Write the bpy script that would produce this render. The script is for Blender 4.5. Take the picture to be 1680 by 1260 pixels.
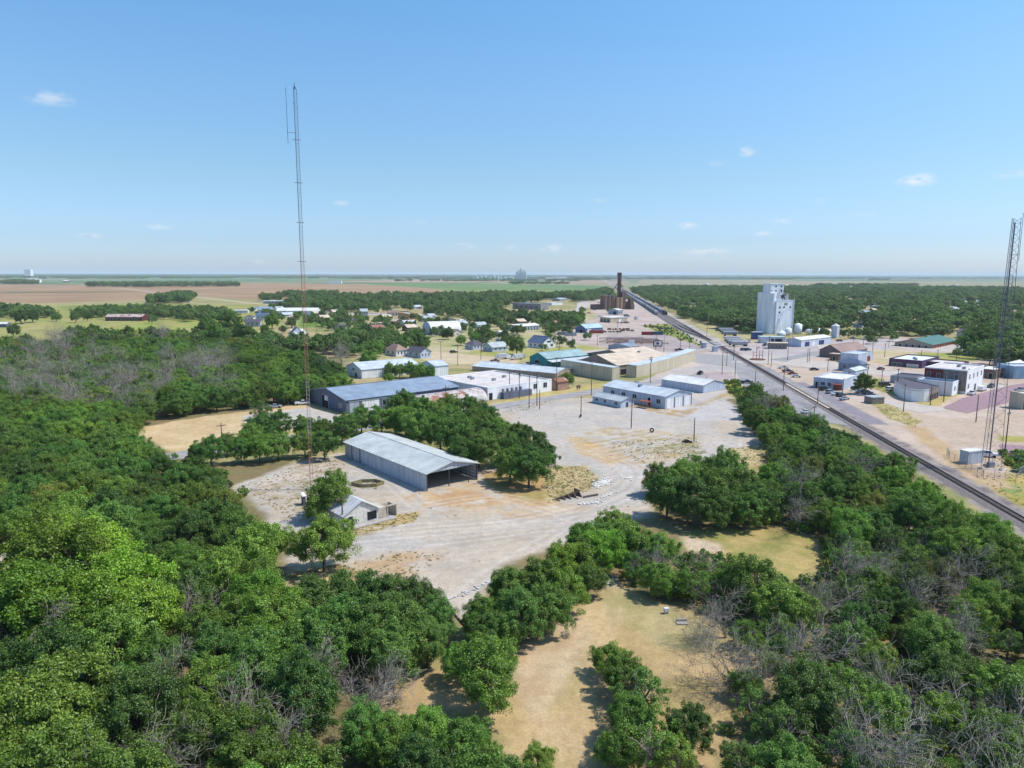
import bpy, math, random
import numpy as np
from mathutils import Vector
rad = math.radians
random.seed(7)
for o in list(bpy.data.objects): bpy.data.objects.remove(o)
S = bpy.context.scene
C = S.collection

# ---------------------------------------------------------------- camera
H = 50.0; FP = 1165.0; PIT = rad(8.83); ROL = rad(0.14)
cd = bpy.data.cameras.new("camera"); cam = bpy.data.objects.new("camera", cd); C.objects.link(cam)
cam.location = (0, 0, H)
cam.rotation_mode = 'XYZ'
from mathutils import Matrix
cam.matrix_world = Matrix.Translation((0, 0, H)) @ Matrix.Rotation(rad(90) - PIT, 4, 'X') @ Matrix.Rotation(ROL, 4, 'Z')
cd.sensor_width = 36; cd.lens = FP / 1680 * 36; cd.clip_start = 1; cd.clip_end = 200000
S.camera = cam

# ---------------------------------------------------------------- light
SUN_EL = rad(57); SUN_AZ = rad(2)            # azimuth counted from +X towards +Y
SUN_STR, SKY_STR = 4.6, 0.138
S.view_settings.view_transform = 'Standard'; S.view_settings.look = 'None'
S.view_settings.exposure = 0.06; S.view_settings.gamma = 1.0
sl = bpy.data.lights.new("sun", 'SUN'); sl.energy = SUN_STR; sl.angle = rad(0.5); sl.color = (1.0, 0.955, 0.89)
sun = bpy.data.objects.new("sun", sl); C.objects.link(sun)
sd = Vector((math.cos(SUN_EL) * math.cos(SUN_AZ), math.cos(SUN_EL) * math.sin(SUN_AZ), math.sin(SUN_EL)))
sun.rotation_euler = sd.to_track_quat('Z', 'Y').to_euler(); sun.location = (60, 0, 200)
W = bpy.data.worlds.new("World"); S.world = W; W.use_nodes = True
nt = W.node_tree; nt.nodes.clear()
def N_(nt, t, **k):
    n = nt.nodes.new(t)
    for a, b in k.items(): setattr(n, a, b)
    return n
sky = N_(nt, 'ShaderNodeTexSky', sky_type='NISHITA', sun_disc=False)
sky.sun_elevation = SUN_EL; sky.sun_rotation = rad(90) - SUN_AZ
sky.altitude = 600; sky.air_density = 1.0; sky.dust_density = 1.1; sky.ozone_density = 2.2
bg = N_(nt, 'ShaderNodeBackground'); bg.inputs[1].default_value = SKY_STR
wo = N_(nt, 'ShaderNodeOutputWorld')
# few small fair weather clouds, placed by direction in the sky
H_, F_ = H, FP
def px_dir(px, py):
    u = (px - 840) / FP; v = (630 - py) / FP
    u, v = u * math.cos(ROL) - v * math.sin(ROL), u * math.sin(ROL) + v * math.cos(ROL)
    d = Vector((u, math.cos(PIT) + v * math.sin(PIT), -math.sin(PIT) + v * math.cos(PIT)))
    return d
tc = N_(nt, 'ShaderNodeTexCoord')
nz = N_(nt, 'ShaderNodeTexNoise'); nz.inputs['Scale'].default_value = 55; nz.inputs['Detail'].default_value = 5
mpn = N_(nt, 'ShaderNodeMapping'); mpn.inputs['Scale'].default_value = (1, 1, 2.2)
nt.links.new(tc.outputs['Generated'], mpn.inputs[0]); nt.links.new(mpn.outputs[0], nz.inputs['Vector'])
cl = [(80,160,34,11,.42),(148,387,20,5,.35),(262,372,22,5,.32),(560,333,14,5,.3),(762,404,24,6,.4),(838,406,14,5,.3),(905,408,26,8,.4),(1128,370,17,6,.6),
      (1176,268,12,5,.3),(1224,249,14,8,.55),(1283,362,18,6,.5),(1252,384,14,5,.4),(1503,295,28,10,.75),(1662,284,26,8,.3),(1155,412,50,7,.4),(980,330,20,5,.2),(420,430,40,5,.2),(1420,352,18,5,.25),(690,364,12,5,.15),(1340,330,16,5,.15),(1120,425,90,6,.15)]
acc = None
for (cx, cy, wx, wy, st) in cl:
    d = px_dir(cx, cy); d.normalize()
    sub = N_(nt, 'ShaderNodeVectorMath', operation='SUBTRACT'); nt.links.new(tc.outputs['Generated'], sub.inputs[0]); sub.inputs[1].default_value = d
    sc = N_(nt, 'ShaderNodeVectorMath', operation='MULTIPLY'); nt.links.new(sub.outputs[0], sc.inputs[0])
    sc.inputs[1].default_value = (FP / wx, FP / wx, FP / wy)
    ln = N_(nt, 'ShaderNodeVectorMath', operation='LENGTH'); nt.links.new(sc.outputs[0], ln.inputs[0])
    mr = N_(nt, 'ShaderNodeMapRange'); mr.interpolation_type = 'SMOOTHSTEP'
    mr.inputs['From Min'].default_value = 0.1; mr.inputs['From Max'].default_value = 1.25
    mr.inputs['To Min'].default_value = st; mr.inputs['To Max'].default_value = 0
    nt.links.new(ln.outputs['Value'], mr.inputs['Value'])
    if acc is None: acc = mr.outputs[0]
    else:
        m = N_(nt, 'ShaderNodeMath', operation='MAXIMUM'); nt.links.new(acc, m.inputs[0]); nt.links.new(mr.outputs[0], m.inputs[1]); acc = m.outputs[0]
nr = N_(nt, 'ShaderNodeMapRange'); nr.interpolation_type = 'SMOOTHSTEP'
nr.inputs['From Min'].default_value = .36; nr.inputs['From Max'].default_value = .62
nt.links.new(nz.outputs[0], nr.inputs['Value'])
mm = N_(nt, 'ShaderNodeMath', operation='MULTIPLY'); nt.links.new(acc, mm.inputs[0]); nt.links.new(nr.outputs[0], mm.inputs[1])
mx = N_(nt, 'ShaderNodeMix', data_type='RGBA'); nt.links.new(mm.outputs[0], mx.inputs[0])
hs = N_(nt, 'ShaderNodeHueSaturation'); hs.inputs['Saturation'].default_value = 1.18
nt.links.new(sky.outputs[0], hs.inputs['Color'])
sz = N_(nt, 'ShaderNodeSeparateXYZ'); nt.links.new(tc.outputs['Generated'], sz.inputs[0])
rp = N_(nt, 'ShaderNodeValToRGB'); nt.links.new(sz.outputs[2], rp.inputs[0]); cr = rp.color_ramp      # clear air balance of the sky with height above the horizon (halved, doubled below)
for k_, (p_, c_) in enumerate(((0, (.42, .50, .74)), (.045, (.375, .445, .60)), (.125, (.50, .53, .535)), (.225, (.60, .64, .625)), (.33, (.62, .72, .70)), (1, (.58, .70, .72)))):
    e_ = cr.elements[k_] if k_ < 1 else cr.elements.new(p_) if p_ < 1 else cr.elements[-1]
    e_.position = p_; e_.color = (*c_, 1)
ml_ = N_(nt, 'ShaderNodeVectorMath', operation='MULTIPLY'); nt.links.new(hs.outputs[0], ml_.inputs[0]); nt.links.new(rp.outputs[0], ml_.inputs[1])
m2_ = N_(nt, 'ShaderNodeVectorMath', operation='SCALE'); nt.links.new(ml_.outputs[0], m2_.inputs[0]); m2_.inputs['Scale'].default_value = 2
nt.links.new(m2_.outputs[0], mx.inputs[6]); mx.inputs[7].default_value = (6.3, 6.5, 6.7, 1)
nt.links.new(mx.outputs[2], bg.inputs[0]); nt.links.new(bg.outputs[0], wo.inputs[0])
cy_ = S.cycles
cy_.max_bounces = 5; cy_.diffuse_bounces = 2; cy_.glossy_bounces = 2; cy_.transmission_bounces = 2; cy_.volume_bounces = 1
cy_.transparent_max_bounces = 4; cy_.use_adaptive_sampling = True; cy_.adaptive_threshold = 0.02
cy_.caustics_reflective = False; cy_.caustics_refractive = False

# ---------------------------------------------------------------- helpers
def G(px, py, z=0.0):
    """point of the world at height z that the survey grid of the site places at these plan marks"""
    d = px_dir(px, py); t = (z - H) / d.z
    return (d.x * t, d.y * t)
def proj(x, y, z):
    dz = z - H; c, s = math.cos(PIT), math.sin(PIT)
    f = y * c - dz * s; v = (y * s + dz * c) / f; u = x / f
    u, v = u * math.cos(ROL) + v * math.sin(ROL), -u * math.sin(ROL) + v * math.cos(ROL)
    return 840 + FP * u, 630 - FP * v
def hgt(x, y, ytop):
    lo, hi = 0, 300
    for _ in range(40):
        m = (lo + hi) / 2
        if proj(x, y, m)[1] > ytop: lo = m
        else: hi = m
    return lo
def lin(r, g, b, k=.86):
    f = lambda c: (c / 12.92 if c <= .04045 else ((c + .055) / 1.055) ** 2.4)
    return tuple(min(.9, f(c / 255) * k) for c in (r, g, b))
def tag(o, label=None, cat=None, group=None, kind=None):
    if label: o['label'] = label
    if cat: o['category'] = cat
    if group: o['group'] = group
    if kind: o['kind'] = kind
    return o
def empty(name, x, y, ang=0, z=0):
    e = bpy.data.objects.new(name, None); e.empty_display_size = .5; C.objects.link(e)
    e.location = (x, y, z); e.rotation_euler = (0, 0, rad(ang)); return e
class MB:
    def __init__(s): s.v = []; s.f = []
    def face(s, *p):
        n = len(s.v); s.v += [tuple(q) for q in p]; s.f.append(tuple(range(n, n + len(p)))); return s
    def box(s, x0, x1, y0, y1, z0, z1):
        n = len(s.v)
        s.v += [(x0,y0,z0),(x1,y0,z0),(x1,y1,z0),(x0,y1,z0),(x0,y0,z1),(x1,y0,z1),(x1,y1,z1),(x0,y1,z1)]
        s.f += [(n,n+3,n+2,n+1),(n+4,n+5,n+6,n+7),(n,n+1,n+5,n+4),(n+1,n+2,n+6,n+5),(n+2,n+3,n+7,n+6),(n+3,n,n+4,n+7)]; return s
    def hexa(s, b, t):
        n = len(s.v); s.v += [tuple(q) for q in b] + [tuple(q) for q in t]
        s.f += [(n,n+3,n+2,n+1),(n+4,n+5,n+6,n+7),(n,n+1,n+5,n+4),(n+1,n+2,n+6,n+5),(n+2,n+3,n+7,n+6),(n+3,n,n+4,n+7)]; return s
    def tube(s, p, q, r, r2=None, k=6, cap=True):
        p = Vector(p); q = Vector(q); r2 = r if r2 is None else r2
        d = (q - p)
        if d.length < 1e-6: return s
        d.normalize(); a = d.cross(Vector((0, 0, 1)) if abs(d.z) < .9 else Vector((1, 0, 0))).normalized(); b = d.cross(a)
        n = len(s.v)
        for i in range(k):
            t = 2 * math.pi * i / k; o = a * math.cos(t) + b * math.sin(t)
            s.v.append(tuple(p + o * r)); s.v.append(tuple(q + o * r2))
        for i in range(k):
            j = (i + 1) % k; s.f.append((n + 2*i, n + 2*j, n + 2*j + 1, n + 2*i + 1))
        if cap:
            s.f.append(tuple(n + 2*i for i in range(k))[::-1]); s.f.append(tuple(n + 2*i + 1 for i in range(k)))
        return s
    def prism(s, pts, z0, z1):
        n = len(s.v); k = len(pts)
        s.v += [(p[0], p[1], z0) for p in pts] + [(p[0], p[1], z1) for p in pts]
        for i in range(k):
            j = (i + 1) % k; s.f.append((n + i, n + j, n + k + j, n + k + i))
        s.f.append(tuple(n + i for i in range(k))[::-1]); s.f.append(tuple(n + k + i for i in range(k))); return s
    def mesh(s, name, mat, smooth=False):
        m = bpy.data.meshes.new(name); m.from_pydata(s.v, [], s.f); m.update()
        if mat: m.materials.append(mat)
        if smooth: m.polygons.foreach_set('use_smooth', [True] * len(m.polygons))
        return m
    def build(s, name, mat, parent=None, smooth=False):
        o = bpy.data.objects.new(name, s.mesh(name, mat, smooth)); C.objects.link(o)
        if parent: o.parent = parent
        return o
def link(name, mesh, parent=None):
    o = bpy.data.objects.new(name, mesh); C.objects.link(o)
    if parent: o.parent = parent
    return o

# ---------------------------------------------------------------- materials
MATS = {}
def mat(name, col, rough=.8, var=.15, scale=.6, dark=None, seam=None, seamw=1.0, rust=0, metal=0, bump=0, streak=False, spec=.4, rand=0):
    """plain painted or mineral surface: base colour with grime noise, optional panel seams along a local axis, rust patches"""
    if name in MATS: return MATS[name]
    m = bpy.data.materials.new(name); m.use_nodes = True; nt = m.node_tree; b = nt.nodes['Principled BSDF']; L = nt.links
    b.inputs['Roughness'].default_value = rough; b.inputs['Metallic'].default_value = metal; b.inputs['Specular IOR Level'].default_value = spec
    tc = N_(nt, 'ShaderNodeTexCoord'); mp = N_(nt, 'ShaderNodeMapping'); L.new(tc.outputs['Object'], mp.inputs[0])
    if streak: mp.inputs['Scale'].default_value = (1, 1, .12)
    nz = N_(nt, 'ShaderNodeTexNoise'); nz.inputs['Scale'].default_value = scale; nz.inputs['Detail'].default_value = 6; nz.inputs['Roughness'].default_value = .65
    L.new(mp.outputs[0], nz.inputs['Vector'])
    mr = N_(nt, 'ShaderNodeMapRange'); mr.inputs['From Min'].default_value = .3; mr.inputs['From Max'].default_value = .7
    mr.inputs['To Min'].default_value = 1 - var * 1.6; mr.inputs['To Max'].default_value = 1 + var * .8
    L.new(nz.outputs[0], mr.inputs['Value'])
    mu = N_(nt, 'ShaderNodeVectorMath', operation='SCALE'); mu.inputs[0].default_value = col[:3]; L.new(mr.outputs[0], mu.inputs['Scale'])
    out = mu.outputs[0]
    if rust:
        n2 = N_(nt, 'ShaderNodeTexNoise'); n2.inputs['Scale'].default_value = .22; n2.inputs['Detail'].default_value = 7; n2.inputs['Roughness'].default_value = .7
        L.new(tc.outputs['Object'], n2.inputs['Vector'])
        r2 = N_(nt, 'ShaderNodeMapRange'); r2.inputs['From Min'].default_value = .62 - rust * .2; r2.inputs['From Max'].default_value = .72 - rust * .2
        L.new(n2.outputs[0], r2.inputs['Value'])
        mx = N_(nt, 'ShaderNodeMix', data_type='RGBA'); L.new(r2.outputs[0], mx.inputs[0]); L.new(out, mx.inputs[6])
        mx.inputs[7].default_value = (*(dark or (.26, .1, .05)), 1); out = mx.outputs[2]
    if seam:
        sp = N_(nt, 'ShaderNodeSeparateXYZ'); L.new(tc.outputs['Object'], sp.inputs[0])
        if seam == 'xy':
            ad = N_(nt, 'ShaderNodeMath', operation='ADD'); L.new(sp.outputs[0], ad.inputs[0]); L.new(sp.outputs[1], ad.inputs[1]); so = ad.outputs[0]
        else: so = sp.outputs['xyz'.index(seam)]
        md = N_(nt, 'ShaderNodeMath', operation='PINGPONG'); L.new(so, md.inputs[0]); md.inputs[1].default_value = seamw / 2
        r3 = N_(nt, 'ShaderNodeMapRange'); r3.inputs['From Min'].default_value = 0; r3.inputs['From Max'].default_value = seamw * .16
        r3.inputs['To Min'].default_value = .72; r3.inputs['To Max'].default_value = 1
        L.new(md.outputs[0], r3.inputs['Value'])
        s2 = N_(nt, 'ShaderNodeVectorMath', operation='SCALE'); L.new(out, s2.inputs[0]); L.new(r3.outputs[0], s2.inputs['Scale']); out = s2.outputs[0]
    if rand:
        oi = N_(nt, 'ShaderNodeObjectInfo'); r4 = N_(nt, 'ShaderNodeMapRange'); r4.inputs['To Min'].default_value = 1 - rand; r4.inputs['To Max'].default_value = 1 + rand
        L.new(oi.outputs['Random'], r4.inputs['Value'])
        s3 = N_(nt, 'ShaderNodeVectorMath', operation='SCALE'); L.new(out, s3.inputs[0]); L.new(r4.outputs[0], s3.inputs['Scale']); out = s3.outputs[0]
    L.new(out, b.inputs['Base Color'])
    if bump:
        bp = N_(nt, 'ShaderNodeBump'); bp.inputs['Strength'].default_value = bump; bp.inputs['Distance'].default_value = .1
        L.new(nz.outputs[0], bp.inputs['Height']); L.new(bp.outputs[0], b.inputs['Normal'])
    MATS[name] = m; return m
def wallm(key, *c, **k): return mat('wall ' + key, lin(*c), seam='xy', seamw=1.1, var=k.pop('var', .17), streak=True, scale=.7, **k)
def roofm(key, axis, *c, **k): return mat('roof ' + key + axis, lin(*c), seam=axis, seamw=1.2, var=k.pop('var', .17), scale=.25, rough=k.pop('rough', .55), **k)
GLASS = mat('dark glass', (.02, .03, .045), rough=.12, var=.1, spec=.6)
DARK = mat('dark opening', (.012, .012, .016), rough=.9, var=.1)
TRIM = mat('trim', lin(225, 225, 228), var=.08)
WOODP = mat('pole wood', lin(112, 90, 76), var=.25, scale=2, rand=.3)
STEEL = mat('galvanised steel', lin(150, 155, 165), var=.15, rough=.5, metal=.3)
RUSTY = mat('rusty steel', lin(120, 70, 50), var=.3, scale=1.5)
CONC = mat('concrete', lin(178, 172, 165), var=.15, scale=.8, bump=.3)
# ---------------------------------------------------------------- ground painted by land use
rng = np.random.default_rng(5)
_perm = rng.random((512, 512)).astype(np.float32)
def vnoise(x, y):
    xi = np.floor(x).astype(np.int64); yi = np.floor(y).astype(np.int64)
    fx = (x - xi).astype(np.float32); fy = (y - yi).astype(np.float32)
    fx = fx * fx * (3 - 2 * fx); fy = fy * fy * (3 - 2 * fy)
    a = _perm[xi & 511, yi & 511]; b = _perm[(xi + 1) & 511, yi & 511]; c = _perm[xi & 511, (yi + 1) & 511]; d = _perm[(xi + 1) & 511, (yi + 1) & 511]
    return (a * (1 - fx) + b * fx) * (1 - fy) + (c * (1 - fx) + d * fx) * fy
def fbm(x, y, sc, o=4, seed=0):
    r = 0; a = .5; t = 0
    for k in range(o):
        r = r + a * vnoise(x / sc + 17.3 * k + seed * 31.7, y / sc - 9.1 * k + seed * 13.3); t += a; a *= .55; sc /= 2.03
    return r / t
def axis_steps(lo_far, lo, hi, hi_far, d, grow, gdn):
    mid = list(np.arange(lo, hi, d)); up = []; x = hi; s = d
    while x < hi_far: up.append(x); s = s * grow; x += s
    up.append(hi_far); dn = []; x = lo; s = d
    while x > lo_far:
        s = s * gdn; x -= s; dn.append(max(x, lo_far))
    return np.array(dn[::-1] + mid + up)
xs = axis_steps(-70000, -120, 185, 70000, .7, 1.022, 1.022)
ys = axis_steps(-3000, 62, 310, 70000, .7, 1.0075, 1.06)
XX, YY = np.meshgrid(xs, ys); nx, ny = len(xs), len(ys)
px_, py_ = XX.ravel(), YY.ravel()
col = np.empty((nx * ny, 3), np.float32)
def mixc(a, b, t): return a * (1 - t[:, None]) + b * t[:, None]
A = lambda *c, k=.76: np.array(lin(*c, k), np.float32)
n_big = fbm(px_, py_, 60, 4, 1); n_mid = fbm(px_, py_, 9, 4, 2); n_fin = fbm(px_, py_, 2.2, 3, 3)
sm = lambda e0, e1, v: np.clip((v - e0) / (e1 - e0), 0, 1) ** 2 * (3 - 2 * np.clip((v - e0) / (e1 - e0), 0, 1))
base = mixc(A(150, 150, 95), A(185, 165, 125), sm(.35, .65, .5 * n_big + .5 * n_mid)); col[:] = base
def inside_sdf(poly, x, y):
    d = np.full(x.shape, 1e9, np.float32); ins = np.zeros(x.shape, bool); n = len(poly)
    for i in range(n):
        x1, y1 = poly[i]; x2, y2 = poly[(i + 1) % n]
        ex, ey = x2 - x1, y2 - y1; L2 = ex * ex + ey * ey + 1e-9
        t = np.clip(((x - x1) * ex + (y - y1) * ey) / L2, 0, 1)
        d = np.minimum(d, np.hypot(x - x1 - t * ex, y - y1 - t * ey))
        c = ((y1 > y) != (y2 > y)) & (x < ex * (y - y1) / (ey if abs(ey) > 1e-9 else 1e-9) + x1); ins ^= c
    return np.where(ins, -d, d)
def paint_w(poly, ca, cb=None, soft=1.5, nam=2.0, nsc=6, st=1.0, vs=8, patch=0):
    P = np.array(poly); m = soft + nam + 1
    sel = np.where((px_ > P[:, 0].min() - m) & (px_ < P[:, 0].max() + m) & (py_ > P[:, 1].min() - m) & (py_ < P[:, 1].max() + m))[0]
    if not len(sel): return
    x, y = px_[sel], py_[sel]
    d = inside_sdf(poly, x, y) + (fbm(x, y, nsc, 4, len(sel) % 17) - .5) * 2 * nam
    w = (1 - sm(-soft, soft, d)) * st
    if patch: w = w * sm(patch - .12, patch + .12, fbm(x, y, vs * .7, 4, 3 + len(sel) % 7))
    c = np.tile(ca, (len(sel), 1))
    if cb is not None: c = mixc(c, np.tile(cb, (len(sel), 1)), sm(.3, .7, fbm(x, y, vs, 5, len(sel) % 13)))
    col[sel] = mixc(col[sel], c, w)
def PX(pts): return [G(*p) for p in pts]
def paint(pts, *a, **k): paint_w(PX(pts), *a, **k)
def strip(pts, w):
    P = [Vector(p) for p in pts]; l = []; r = []
    for i, p in enumerate(P):
        d = (P[min(i + 1, len(P) - 1)] - P[max(i - 1, 0)]).normalized(); n = Vector((-d.y, d.x)) * w / 2
        l.append(tuple(p + n)); r.append(tuple(p - n))
    return l + r[::-1]
def line(pts, w, *a, **k): paint_w(strip(PX(pts), w), *a, **k)
STRAW = A(205, 178, 128); TAN = A(202, 180, 152); GRAV = A(190, 182, 172); GRAV2 = A(200, 184, 163); GREEN = A(128, 142, 70); GREEN2 = A(150, 152, 82)
PINK = A(206, 186, 168); DIRT = A(186, 160, 128); WOODF = A(134, 126, 90); BROWNF = A(164, 134, 104); BROWNF2 = A(178, 148, 118); FARG = A(112, 128, 96)
# far country
far = py_ > 1300
fg = np.floor(px_ / 800 + .3 * np.sin(py_ / 1600)) * 7.13 + np.floor(py_ / 1500) * 3.71
rr = np.modf(np.abs(np.sin(fg * 12.9898) * 43758.5453))[0]
fc = np.where(rr[:, None] < .3, A(128, 140, 104), np.where(rr[:, None] < .55, A(176, 152, 128), np.where(rr[:, None] < .8, A(152, 150, 116), A(104, 128, 88))))
w = sm(1200, 2200, py_ + 300 * (n_big - .5)); col = mixc(col, fc.astype(np.float32), w)
fw_ = sm(4300, 8500, py_) * sm(.30, .44, fbm(px_ / 3.2, py_, 1500, 3, 4) + np.clip((py_ - 9000) / 60000, 0, .3)); col = mixc(col, np.tile(A(50, 72, 62), (len(px_), 1)), fw_ * .9)
# named far fields
paint([(-500,497),(60,497),(150,495),(330,487),(420,492),(600,487),(780,485),(1000,477),(1000,469),(880,472),(700,466),(560,466),(420,464),(140,467),(-500,464)], BROWNF, BROWNF2, soft=4, nam=3, vs=120)
paint([(0,478.5),(160,478.5),(250,477.5),(160,480.3),(0,480.8)], A(120,118,85), soft=2, nam=1)
paint([(595,466),(700,472.5),(960,477),(1010,470),(880,466.5),(700,464)], A(104, 136, 86), A(122, 144, 92), soft=4, nam=3, vs=200)
paint([(780,484),(960,479),(990,474),(960,477),(700,472.5)], A(120, 145, 84), A(150,150,100), soft=4, nam=3, vs=60)
paint([(0,458),(430,458.5),(640,459.5),(640,456),(300,455.5),(0,455)], A(120, 140, 105), soft=20, nam=10)
paint([(520,463),(780,463.5),(820,461),(690,458.5)], A(178,152,134), soft=10, nam=8)
paint([(840,465.5),(1010,466),(1040,461),(930,459.5)], A(170,148,126), soft=10, nam=8)
paint([(1040,468),(1680,471),(2000,471),(2000,459),(1250,459),(1050,459.5)], A(168,152,126), A(148,150,116), soft=12, nam=10, vs=250)
paint([(1300,461),(2000,462),(2000,458),(1300,457.5)], A(136,146,116), A(92,114,92), soft=12, nam=10, vs=350)
# pasture and meadows on the far side of the wood
paint([(-300,600),(-300,505),(90,500),(240,498),(420,500),(470,520),(430,560),(250,575),(100,590)], GREEN2, A(176,168,104), soft=6, nam=6, vs=25)
paint([(90,502),(240,499),(330,500),(230,512),(120,512)], GREEN, A(140,152,84), soft=4, nam=4, vs=18)
paint([(235,527),(340,520),(400,516),(420,530),(300,545),(180,548)], A(150,164,78), A(178,166,100), soft=3, nam=4, vs=14)
paint([(0,505),(60,515),(200,512),(240,525),(120,545),(0,555)], A(150,156,84), A(180,168,110), soft=4, nam=5, vs=22)
paint([(488,520),(566,518),(578,534),(490,538)], A(122,150,68), A(134,156,80), soft=1.5, nam=1, vs=12)
paint([(660,557),(748,556),(752,572),(666,574)], A(116,138,66), A(134,150,76), soft=1.5, nam=1.5, vs=10)
paint([(560,530),(800,520),(960,505),(1000,560),(900,585),(720,600),(600,590)], A(196,182,146), A(170,166,110), soft=5, nam=7, vs=14)
paint([(780,575),(1000,566),(1010,580),(860,592),(780,596)], A(186,176,112), A(160,160,90), soft=2, nam=2, vs=9)
paint([(660,573),(735,578),(850,590),(850,600),(740,596),(660,585)], A(210,190,158), soft=1.5, nam=2)
# industrial flats around the brown mill
paint([(950,490),(1040,490),(1100,525),(1220,590),(1200,600),(1120,585),(1000,572),(960,566),(900,556),(980,520)], A(204,186,176), A(190,172,158), soft=5, nam=5, vs=14)
paint([(1000,548),(1120,550),(1170,575),(1090,585),(980,566)], A(172,158,156), A(188,172,164), soft=2, nam=3, vs=8)
paint([(1052,534),(1100,530),(1160,560),(1165,572),(1120,558)], GREEN, A(160,160,90), soft=2, nam=3, vs=9)
line([(1060,500),(1150,548),(1180,566),(1300,600)], 10, GREEN2, A(196,176,124), soft=2, nam=3)
paint([(1130,520),(1260,560),(1230,575),(1160,548)], A(176,170,110), A(190,175,130), soft=3, nam=4, vs=12)
# town south of the elevator
paint([(1190,560),(1340,560),(1460,552),(1700,560),(1900,600),(1900,860),(1700,850),(1560,775),(1420,695),(1290,622),(1200,600)], A(208,188,172), A(200,178,156), soft=3, nam=2, vs=12)
paint([(1180,572),(1300,560),(1480,555),(1460,575),(1300,590),(1200,600)], A(186,176,176), A(196,184,178), soft=2, nam=2, vs=10)
paint([(1380,570),(1470,575),(1580,585),(1560,600),(1420,595)], A(196,178,132), A(206,190,160), soft=2, nam=3, vs=9)
paint([(1400,618),(1450,622),(1475,652),(1440,640),(1400,625)], A(150,150,84), A(180,166,96), soft=.8, nam=1, vs=5)
paint([(1425,655),(1470,668),(1510,690),(1500,702),(1455,685)], A(160,152,86), A(200,180,130), soft=.8, nam=2, vs=4)
paint([(1500,655),(1560,648),(1545,665),(1510,672)], A(190,172,110), soft=.7, nam=1)
paint([(1540,645),(1585,644),(1560,652)], A(178,168,96), soft=.6, nam=.8)
paint([(1500,578),(1620,580),(1600,592),(1500,592)], A(176,172,100), A(150,156,84), soft=2, nam=3)
paint([(1635,715),(1900,722),(1900,732),(1640,724)], A(176,168,96), soft=.5, nam=.6)
paint([(1635,740),(1900,745),(1900,900),(1710,860),(1600,800),(1600,778),(1660,775)], A(168,158,84), A(196,172,112), soft=1.2, nam=2, vs=5)
paint([(1640,790),(1680,796),(1670,812),(1640,806)], A(110,150,80), soft=1, nam=1.5, st=.7)
line([(1500,700),(1575,760),(1640,800)], 7, A(204,176,140), A(196,166,128), soft=1.5, nam=1.5, vs=5)
paint([(1560,775),(1650,778),(1650,786),(1600,785)], A(200,170,140), soft=.6, nam=1)
# big lot between the railway and the yard, and the street side
paint([(1140,590),(1230,592),(1260,612),(1345,660),(1340,690),(1240,650),(1210,630),(1190,645),(1140,665),(1060,668),(1040,630),(1100,605)], A(188,180,178), A(204,190,176), soft=1.5, nam=2, vs=9)
paint([(1120,628),(1185,640),(1210,625),(1200,610),(1140,610)], A(188,170,166), soft=2, nam=2)
paint([(1186,622),(1210,626),(1232,650),(1215,665),(1196,640)], A(120,140,56), A(170,160,80), soft=1, nam=1.5, vs=4)
# west lot beside the blue roofed warehouse
paint([(215,712),(240,697),(330,683),(440,668),(508,662),(575,686),(640,690),(520,712),(470,716),(400,722),(330,748),(300,745),(240,728)], A(216,190,148), A(206,178,134), soft=.8, nam=1.2, vs=6)
paint([(395,682),(505,668),(570,686),(600,690),(500,700),(410,702)], A(196,188,180), A(206,196,182), soft=1, nam=1.5, vs=6)
paint([(420,716),(520,700),(620,693),(640,700),(520,716),(440,722)], A(176,166,100), A(206,184,130), soft=.6, nam=1, vs=4)
paint([(800,664),(905,640),(990,628),(988,634),(900,652),(830,668)], A(186,168,100), A(206,186,132), soft=.5, nam=.8, vs=4)
# yard
YARD = [(380,795),(430,775),(470,762),(560,742),(640,760),(700,740),(790,770),(905,760),(880,720),(815,680),(800,672),(880,655),(965,652),(1050,672),(1130,675),(1195,648),(1230,680),(1252,720),(1245,765),(1190,765),(1130,782),(1060,810),(1075,845),(1000,862),(935,880),(925,905),(860,915),(830,925),(770,1010),(740,1010),(700,975),(600,960),(520,965),(465,950),(468,900),(430,840)]
paint(YARD, GRAV, GRAV2, soft=1, nam=1.3, vs=9)
paint([(980,668),(1120,690),(1240,690),(1225,650),(1150,665),(1040,668)], A(200,192,188), soft=3, nam=3)
paint([(830,672),(950,662),(1150,690),(1240,740),(1150,760),(1050,800),(960,760),(880,700)], A(194,186,177), A(202,190,176), soft=3, nam=3, vs=10)
paint([(470,935),(560,925),(680,900),(900,890),(930,900),(840,925),(770,1000),(740,1000),(600,955)], A(206,190,170), A(198,184,166), soft=2, nam=2.5, vs=7)
paint([(560,930),(640,905),(720,905),(700,935),(620,950)], A(192,160,118), A(204,184,160), soft=2, nam=3, patch=.45, vs=6)
paint([(660,815),(800,785),(900,820),(980,835),(860,850),(720,840)], A(196,160,118), A(206,184,152), soft=2, nam=3, vs=6, patch=.42)
paint([(790,775),(905,765),(930,800),(890,830),(800,800)], A(190,150,104), A(170,150,96), soft=1.2, nam=2, vs=5)
paint([(890,765),(960,765),(985,790),(960,810),(900,825)], A(160,148,96), A(200,178,132), soft=1, nam=1.5, vs=4)
paint([(470,940),(560,925),(600,940),(560,965),(480,965)], A(186,160,104), A(200,176,128), soft=1, nam=1.2, vs=4)
paint([(560,870),(640,848),(690,838),(680,855),(560,885)], A(160,146,80), A(200,172,120), soft=.8, nam=1.5, vs=3)
paint([(385,800),(480,765),(550,745),(570,765),(520,790),(430,830)], A(170,150,120), A(200,186,168), soft=1, nam=2, vs=3, patch=.52)
paint([(430,820),(500,800),(580,790),(600,830),(640,830),(560,860),(470,850)], A(160,146,104), A(186,170,140), soft=1, nam=2, vs=2.5, patch=.55)
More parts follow.
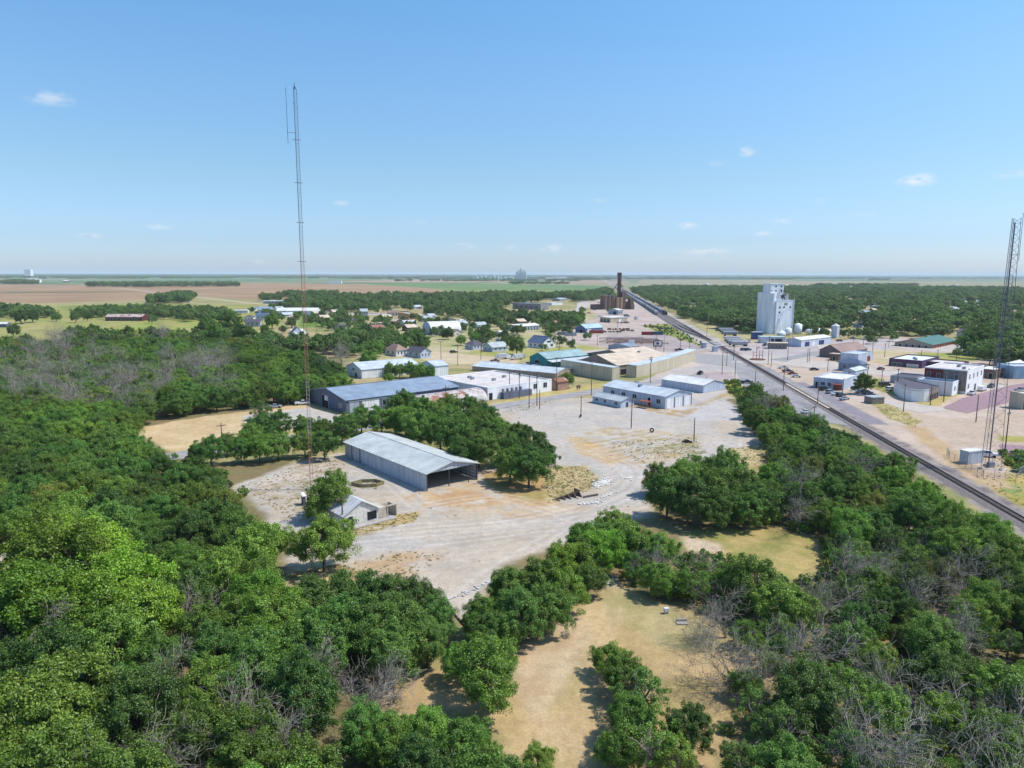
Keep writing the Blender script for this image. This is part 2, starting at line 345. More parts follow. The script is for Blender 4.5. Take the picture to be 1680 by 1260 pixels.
paint([(920,715),(1000,700),(1150,715),(1140,745),(1050,770),(960,745)], A(204,186,160), A(186,164,124), soft=2, nam=2.5, vs=4, patch=.46)
paint([(930,712),(1000,735),(1040,752),(1000,762),(950,745)], A(206,172,124), soft=1.5, nam=2, patch=.35, vs=4)
for k in range(7):      # furrows with weeds running across the lot
    t = k / 6
    line([(955 + 60 * t, 722 + 30 * t), (1080 + 60 * t, 702 + 26 * t)], .9, A(160,148,112), soft=.6, nam=1.1, nsc=3, st=.5)
    line([(950 + 60 * t, 727 + 30 * t), (1070 + 60 * t, 708 + 26 * t)], .9, A(206,198,188), soft=.6, nam=1.1, nsc=3, st=.45)
paint([(1080,735),(1140,722),(1160,745),(1090,742)], A(120,124,80), A(160,150,104), soft=.8, nam=1.6, patch=.5, vs=2.5)
paint([(1050,664),(1120,674),(1150,668),(1120,684),(1060,674)], A(186,160,120), soft=.8, nam=1.5, patch=.4, vs=3)
paint([(1195,735),(1250,730),(1262,765),(1240,775),(1190,760)], A(204,182,136), A(170,156,96), soft=1, nam=2, vs=4)
# wheel tracks
def tracks(pts, c=A(180, 172, 170), n=3, g=1.9, w=.55, st=.5):
    P = [Vector(G(*p)) for p in pts]; Q = []
    for i in range(len(P) - 1):
        p0 = P[max(i - 1, 0)]; p1 = P[i]; p2 = P[i + 1]; p3 = P[min(i + 2, len(P) - 1)]
        for j in range(8):
            t = j / 8; Q.append(.5 * ((2 * p1) + (p2 - p0) * t + (2 * p0 - 5 * p1 + 4 * p2 - p3) * t * t + (3 * p1 - p0 - 3 * p2 + p3) * t ** 3))
    Q.append(P[-1])
    for k in range(n):
        off = (k - (n - 1) / 2) * g; R_ = []
        for i, q in enumerate(Q):
            d = (Q[min(i + 1, len(Q) - 1)] - Q[max(i - 1, 0)]).normalized(); R_.append((q.x - d.y * off, q.y + d.x * off))
        paint_w(strip(R_, w), c, soft=.5, nam=.35, nsc=3, st=st)
DK = A(176, 166, 158); LT = A(222, 212, 202)
T1 = [(560,880),(700,868),(850,855),(960,830),(1030,800),(1040,770),(990,748),(920,730),(860,705)]
tracks(T1, LT, 4, 2.3); tracks(T1, DK, 3, 3.0, .5, .5)
tracks([(480,900),(600,895),(760,880),(900,862),(1020,842),(1075,825)], LT, 3, 2.4); tracks([(480,905),(640,900),(800,880),(930,865)], DK, 3, 2.1, .5, .45)
tracks([(1060,800),(1120,775),(1200,755),(1230,720),(1210,680),(1160,655)], LT, 3, 2.3); tracks([(1045,805),(1100,785),(1190,765)], DK, 3, 2.3)
tracks([(700,830),(820,815),(930,845)], LT, 3, 2.2); tracks([(620,950),(720,915),(860,890),(960,850)], DK, 4, 2.4, .5, .4)
tracks([(760,990),(800,950),(880,900),(960,850),(1040,815)], LT, 3, 2.2); tracks([(820,680),(900,690),(1000,690),(1100,690),(1200,700)], DK, 3, 3, .5, .35)
tracks([(400,800),(480,775),(570,765),(640,790),(690,830)], LT, 3, 2.3)
# wood floors
WF = dict(soft=1.5, nam=2.0, vs=6)
paint([(-400,570),(60,556),(300,556),(560,590),(572,640),(500,662),(330,684),(235,700),(215,715),(300,748),(300,765),(470,752),(480,762),(380,798),(430,845),(466,905),(466,960),(600,962),(740,1008),(752,1060),(640,1100),(600,1140),(640,1180),(720,1170),(800,1200),(830,1270),(800,1700),(-700,1700)], WOODF, A(140,124,88), **WF)
paint([(1196,655),(1240,650),(1320,690),(1420,735),(1520,800),(1610,860),(1690,905),(1900,1000),(2300,1700),(1200,1700),(1200,1180),(1180,1090),(1120,1040),(1000,985),(960,985),(880,1060),(790,1080),(770,1020),(830,930),(935,885),(1000,868),(1075,850),(1065,815),(1130,785),(1240,778),(1262,740),(1225,690)], WOODF, A(150,130,92), **WF)
paint([(1120,880),(1150,868),(1290,862),(1345,885),(1345,945),(1250,960),(1160,920),(1120,900)], A(192,168,110), A(156,152,88), soft=1.5, nam=2, vs=3)
paint([(1120,880),(1180,890),(1190,908),(1130,905)], A(212,190,160), soft=1, nam=1)
CLR = [(955,985),(1010,955),(1060,985),(1150,1008),(1215,1045),(1290,1050),(1400,1062),(1400,1125),(1290,1128),(1190,1110),(1185,1250),(1180,1500),(850,1500),(840,1260),(800,1185),(730,1165),(620,1180),(600,1120),(740,1095),(780,1120),(850,1115),(890,1065)]
paint(CLR, A(200,171,126), A(180,158,108), soft=1, nam=1.2, vs=7)
paint([(1010,960),(1060,985),(1200,1040),(1180,1070),(1080,1060),(1000,1000)], A(164,158,108), A(188,172,126), soft=1.5, nam=2, vs=4, st=.8)
paint([(860,1060),(950,1000),(970,1050),(900,1150),(880,1200),(850,1130)], A(204,180,146), A(194,166,128), soft=1.2, nam=1.5, vs=4)
tracks([(1000,960),(990,1010),(960,1070),(930,1150),(920,1260)], A(216,196,158), 5, 1.1, .5, .4); tracks([(1040,980),(1010,1040),(980,1100),(960,1200)], A(176,150,100), 4, 1.5, .5, .4)
paint([(980,940),(1015,945),(1010,962),(975,965)], A(178,176,180), soft=.4, nam=.4)
paint([(-60,915),(30,905),(42,1010),(20,1050),(-60,1100)], A(200,188,180), A(210,196,182), soft=.8, nam=.8)
paint([(-60,1030),(60,1005),(60,1040),(-60,1095)], A(214,196,170), soft=.6, nam=.6)
# ballast bed
def xm(y): return 104.9 + (y - 139.5) * .1146
paint_w([(xm(-200) - 4.2, -200), (xm(-200) + 5.5, -200), (xm(500) + 5.5, 500), (xm(500) - 4.5, 500)], A(132, 121, 118), A(168, 157, 150), soft=1.0, nam=1.6, nsc=3, vs=2.2)
paint_w([(xm(480) - 12, 480), (xm(480) + 9, 480), (xm(6000) + 8, 6000), (xm(6000) - 16, 6000)], A(176, 166, 160), A(196, 184, 172), soft=2, nam=1.5, nsc=8, vs=12)
paint_w([(xm(235) + 5, 235), (xm(235) + 12, 235), (xm(330) + 11, 330), (xm(330) + 5, 330)], A(150, 142, 148), soft=1, nam=1)
# far white road
line([(75,461),(160,468),(240,478),(330,488),(400,496),(470,502),(560,508)], 9, A(214,200,176), soft=2, nam=.5)
line([(85,500.5),(240,496.5),(330,493)], 6, A(204,196,150), soft=2, nam=.5)
line([(1000,463),(1100,465.5),(1260,464.5)], 14, A(225,210,196), soft=6, nam=6)
# gentle speckle
f = 1 + (n_fin - .5) * .22 + (n_mid - .5) * .16; col *= f[:, None].astype(np.float32)
me = bpy.data.meshes.new("ground"); nv = nx * ny
co = np.zeros((nv, 3), np.float32); co[:, 0] = px_; co[:, 1] = py_
near = (py_ < 420)
me.vertices.add(nv)
relief = (fbm(px_, py_, 7, 4, 9) - .5) * .5
co[:, 2] = np.where(near, relief * .3, 0) * .5 - .05
me.vertices.foreach_set('co', co.ravel())
ii = (np.arange(ny - 1)[:, None] * nx + np.arange(nx - 1)[None, :]).ravel()
q = np.stack([ii, ii + 1, ii + nx + 1, ii + nx], 1).astype(np.int32)
me.loops.add(q.size); me.loops.foreach_set('vertex_index', q.ravel())
me.polygons.add(len(q)); me.polygons.foreach_set('loop_start', np.arange(0, q.size, 4, dtype=np.int32))
me.update(calc_edges=True)
at = me.color_attributes.new('Col', 'FLOAT_COLOR', 'POINT')
c4 = np.ones((nv, 4), np.float32); c4[:, :3] = np.clip(col, 0, 1); at.data.foreach_set('color', c4.ravel())
me.polygons.foreach_set('use_smooth', [True] * len(q))
gm = bpy.data.materials.new('ground'); gm.use_nodes = True; nt = gm.node_tree; b = nt.nodes['Principled BSDF']; L = nt.links
b.inputs['Roughness'].default_value = .95; b.inputs['Specular IOR Level'].default_value = .1
va = N_(nt, 'ShaderNodeVertexColor'); va.layer_name = 'Col'
tcg = N_(nt, 'ShaderNodeTexCoord'); out = va.outputs[0]
for sc_, lo_, hi_, rg in ((3.2, .74, 1.22, .85), (.7, .84, 1.14, .7), (.09, .93, 1.07, .6)):
    z = N_(nt, 'ShaderNodeTexNoise'); z.inputs['Scale'].default_value = sc_; z.inputs['Detail'].default_value = 5; z.inputs['Roughness'].default_value = rg
    L.new(tcg.outputs['Object'], z.inputs['Vector']); r = N_(nt, 'ShaderNodeMapRange'); r.inputs['From Min'].default_value = .3; r.inputs['From Max'].default_value = .7
    r.inputs['To Min'].default_value = lo_; r.inputs['To Max'].default_value = hi_; L.new(z.outputs[0], r.inputs['Value'])
    s_ = N_(nt, 'ShaderNodeVectorMath', operation='SCALE'); L.new(out, s_.inputs[0]); L.new(r.outputs[0], s_.inputs['Scale']); out = s_.outputs[0]
L.new(out, b.inputs['Base Color'])
me.materials.append(gm)
tag(link("ground", me), kind='structure')

# paved ways
def sheet(name, poly, m, z=.03, jag=.25, step=2.0, label=None):
    pts = []
    for i in range(len(poly)):
        a = Vector(poly[i]); c = Vector(poly[(i + 1) % len(poly)]); n = max(1, int((c - a).length / step))
        for k in range(n):
            p = a.lerp(c, k / n); pts.append((p.x + random.uniform(-jag, jag), p.y + random.uniform(-jag, jag)))
    mb = MB(); mb.prism(pts, z - .3, z); o = mb.build(name, m); tag(o, label, kind='structure'); return o
ASPH = mat('asphalt', lin(168, 163, 160, .8), rough=.9, var=.16, scale=.35)
ASPH2 = mat('asphalt lot', lin(162, 156, 156, .8), rough=.9, var=.22, scale=.18)
BRICKS = mat('brick paving', lin(168, 136, 142, .76), rough=.9, var=.18, scale=.8)
CONCR = mat('concrete road', lin(200, 188, 176, .8), rough=.9, var=.14, scale=.3)
gd = Vector((math.cos(rad(40.6)), math.sin(rad(40.6))))
o1 = Vector(G(860, 660)); sheet("road", strip([o1 - gd * 190, o1 - gd * 90, o1, o1 + gd * 70, o1 + gd * 120], 8.5), ASPH)
sheet("road", PX([(1168,588),(1300,600),(1500,622),(1700,655),(1700,640),(1500,610),(1300,588),(1190,580)]), CONCR, z=.02)
sheet("road", PX([(1195,594),(1225,592),(1345,577),(1340,566),(1420,560),(1420,568),(1360,583),(1262,597)]), CONCR, z=.035)
sheet("road", PX([(1120,579),(1200,583),(1230,598),(1212,604),(1130,592),(1110,584)]), ASPH, z=.03)
sheet("road", PX([(1262,590),(1348,575),(1352,581),(1300,590),(1290,594)]), ASPH2, z=.05)
sheet("parking_lot", PX([(1204,600),(1262,603),(1352,652),(1410,700),(1330,690),(1240,655),(1218,628)]), ASPH2, z=.02, jag=.6)
sheet("road", PX([(1462,556),(1700,572),(1700,578),(1590,572),(1560,578),(1530,577),(1455,568)]), CONCR, z=.02)
sheet("road", PX([(1374,633),(1386,628),(1470,658),(1545,668),(1556,674),(1510,677),(1480,671),(1424,652)]), CONCR, z=.02)
sheet("brick_street", PX([(1546.7,669),(1588,678),(1700,648),(1800,628),(1800,612),(1658,632),(1583,652)]), BRICKS, z=.045)
sheet("brick_street", PX([(1640,729),(1800,738),(1800,752),(1640,740)]), BRICKS, z=.03)
sheet("road", PX([(950,488),(962,488),(966,500),(950,520),(938,535),(928,534),(944,512)]), CONCR, z=.02)
sheet("road", PX([(905,580),(1000,572),(1110,578),(1110,583),(1000,577),(910,586)]), CONCR, z=.02)
sheet("road", PX([(560,512),(720,515),(720,518),(560,516)]), CONCR, z=.02)
# ---------------------------------------------------------------- buildings
FOOT = []      # footprints, kept clear of scattered plants
def solve(x0, y0, dx, dy, px, z=0):
    lo, hi = 0.0, 400.0; f = lambda t: proj(x0 + dx * t, y0 + dy * t, z)[0] - px
    s = f(0) > 0
    for _ in range(50):
        m = (lo + hi) / 2
        if (f(m) > 0) == s: lo = m
        else: hi = m
    return lo
def opening(root, wall, a, b_, z0, z1, kind, m=None, lu=1, lv=1, ql=None):
    """window, door or shutter set in wall 'R' (along x at y=0) or 'L' (along y at x=0)"""
    def bx(mb, p, q, c, d, o):
        if wall == 'R': mb.box(p, q, -o, 0.02, c, d)
        elif wall == 'L': mb.box(-o, 0.02, p, q, c, d)
        elif wall == 'E': mb.box(lu - .02, lu + o, p, q, c, d)
        return mb
    big = (b_ - a) > 2.0 or kind != 'window'
    fr = MB(); t = .1
    bx(fr, a - t, a, z0 - (0 if kind != 'window' else t), z1 + t, .07); bx(fr, b_, b_ + t, z0 - (0 if kind != 'window' else t), z1 + t, .07); bx(fr, a, b_, z1, z1 + t, .07)
    if kind == 'window':
        bx(fr, a, b_, z0 - t, z0, .09)
        if b_ - a > 1.1: bx(fr, (a + b_) / 2 - .03, (a + b_) / 2 + .03, z0, z1, .06)
    o = fr.build('window' if kind == 'window' else 'door', TRIM, root)
    bx(MB(), a, b_, z0, z1, .035).build('pane' if kind == 'window' else 'door_panel', m or (GLASS if kind == 'window' else DARK), o)
def shell(root, lu, lv, eh, roof, rise, wm, rm, over=.4, open_r=False, base=.0, parapet=.5):
    wb = MB(); t = .2
    e = eh
    if roof in ('u', 'v', 'hip', 'flat', 'shed'):
        if not open_r: wb.face((0, 0, base), (lu, 0, base), (lu, 0, e), (0, 0, e))
        if not open_r or True:
            wb.face((lu, lv, base), (0, lv, base), (0, lv, e), (lu, lv, e))
            wb.face((0, lv, base), (0, 0, base), (0, 0, e), (0, lv, e)); wb.face((lu, 0, base), (lu, lv, base), (lu, lv, e), (lu, 0, e))
        if roof == 'u':
            wb.face((0, lv, e), (0, 0, e), (0, lv / 2, e + rise)); wb.face((lu, 0, e), (lu, lv, e), (lu, lv / 2, e + rise))
        if roof == 'v':
            wb.face((0, 0, e), (lu, 0, e), (lu / 2, 0, e + rise)); wb.face((lu, lv, e), (0, lv, e), (lu / 2, lv, e + rise))
    if roof in 'uv' or roof == 'hip' or roof == 'shed':
        rb = MB(); th = .18
        def slab(a, b, c, d):
            A_ = [Vector(p) for p in (a, b, c, d)]; n = (A_[1] - A_[0]).cross(A_[3] - A_[0]).normalized()
            if n.z < 0: n = -n
            lo = [p + Vector((0, 0, .015)) for p in A_]; hi = [p + n * th for p in A_]; rb.hexa(lo, hi)
        if roof == 'u':
            k = rise / (lv / 2); zo = e - k * over
            slab((-over, -over, zo), (lu + over, -over, zo), (lu + over, lv / 2, e + rise), (-over, lv / 2, e + rise))
            slab((lu + over, lv + over, zo), (-over, lv + over, zo), (-over, lv / 2, e + rise), (lu + over, lv / 2, e + rise))
        elif roof == 'v':
            k = rise / (lu / 2); zo = e - k * over
            slab((-over, lv + over, zo), (-over, -over, zo), (lu / 2, -over, e + rise), (lu / 2, lv + over, e + rise))
            slab((lu + over, -over, zo), (lu + over, lv + over, zo), (lu / 2, lv + over, e + rise), (lu / 2, -over, e + rise))
        elif roof == 'shed':
            slab((-over, -over, e), (lu + over, -over, e), (lu + over, lv + over, e + rise), (-over, lv + over, e + rise))
            wb.face((0, lv, e), (0, 0, e), (0, lv, e + rise)); wb.face((lu, 0, e), (lu, lv, e), (lu, lv, e + rise)); wb.face((lu, lv, e), (0, lv, e), (0, lv, e + rise), (lu, lv, e + rise))
        else:
            m = min(lu, lv) / 2; o = over; z = e + .01
            a, b, c, d = (-o, -o, z), (lu + o, -o, z), (lu + o, lv + o, z), (-o, lv + o, z)
            if lu >= lv: p, q = (m, lv / 2, e + rise), (lu - m + .01, lv / 2, e + rise); rb.face(a, b, q, p); rb.face(c, d, p, q); rb.face(d, a, p); rb.face(b, c, q)
            else: p, q = (lu / 2, m, e + rise), (lu / 2, lv - m, e + rise); rb.face(a, b, p); rb.face(b, c, q, p); rb.face(c, d, q); rb.face(d, a, p, q)
            rb.face(d, c, b, a)
        rb.build('roof', rm, root)
        if roof in 'uv':      # ridge cap
            c = MB()
            if roof == 'u': c.box(-over, lu + over, lv / 2 - .25, lv / 2 + .25, e + rise + .1, e + rise + th + .06)
            else: c.box(lu / 2 - .25, lu / 2 + .25, -over, lv + over, e + rise + .1, e + rise + th + .06)
            c.build('ridge_cap', rm, root)
    elif roof == 'flat':
        MB().box(.15, lu - .15, .15, lv - .15, e - parapet - .2, e - parapet).build('roof', rm, root)
        p = MB(); p.box(-.05, lu + .05, -.05, .25, e - parapet + .1, e + .06); p.box(-.05, lu + .05, lv - .25, lv + .05, e - parapet + .1, e + .06)
        p.box(-.05, .25, .25, lv - .25, e - parapet + .1, e + .06); p.box(lu - .25, lu + .05, .25, lv - .25, e - parapet + .1, e + .06); p.build('parapet', wm, root)
    elif roof == 'slabflat':
        wb.box(0, lu, 0, lv, base, e - .01)
        MB().box(-over, lu + over, -over, lv + over, e, e + .3).build('roof', rm, root)
    elif roof == 'quonset':
        k = 14; rb = MB(); P = [(lv / 2 - lv / 2 * math.cos(math.pi * i / k), e + rise * math.sin(math.pi * i / k)) for i in range(k + 1)]
        for i in range(k): rb.face((-over, P[i][0], P[i][1]), (lu + over, P[i][0], P[i][1]), (lu + over, P[i+1][0], P[i+1][1]), (-over, P[i+1][0], P[i+1][1]))
        rb.build('roof', rm, root)
        wb.face(*[(0, p[0], p[1]) for p in P][::-1], (0, 0, 0), (0, lv, 0)) if e > .01 else wb.face(*[(0, p[0], p[1]) for p in P][::-1])
        wb.face(*[(lu, p[0], p[1]) for p in P], (lu, lv, 0), (lu, 0, 0)) if e > .01 else wb.face(*[(lu, p[0], p[1]) for p in P])
        if e > .01: wb.face((0, 0, 0), (lu, 0, 0), (lu, 0, e), (0, 0, e)); wb.face((lu, lv, 0), (0, lv, 0), (0, lv, e), (lu, lv, e))
    return wb.build('wall', wm, root)
def bld(name, label, cat, N, xl, xr, yt, roof='u', rise=None, wm=None, rm=None, ang=40, ops=(), over=.35, lu=None, lv=None, group=None, eave=None, vents=0, clear=1.5, **k):
    x0, y0 = G(*N); a = rad(ang); u = (math.cos(a), math.sin(a)); v = (-u[1], u[0])
    mxl = k.pop('cap', 75); lu = lu or min(mxl, solve(x0, y0, *u, xr)); lv = lv or min(mxl, solve(x0, y0, *v, xl))
    eh = eave or hgt(x0, y0, yt)
    if rise is None: rise = .16 * (lv if roof == 'u' else lu)
    root = empty(name, x0, y0, ang); tag(root, label, cat, group)
    FOOT.append([(x0 + u[0] * p + v[0] * q, y0 + u[1] * p + v[1] * q) for p, q in ((-clear, -clear), (lu + clear, -clear), (lu + clear, lv + clear), (-clear, lv + clear))])
    shell(root, lu, lv, eh, roof, rise, wm, rm, over, **k)
    for op in ops:
        w, p, q, z0, z1, kind = op[:6]; Lw = lu if w == 'R' else lv
        opening(root, w, p * Lw, q * Lw, z0 * eh, z1 * eh, kind, op[6] if len(op) > 6 else None, lu, lv)
    rs = random.Random(name + label)
    for i in range(vents):
        zx, zy = rs.uniform(.2, .8) * lu, rs.uniform(.2, .8) * lv
        zz = eh - .5 if roof == 'flat' else eh + .2 if roof == 'slabflat' else eh + rise * (1 - abs((zy / lv if roof == 'u' else zx / lu) - .5) * 2)
        MB().box(zx - .7, zx + .7, zy - .6, zy + .6, zz - .2, zz + 1.0).build('roof_unit', STEEL, root)
    return root, lu, lv, eh
def wins(w, n, a=.06, b=.94, z0=.35, z1=.7, fr=.45, kind='window', m=None):
    s = (b - a) / n; return [(w, a + i * s + s * (1 - fr) / 2, a + (i + 1) * s - s * (1 - fr) / 2, z0, z1, kind, m) for i in range(n)]
W_WHITE = wallm('white', 250, 250, 252); W_GREY = wallm('grey', 176, 182, 194); W_SLATE = wallm('slate', 110, 116, 136); W_BLUE = wallm('pale blue', 202, 212, 228)
W_TAN = wallm('tan', 208, 196, 170); W_TAUPE = wallm('taupe', 150, 136, 130); W_TEAL = wallm('teal', 52, 150, 158); W_BROWN = wallm('brown', 128, 100, 88); W_CREAM = wallm('cream', 226, 216, 200)
W_RED = wallm('red brick', 134, 56, 56); W_PURP = wallm('purple', 92, 64, 100); W_RUST = wallm('rusted', 176, 160, 152, rust=.8); W_BARN = wallm('barn red', 104, 40, 48); W_SHED = wallm('shed', 206, 212, 222)
W_STUC = mat('stucco', lin(190, 172, 156), var=.15); W_WSTUC = mat('white stucco', lin(250, 250, 252), var=.1, scale=.4, streak=True)
def R_(key, *c, **k): return {ax: roofm(key, ax, *c, **k) for ax in 'xy'}
RW = R_('white', 236, 234, 228); RG = R_('grey', 186, 194, 196); RB = R_('blue grey', 146, 162, 180); RD = R_('dark shingle', 96, 92, 104, rough=.9); RBR = R_('brown', 156, 126, 112); RSL = R_('slate blue', 92, 108, 136)
RT = R_('tan', 222, 202, 178); RM = R_('membrane', 228, 216, 208, var=.16); RGN = R_('green', 72, 122, 110); RR = R_('rusted', 196, 182, 176, rust=1.3, var=.2); RMG = R_('mint grey', 158, 184, 184); RPB = R_('pale', 206, 214, 220)
g = lambda d, roof: d['y'] if roof == 'v' else d['x']

# -- the open ended shed in the yard
sh, lu, lv, eh = bld("open_shed", "long pale grey metal shed with one open gable end on the gravel yard", "shed", (700.6, 806), 566.6, 783.6, 777.6, 'v', 1.75, W_SHED, roofm('galvanised', 'y', 204, 208, 204), over=.45, open_r=True,
    ops=[('L', .865, .93, 0, .86, 'door', W_SHED)])
SP = mat('steel post', lin(70, 72, 84), var=.1)
for (a, b_, c) in ((lu * .42, lu * .42 + .2, eh + 1.2), (lu - 2.8, lu - 2.62, eh + .4), (lu - .2, lu, eh), (0, .2, eh)): MB().box(a, b_, .02, .22, 0, c).build('post', SP, sh)
o = MB()
for i in range(5): z = .5 + i * .8; o.box(lu - .07, lu - .15, .3, lv * .22, z, z + .12)
o.build('girt', mat('steel post', ()), sh)
o = MB()
for i in range(1, 6):
    y = lv * i / 6; o.tube((0.1, y, eh - .05), (lu / 2, y, eh + 1.65), .07); o.tube((lu - .1, y, eh - .05), (lu / 2, y, eh + 1.65), .07); o.tube((.1, y, eh - .05), (lu - .1, y, eh - .05), .07)
    o.box(.08, .25, y - .1, y + .1, 0, eh); o.box(lu - .25, lu - .08, y - .1, y + .1, 0, eh)
o.build('truss', mat('steel post', ()), sh)
for p in (.79, .9): MB().box(-.12, -.02, lv * p - .14, lv * p + .14, 0, eh * .97).build('door_track', SP, sh)
MB().box(-2.6, -.3, lv * .72, lv * .97, -.05, .12).build('slab', CONC, sh)

# -- blue roofed warehouse
bw, lu, lv, eh = bld("warehouse", "long low blue roofed warehouse with a dark gable wall beside the dirt lot", "warehouse", (568.5, 679.4), 509.4, 752, 657, 'u', 2.5, W_SLATE, RB['x'], over=.5,
    ops=[('L', .48, .66, 0, .92, 'door'), ('L', .12, .19, .35, .62, 'window'), ('R', .03, .1, 0, .85, 'door', W_GREY), ('R', .13, .27, .05, .8, 'door', W_WHITE), ('R', .30, .36, .3, .75, 'window'), ('R', .42, .47, .1, .8, 'door', W_WHITE), ('R', .5, .6, .1, .8, 'door', W_GREY)])
MB().box(-.12, -.02, lv * .49, lv * .57, eh * .55, eh * .9).build('door_light', W_WHITE, bw)
MB().box(lu * .02, lu * .34, -.14, -.04, eh * .82, eh * .9).build('fascia', TRIM, bw)
MB().box(-.5, lu + .5, lv * .72, lv * .735, eh + 1.35, eh + 1.75).build('roof_seam', RD['x'], bw)
# -- rusted arched shed
bld("arched_shed", "arched shed with a whitish rust streaked curved roof behind the trees", "shed", (683, 677), 640, 799, 640, 'quonset', 4.2, W_RUST, roofm('rust arch', 'x', 208, 202, 200, rust=.75, var=.22), lv=12, eave=.9, ang=41, ops=[])
# -- white flat works with grey part behind
wf, lu, lv, eh = bld("works_building", "big white walled works building with a flat pale pinkish roof beside the road", "building", (800, 657), 722, 905, 636, 'flat', 0, W_WSTUC, RM['x'], ang=41, lv=38, vents=4,
    ops=[('R', .02, .07, 0, .55, 'door'), ('R', .70, .76, .4, .8, 'window'), ('R', .86, .92, .4, .8, 'window')])
o = MB(); o.box(lu * .19, lu * .62, -2.2, -.05, 0, eh * .5); o.build('lean_to', W_SLATE, wf)
for i in range(5): MB().tube((lu * .2 + i * 2.4, -1.1, eh * .5), (lu * .2 + i * 2.4, -1.1, eh * .8), .55, k=10).build('tank', STEEL, wf)
bld("storehouse", "storehouse with a brown wall and wide grey blue roof behind the pinkish flat roof", "building", (912, 621), 747, 930, 613, 'v', 1.6, wallm('soft brown', 176, 158, 146), RPB['y'], ang=57, lu=18, lv=50, over=.2)
bld("small_brick_shed", "small rusty brown lean-to shed at the end of the white works wall", "shed", (915, 641), 903, 926, 627, 'u', 1.2, mat('rust brown wall', lin(180, 140, 124), var=.2), RR['x'], lu=6, lv=5)
# -- teal workshop
tw, lu, lv, eh = bld("workshop", "teal metal workshop with a grey gable roof and an open door", "workshop", (897, 603), 869, 964, 589, 'u', 2.8, W_TEAL, RMG['x'], over=.3,
    ops=[('L', .42, .68, 0, .72, 'door'), ('R', .1, .16, 0, .6, 'door'), ('R', .3, .5, 0, .6, 'door'), ('R', .6, .8, 0, .6, 'door')])
MB().hexa([(0, -4.2, eh * .68), (lu, -4.2, eh * .68), (lu, -.05, eh * .82), (0, -.05, eh * .82)], [(0, -4.2, eh * .68 + .15), (lu, -4.2, eh * .68 + .15), (lu, -.05, eh * .82 + .15), (0, -.05, eh * .82 + .15)]).build('awning', RPB['x'], tw)
for i in range(6): MB().tube((lu * i / 5 + .1, -4.0, 0), (lu * i / 5 + .1, -4.0, eh * .68), .09).build('post', STEEL, tw)
# -- tan storage yard
bld("storage_shed", "long straight tan metal storage shed with a flat top facing the road", "shed", (1004, 625), 920, 1008, 603.6, 'shed', .4, W_TAN, RPB['x'], ang=38, lu=5, over=.1, ops=[])
cv = empty("curved_storage_shed", *G(1043.7, 620)); tag(cv, "curved tan metal storage shed sweeping round the corner of the lot", "shed")
x0, y0 = G(1043.7, 620); arc = []
P0, P1, P2 = Vector(G(1043.7, 620)), Vector(G(1106, 606)), Vector(G(1142, 590))
for i in range(9): t = i / 8; arc.append(P0 * (1 - t) ** 2 + 2 * P1 * t * (1 - t) + P2 * t * t)
wb = MB(); rb = MB(); hh = hgt(x0, y0, 600.5)
for i in range(8):
    a, b_ = arc[i] - P0, arc[i + 1] - P0; d = (b_ - a).normalized(); n = Vector((-d.y, d.x)) * 5.5
    wb.face((*a, 0), (*b_, 0), (*b_, hh), (*a, hh)); wb.face((*(b_ + n), 0), (*(a + n), 0), (*(a + n), hh), (*(b_ + n), hh))
    rb.hexa([(*a, hh + .01), (*b_, hh + .01), (*(b_ + n), hh + .3), (*(a + n), hh + .3)], [(*a, hh + .2), (*b_, hh + .2), (*(b_ + n), hh + .5), (*(a + n), hh + .5)])
a = arc[0] - P0; d = (arc[1] - arc[0]).normalized(); n = Vector((-d.y, d.x)) * 5.5; wb.face((*(a + n), 0), (*a, 0), (*a, hh), (*(a + n), hh))
a = arc[8] - P0; d = (arc[8] - arc[7]).normalized(); n = Vector((-d.y, d.x)) * 5.5; wb.face((*a, 0), (*(a + n), 0), (*(a + n), hh), (*a, hh))
wb.build('wall', W_TAN, cv); rb.build('roof', RPB['x'], cv)
for p in arc: FOOT.append([(p.x - 8, p.y - 8), (p.x + 8, p.y - 8), (p.x + 8, p.y + 8), (p.x - 8, p.y + 8)])
bld("gabled_shop", "smaller taupe shop with a tan gable roof in front of the big tan roof", "shop", (1012, 616), 948, 1040, 600, 'u', 4.2, W_TAUPE, RT['x'], over=.3, lu=26, ops=[('L', .25, .4, .3, .6, 'window'), ('R', .1, .3, 0, .6, 'door'), ('R', .4, .6, 0, .6, 'door'), ('R', .7, .9, 0, .6, 'door')])
bld("sale_hall", "big hall under a very wide low tan gable roof", "hall", (1046, 604), 957, 1102, 591.5, 'u', 4.0, W_TAUPE, RT['x'], over=.5, vents=1, ops=wins('R', 7, z0=0, z1=.7, kind='door', m=DARK))
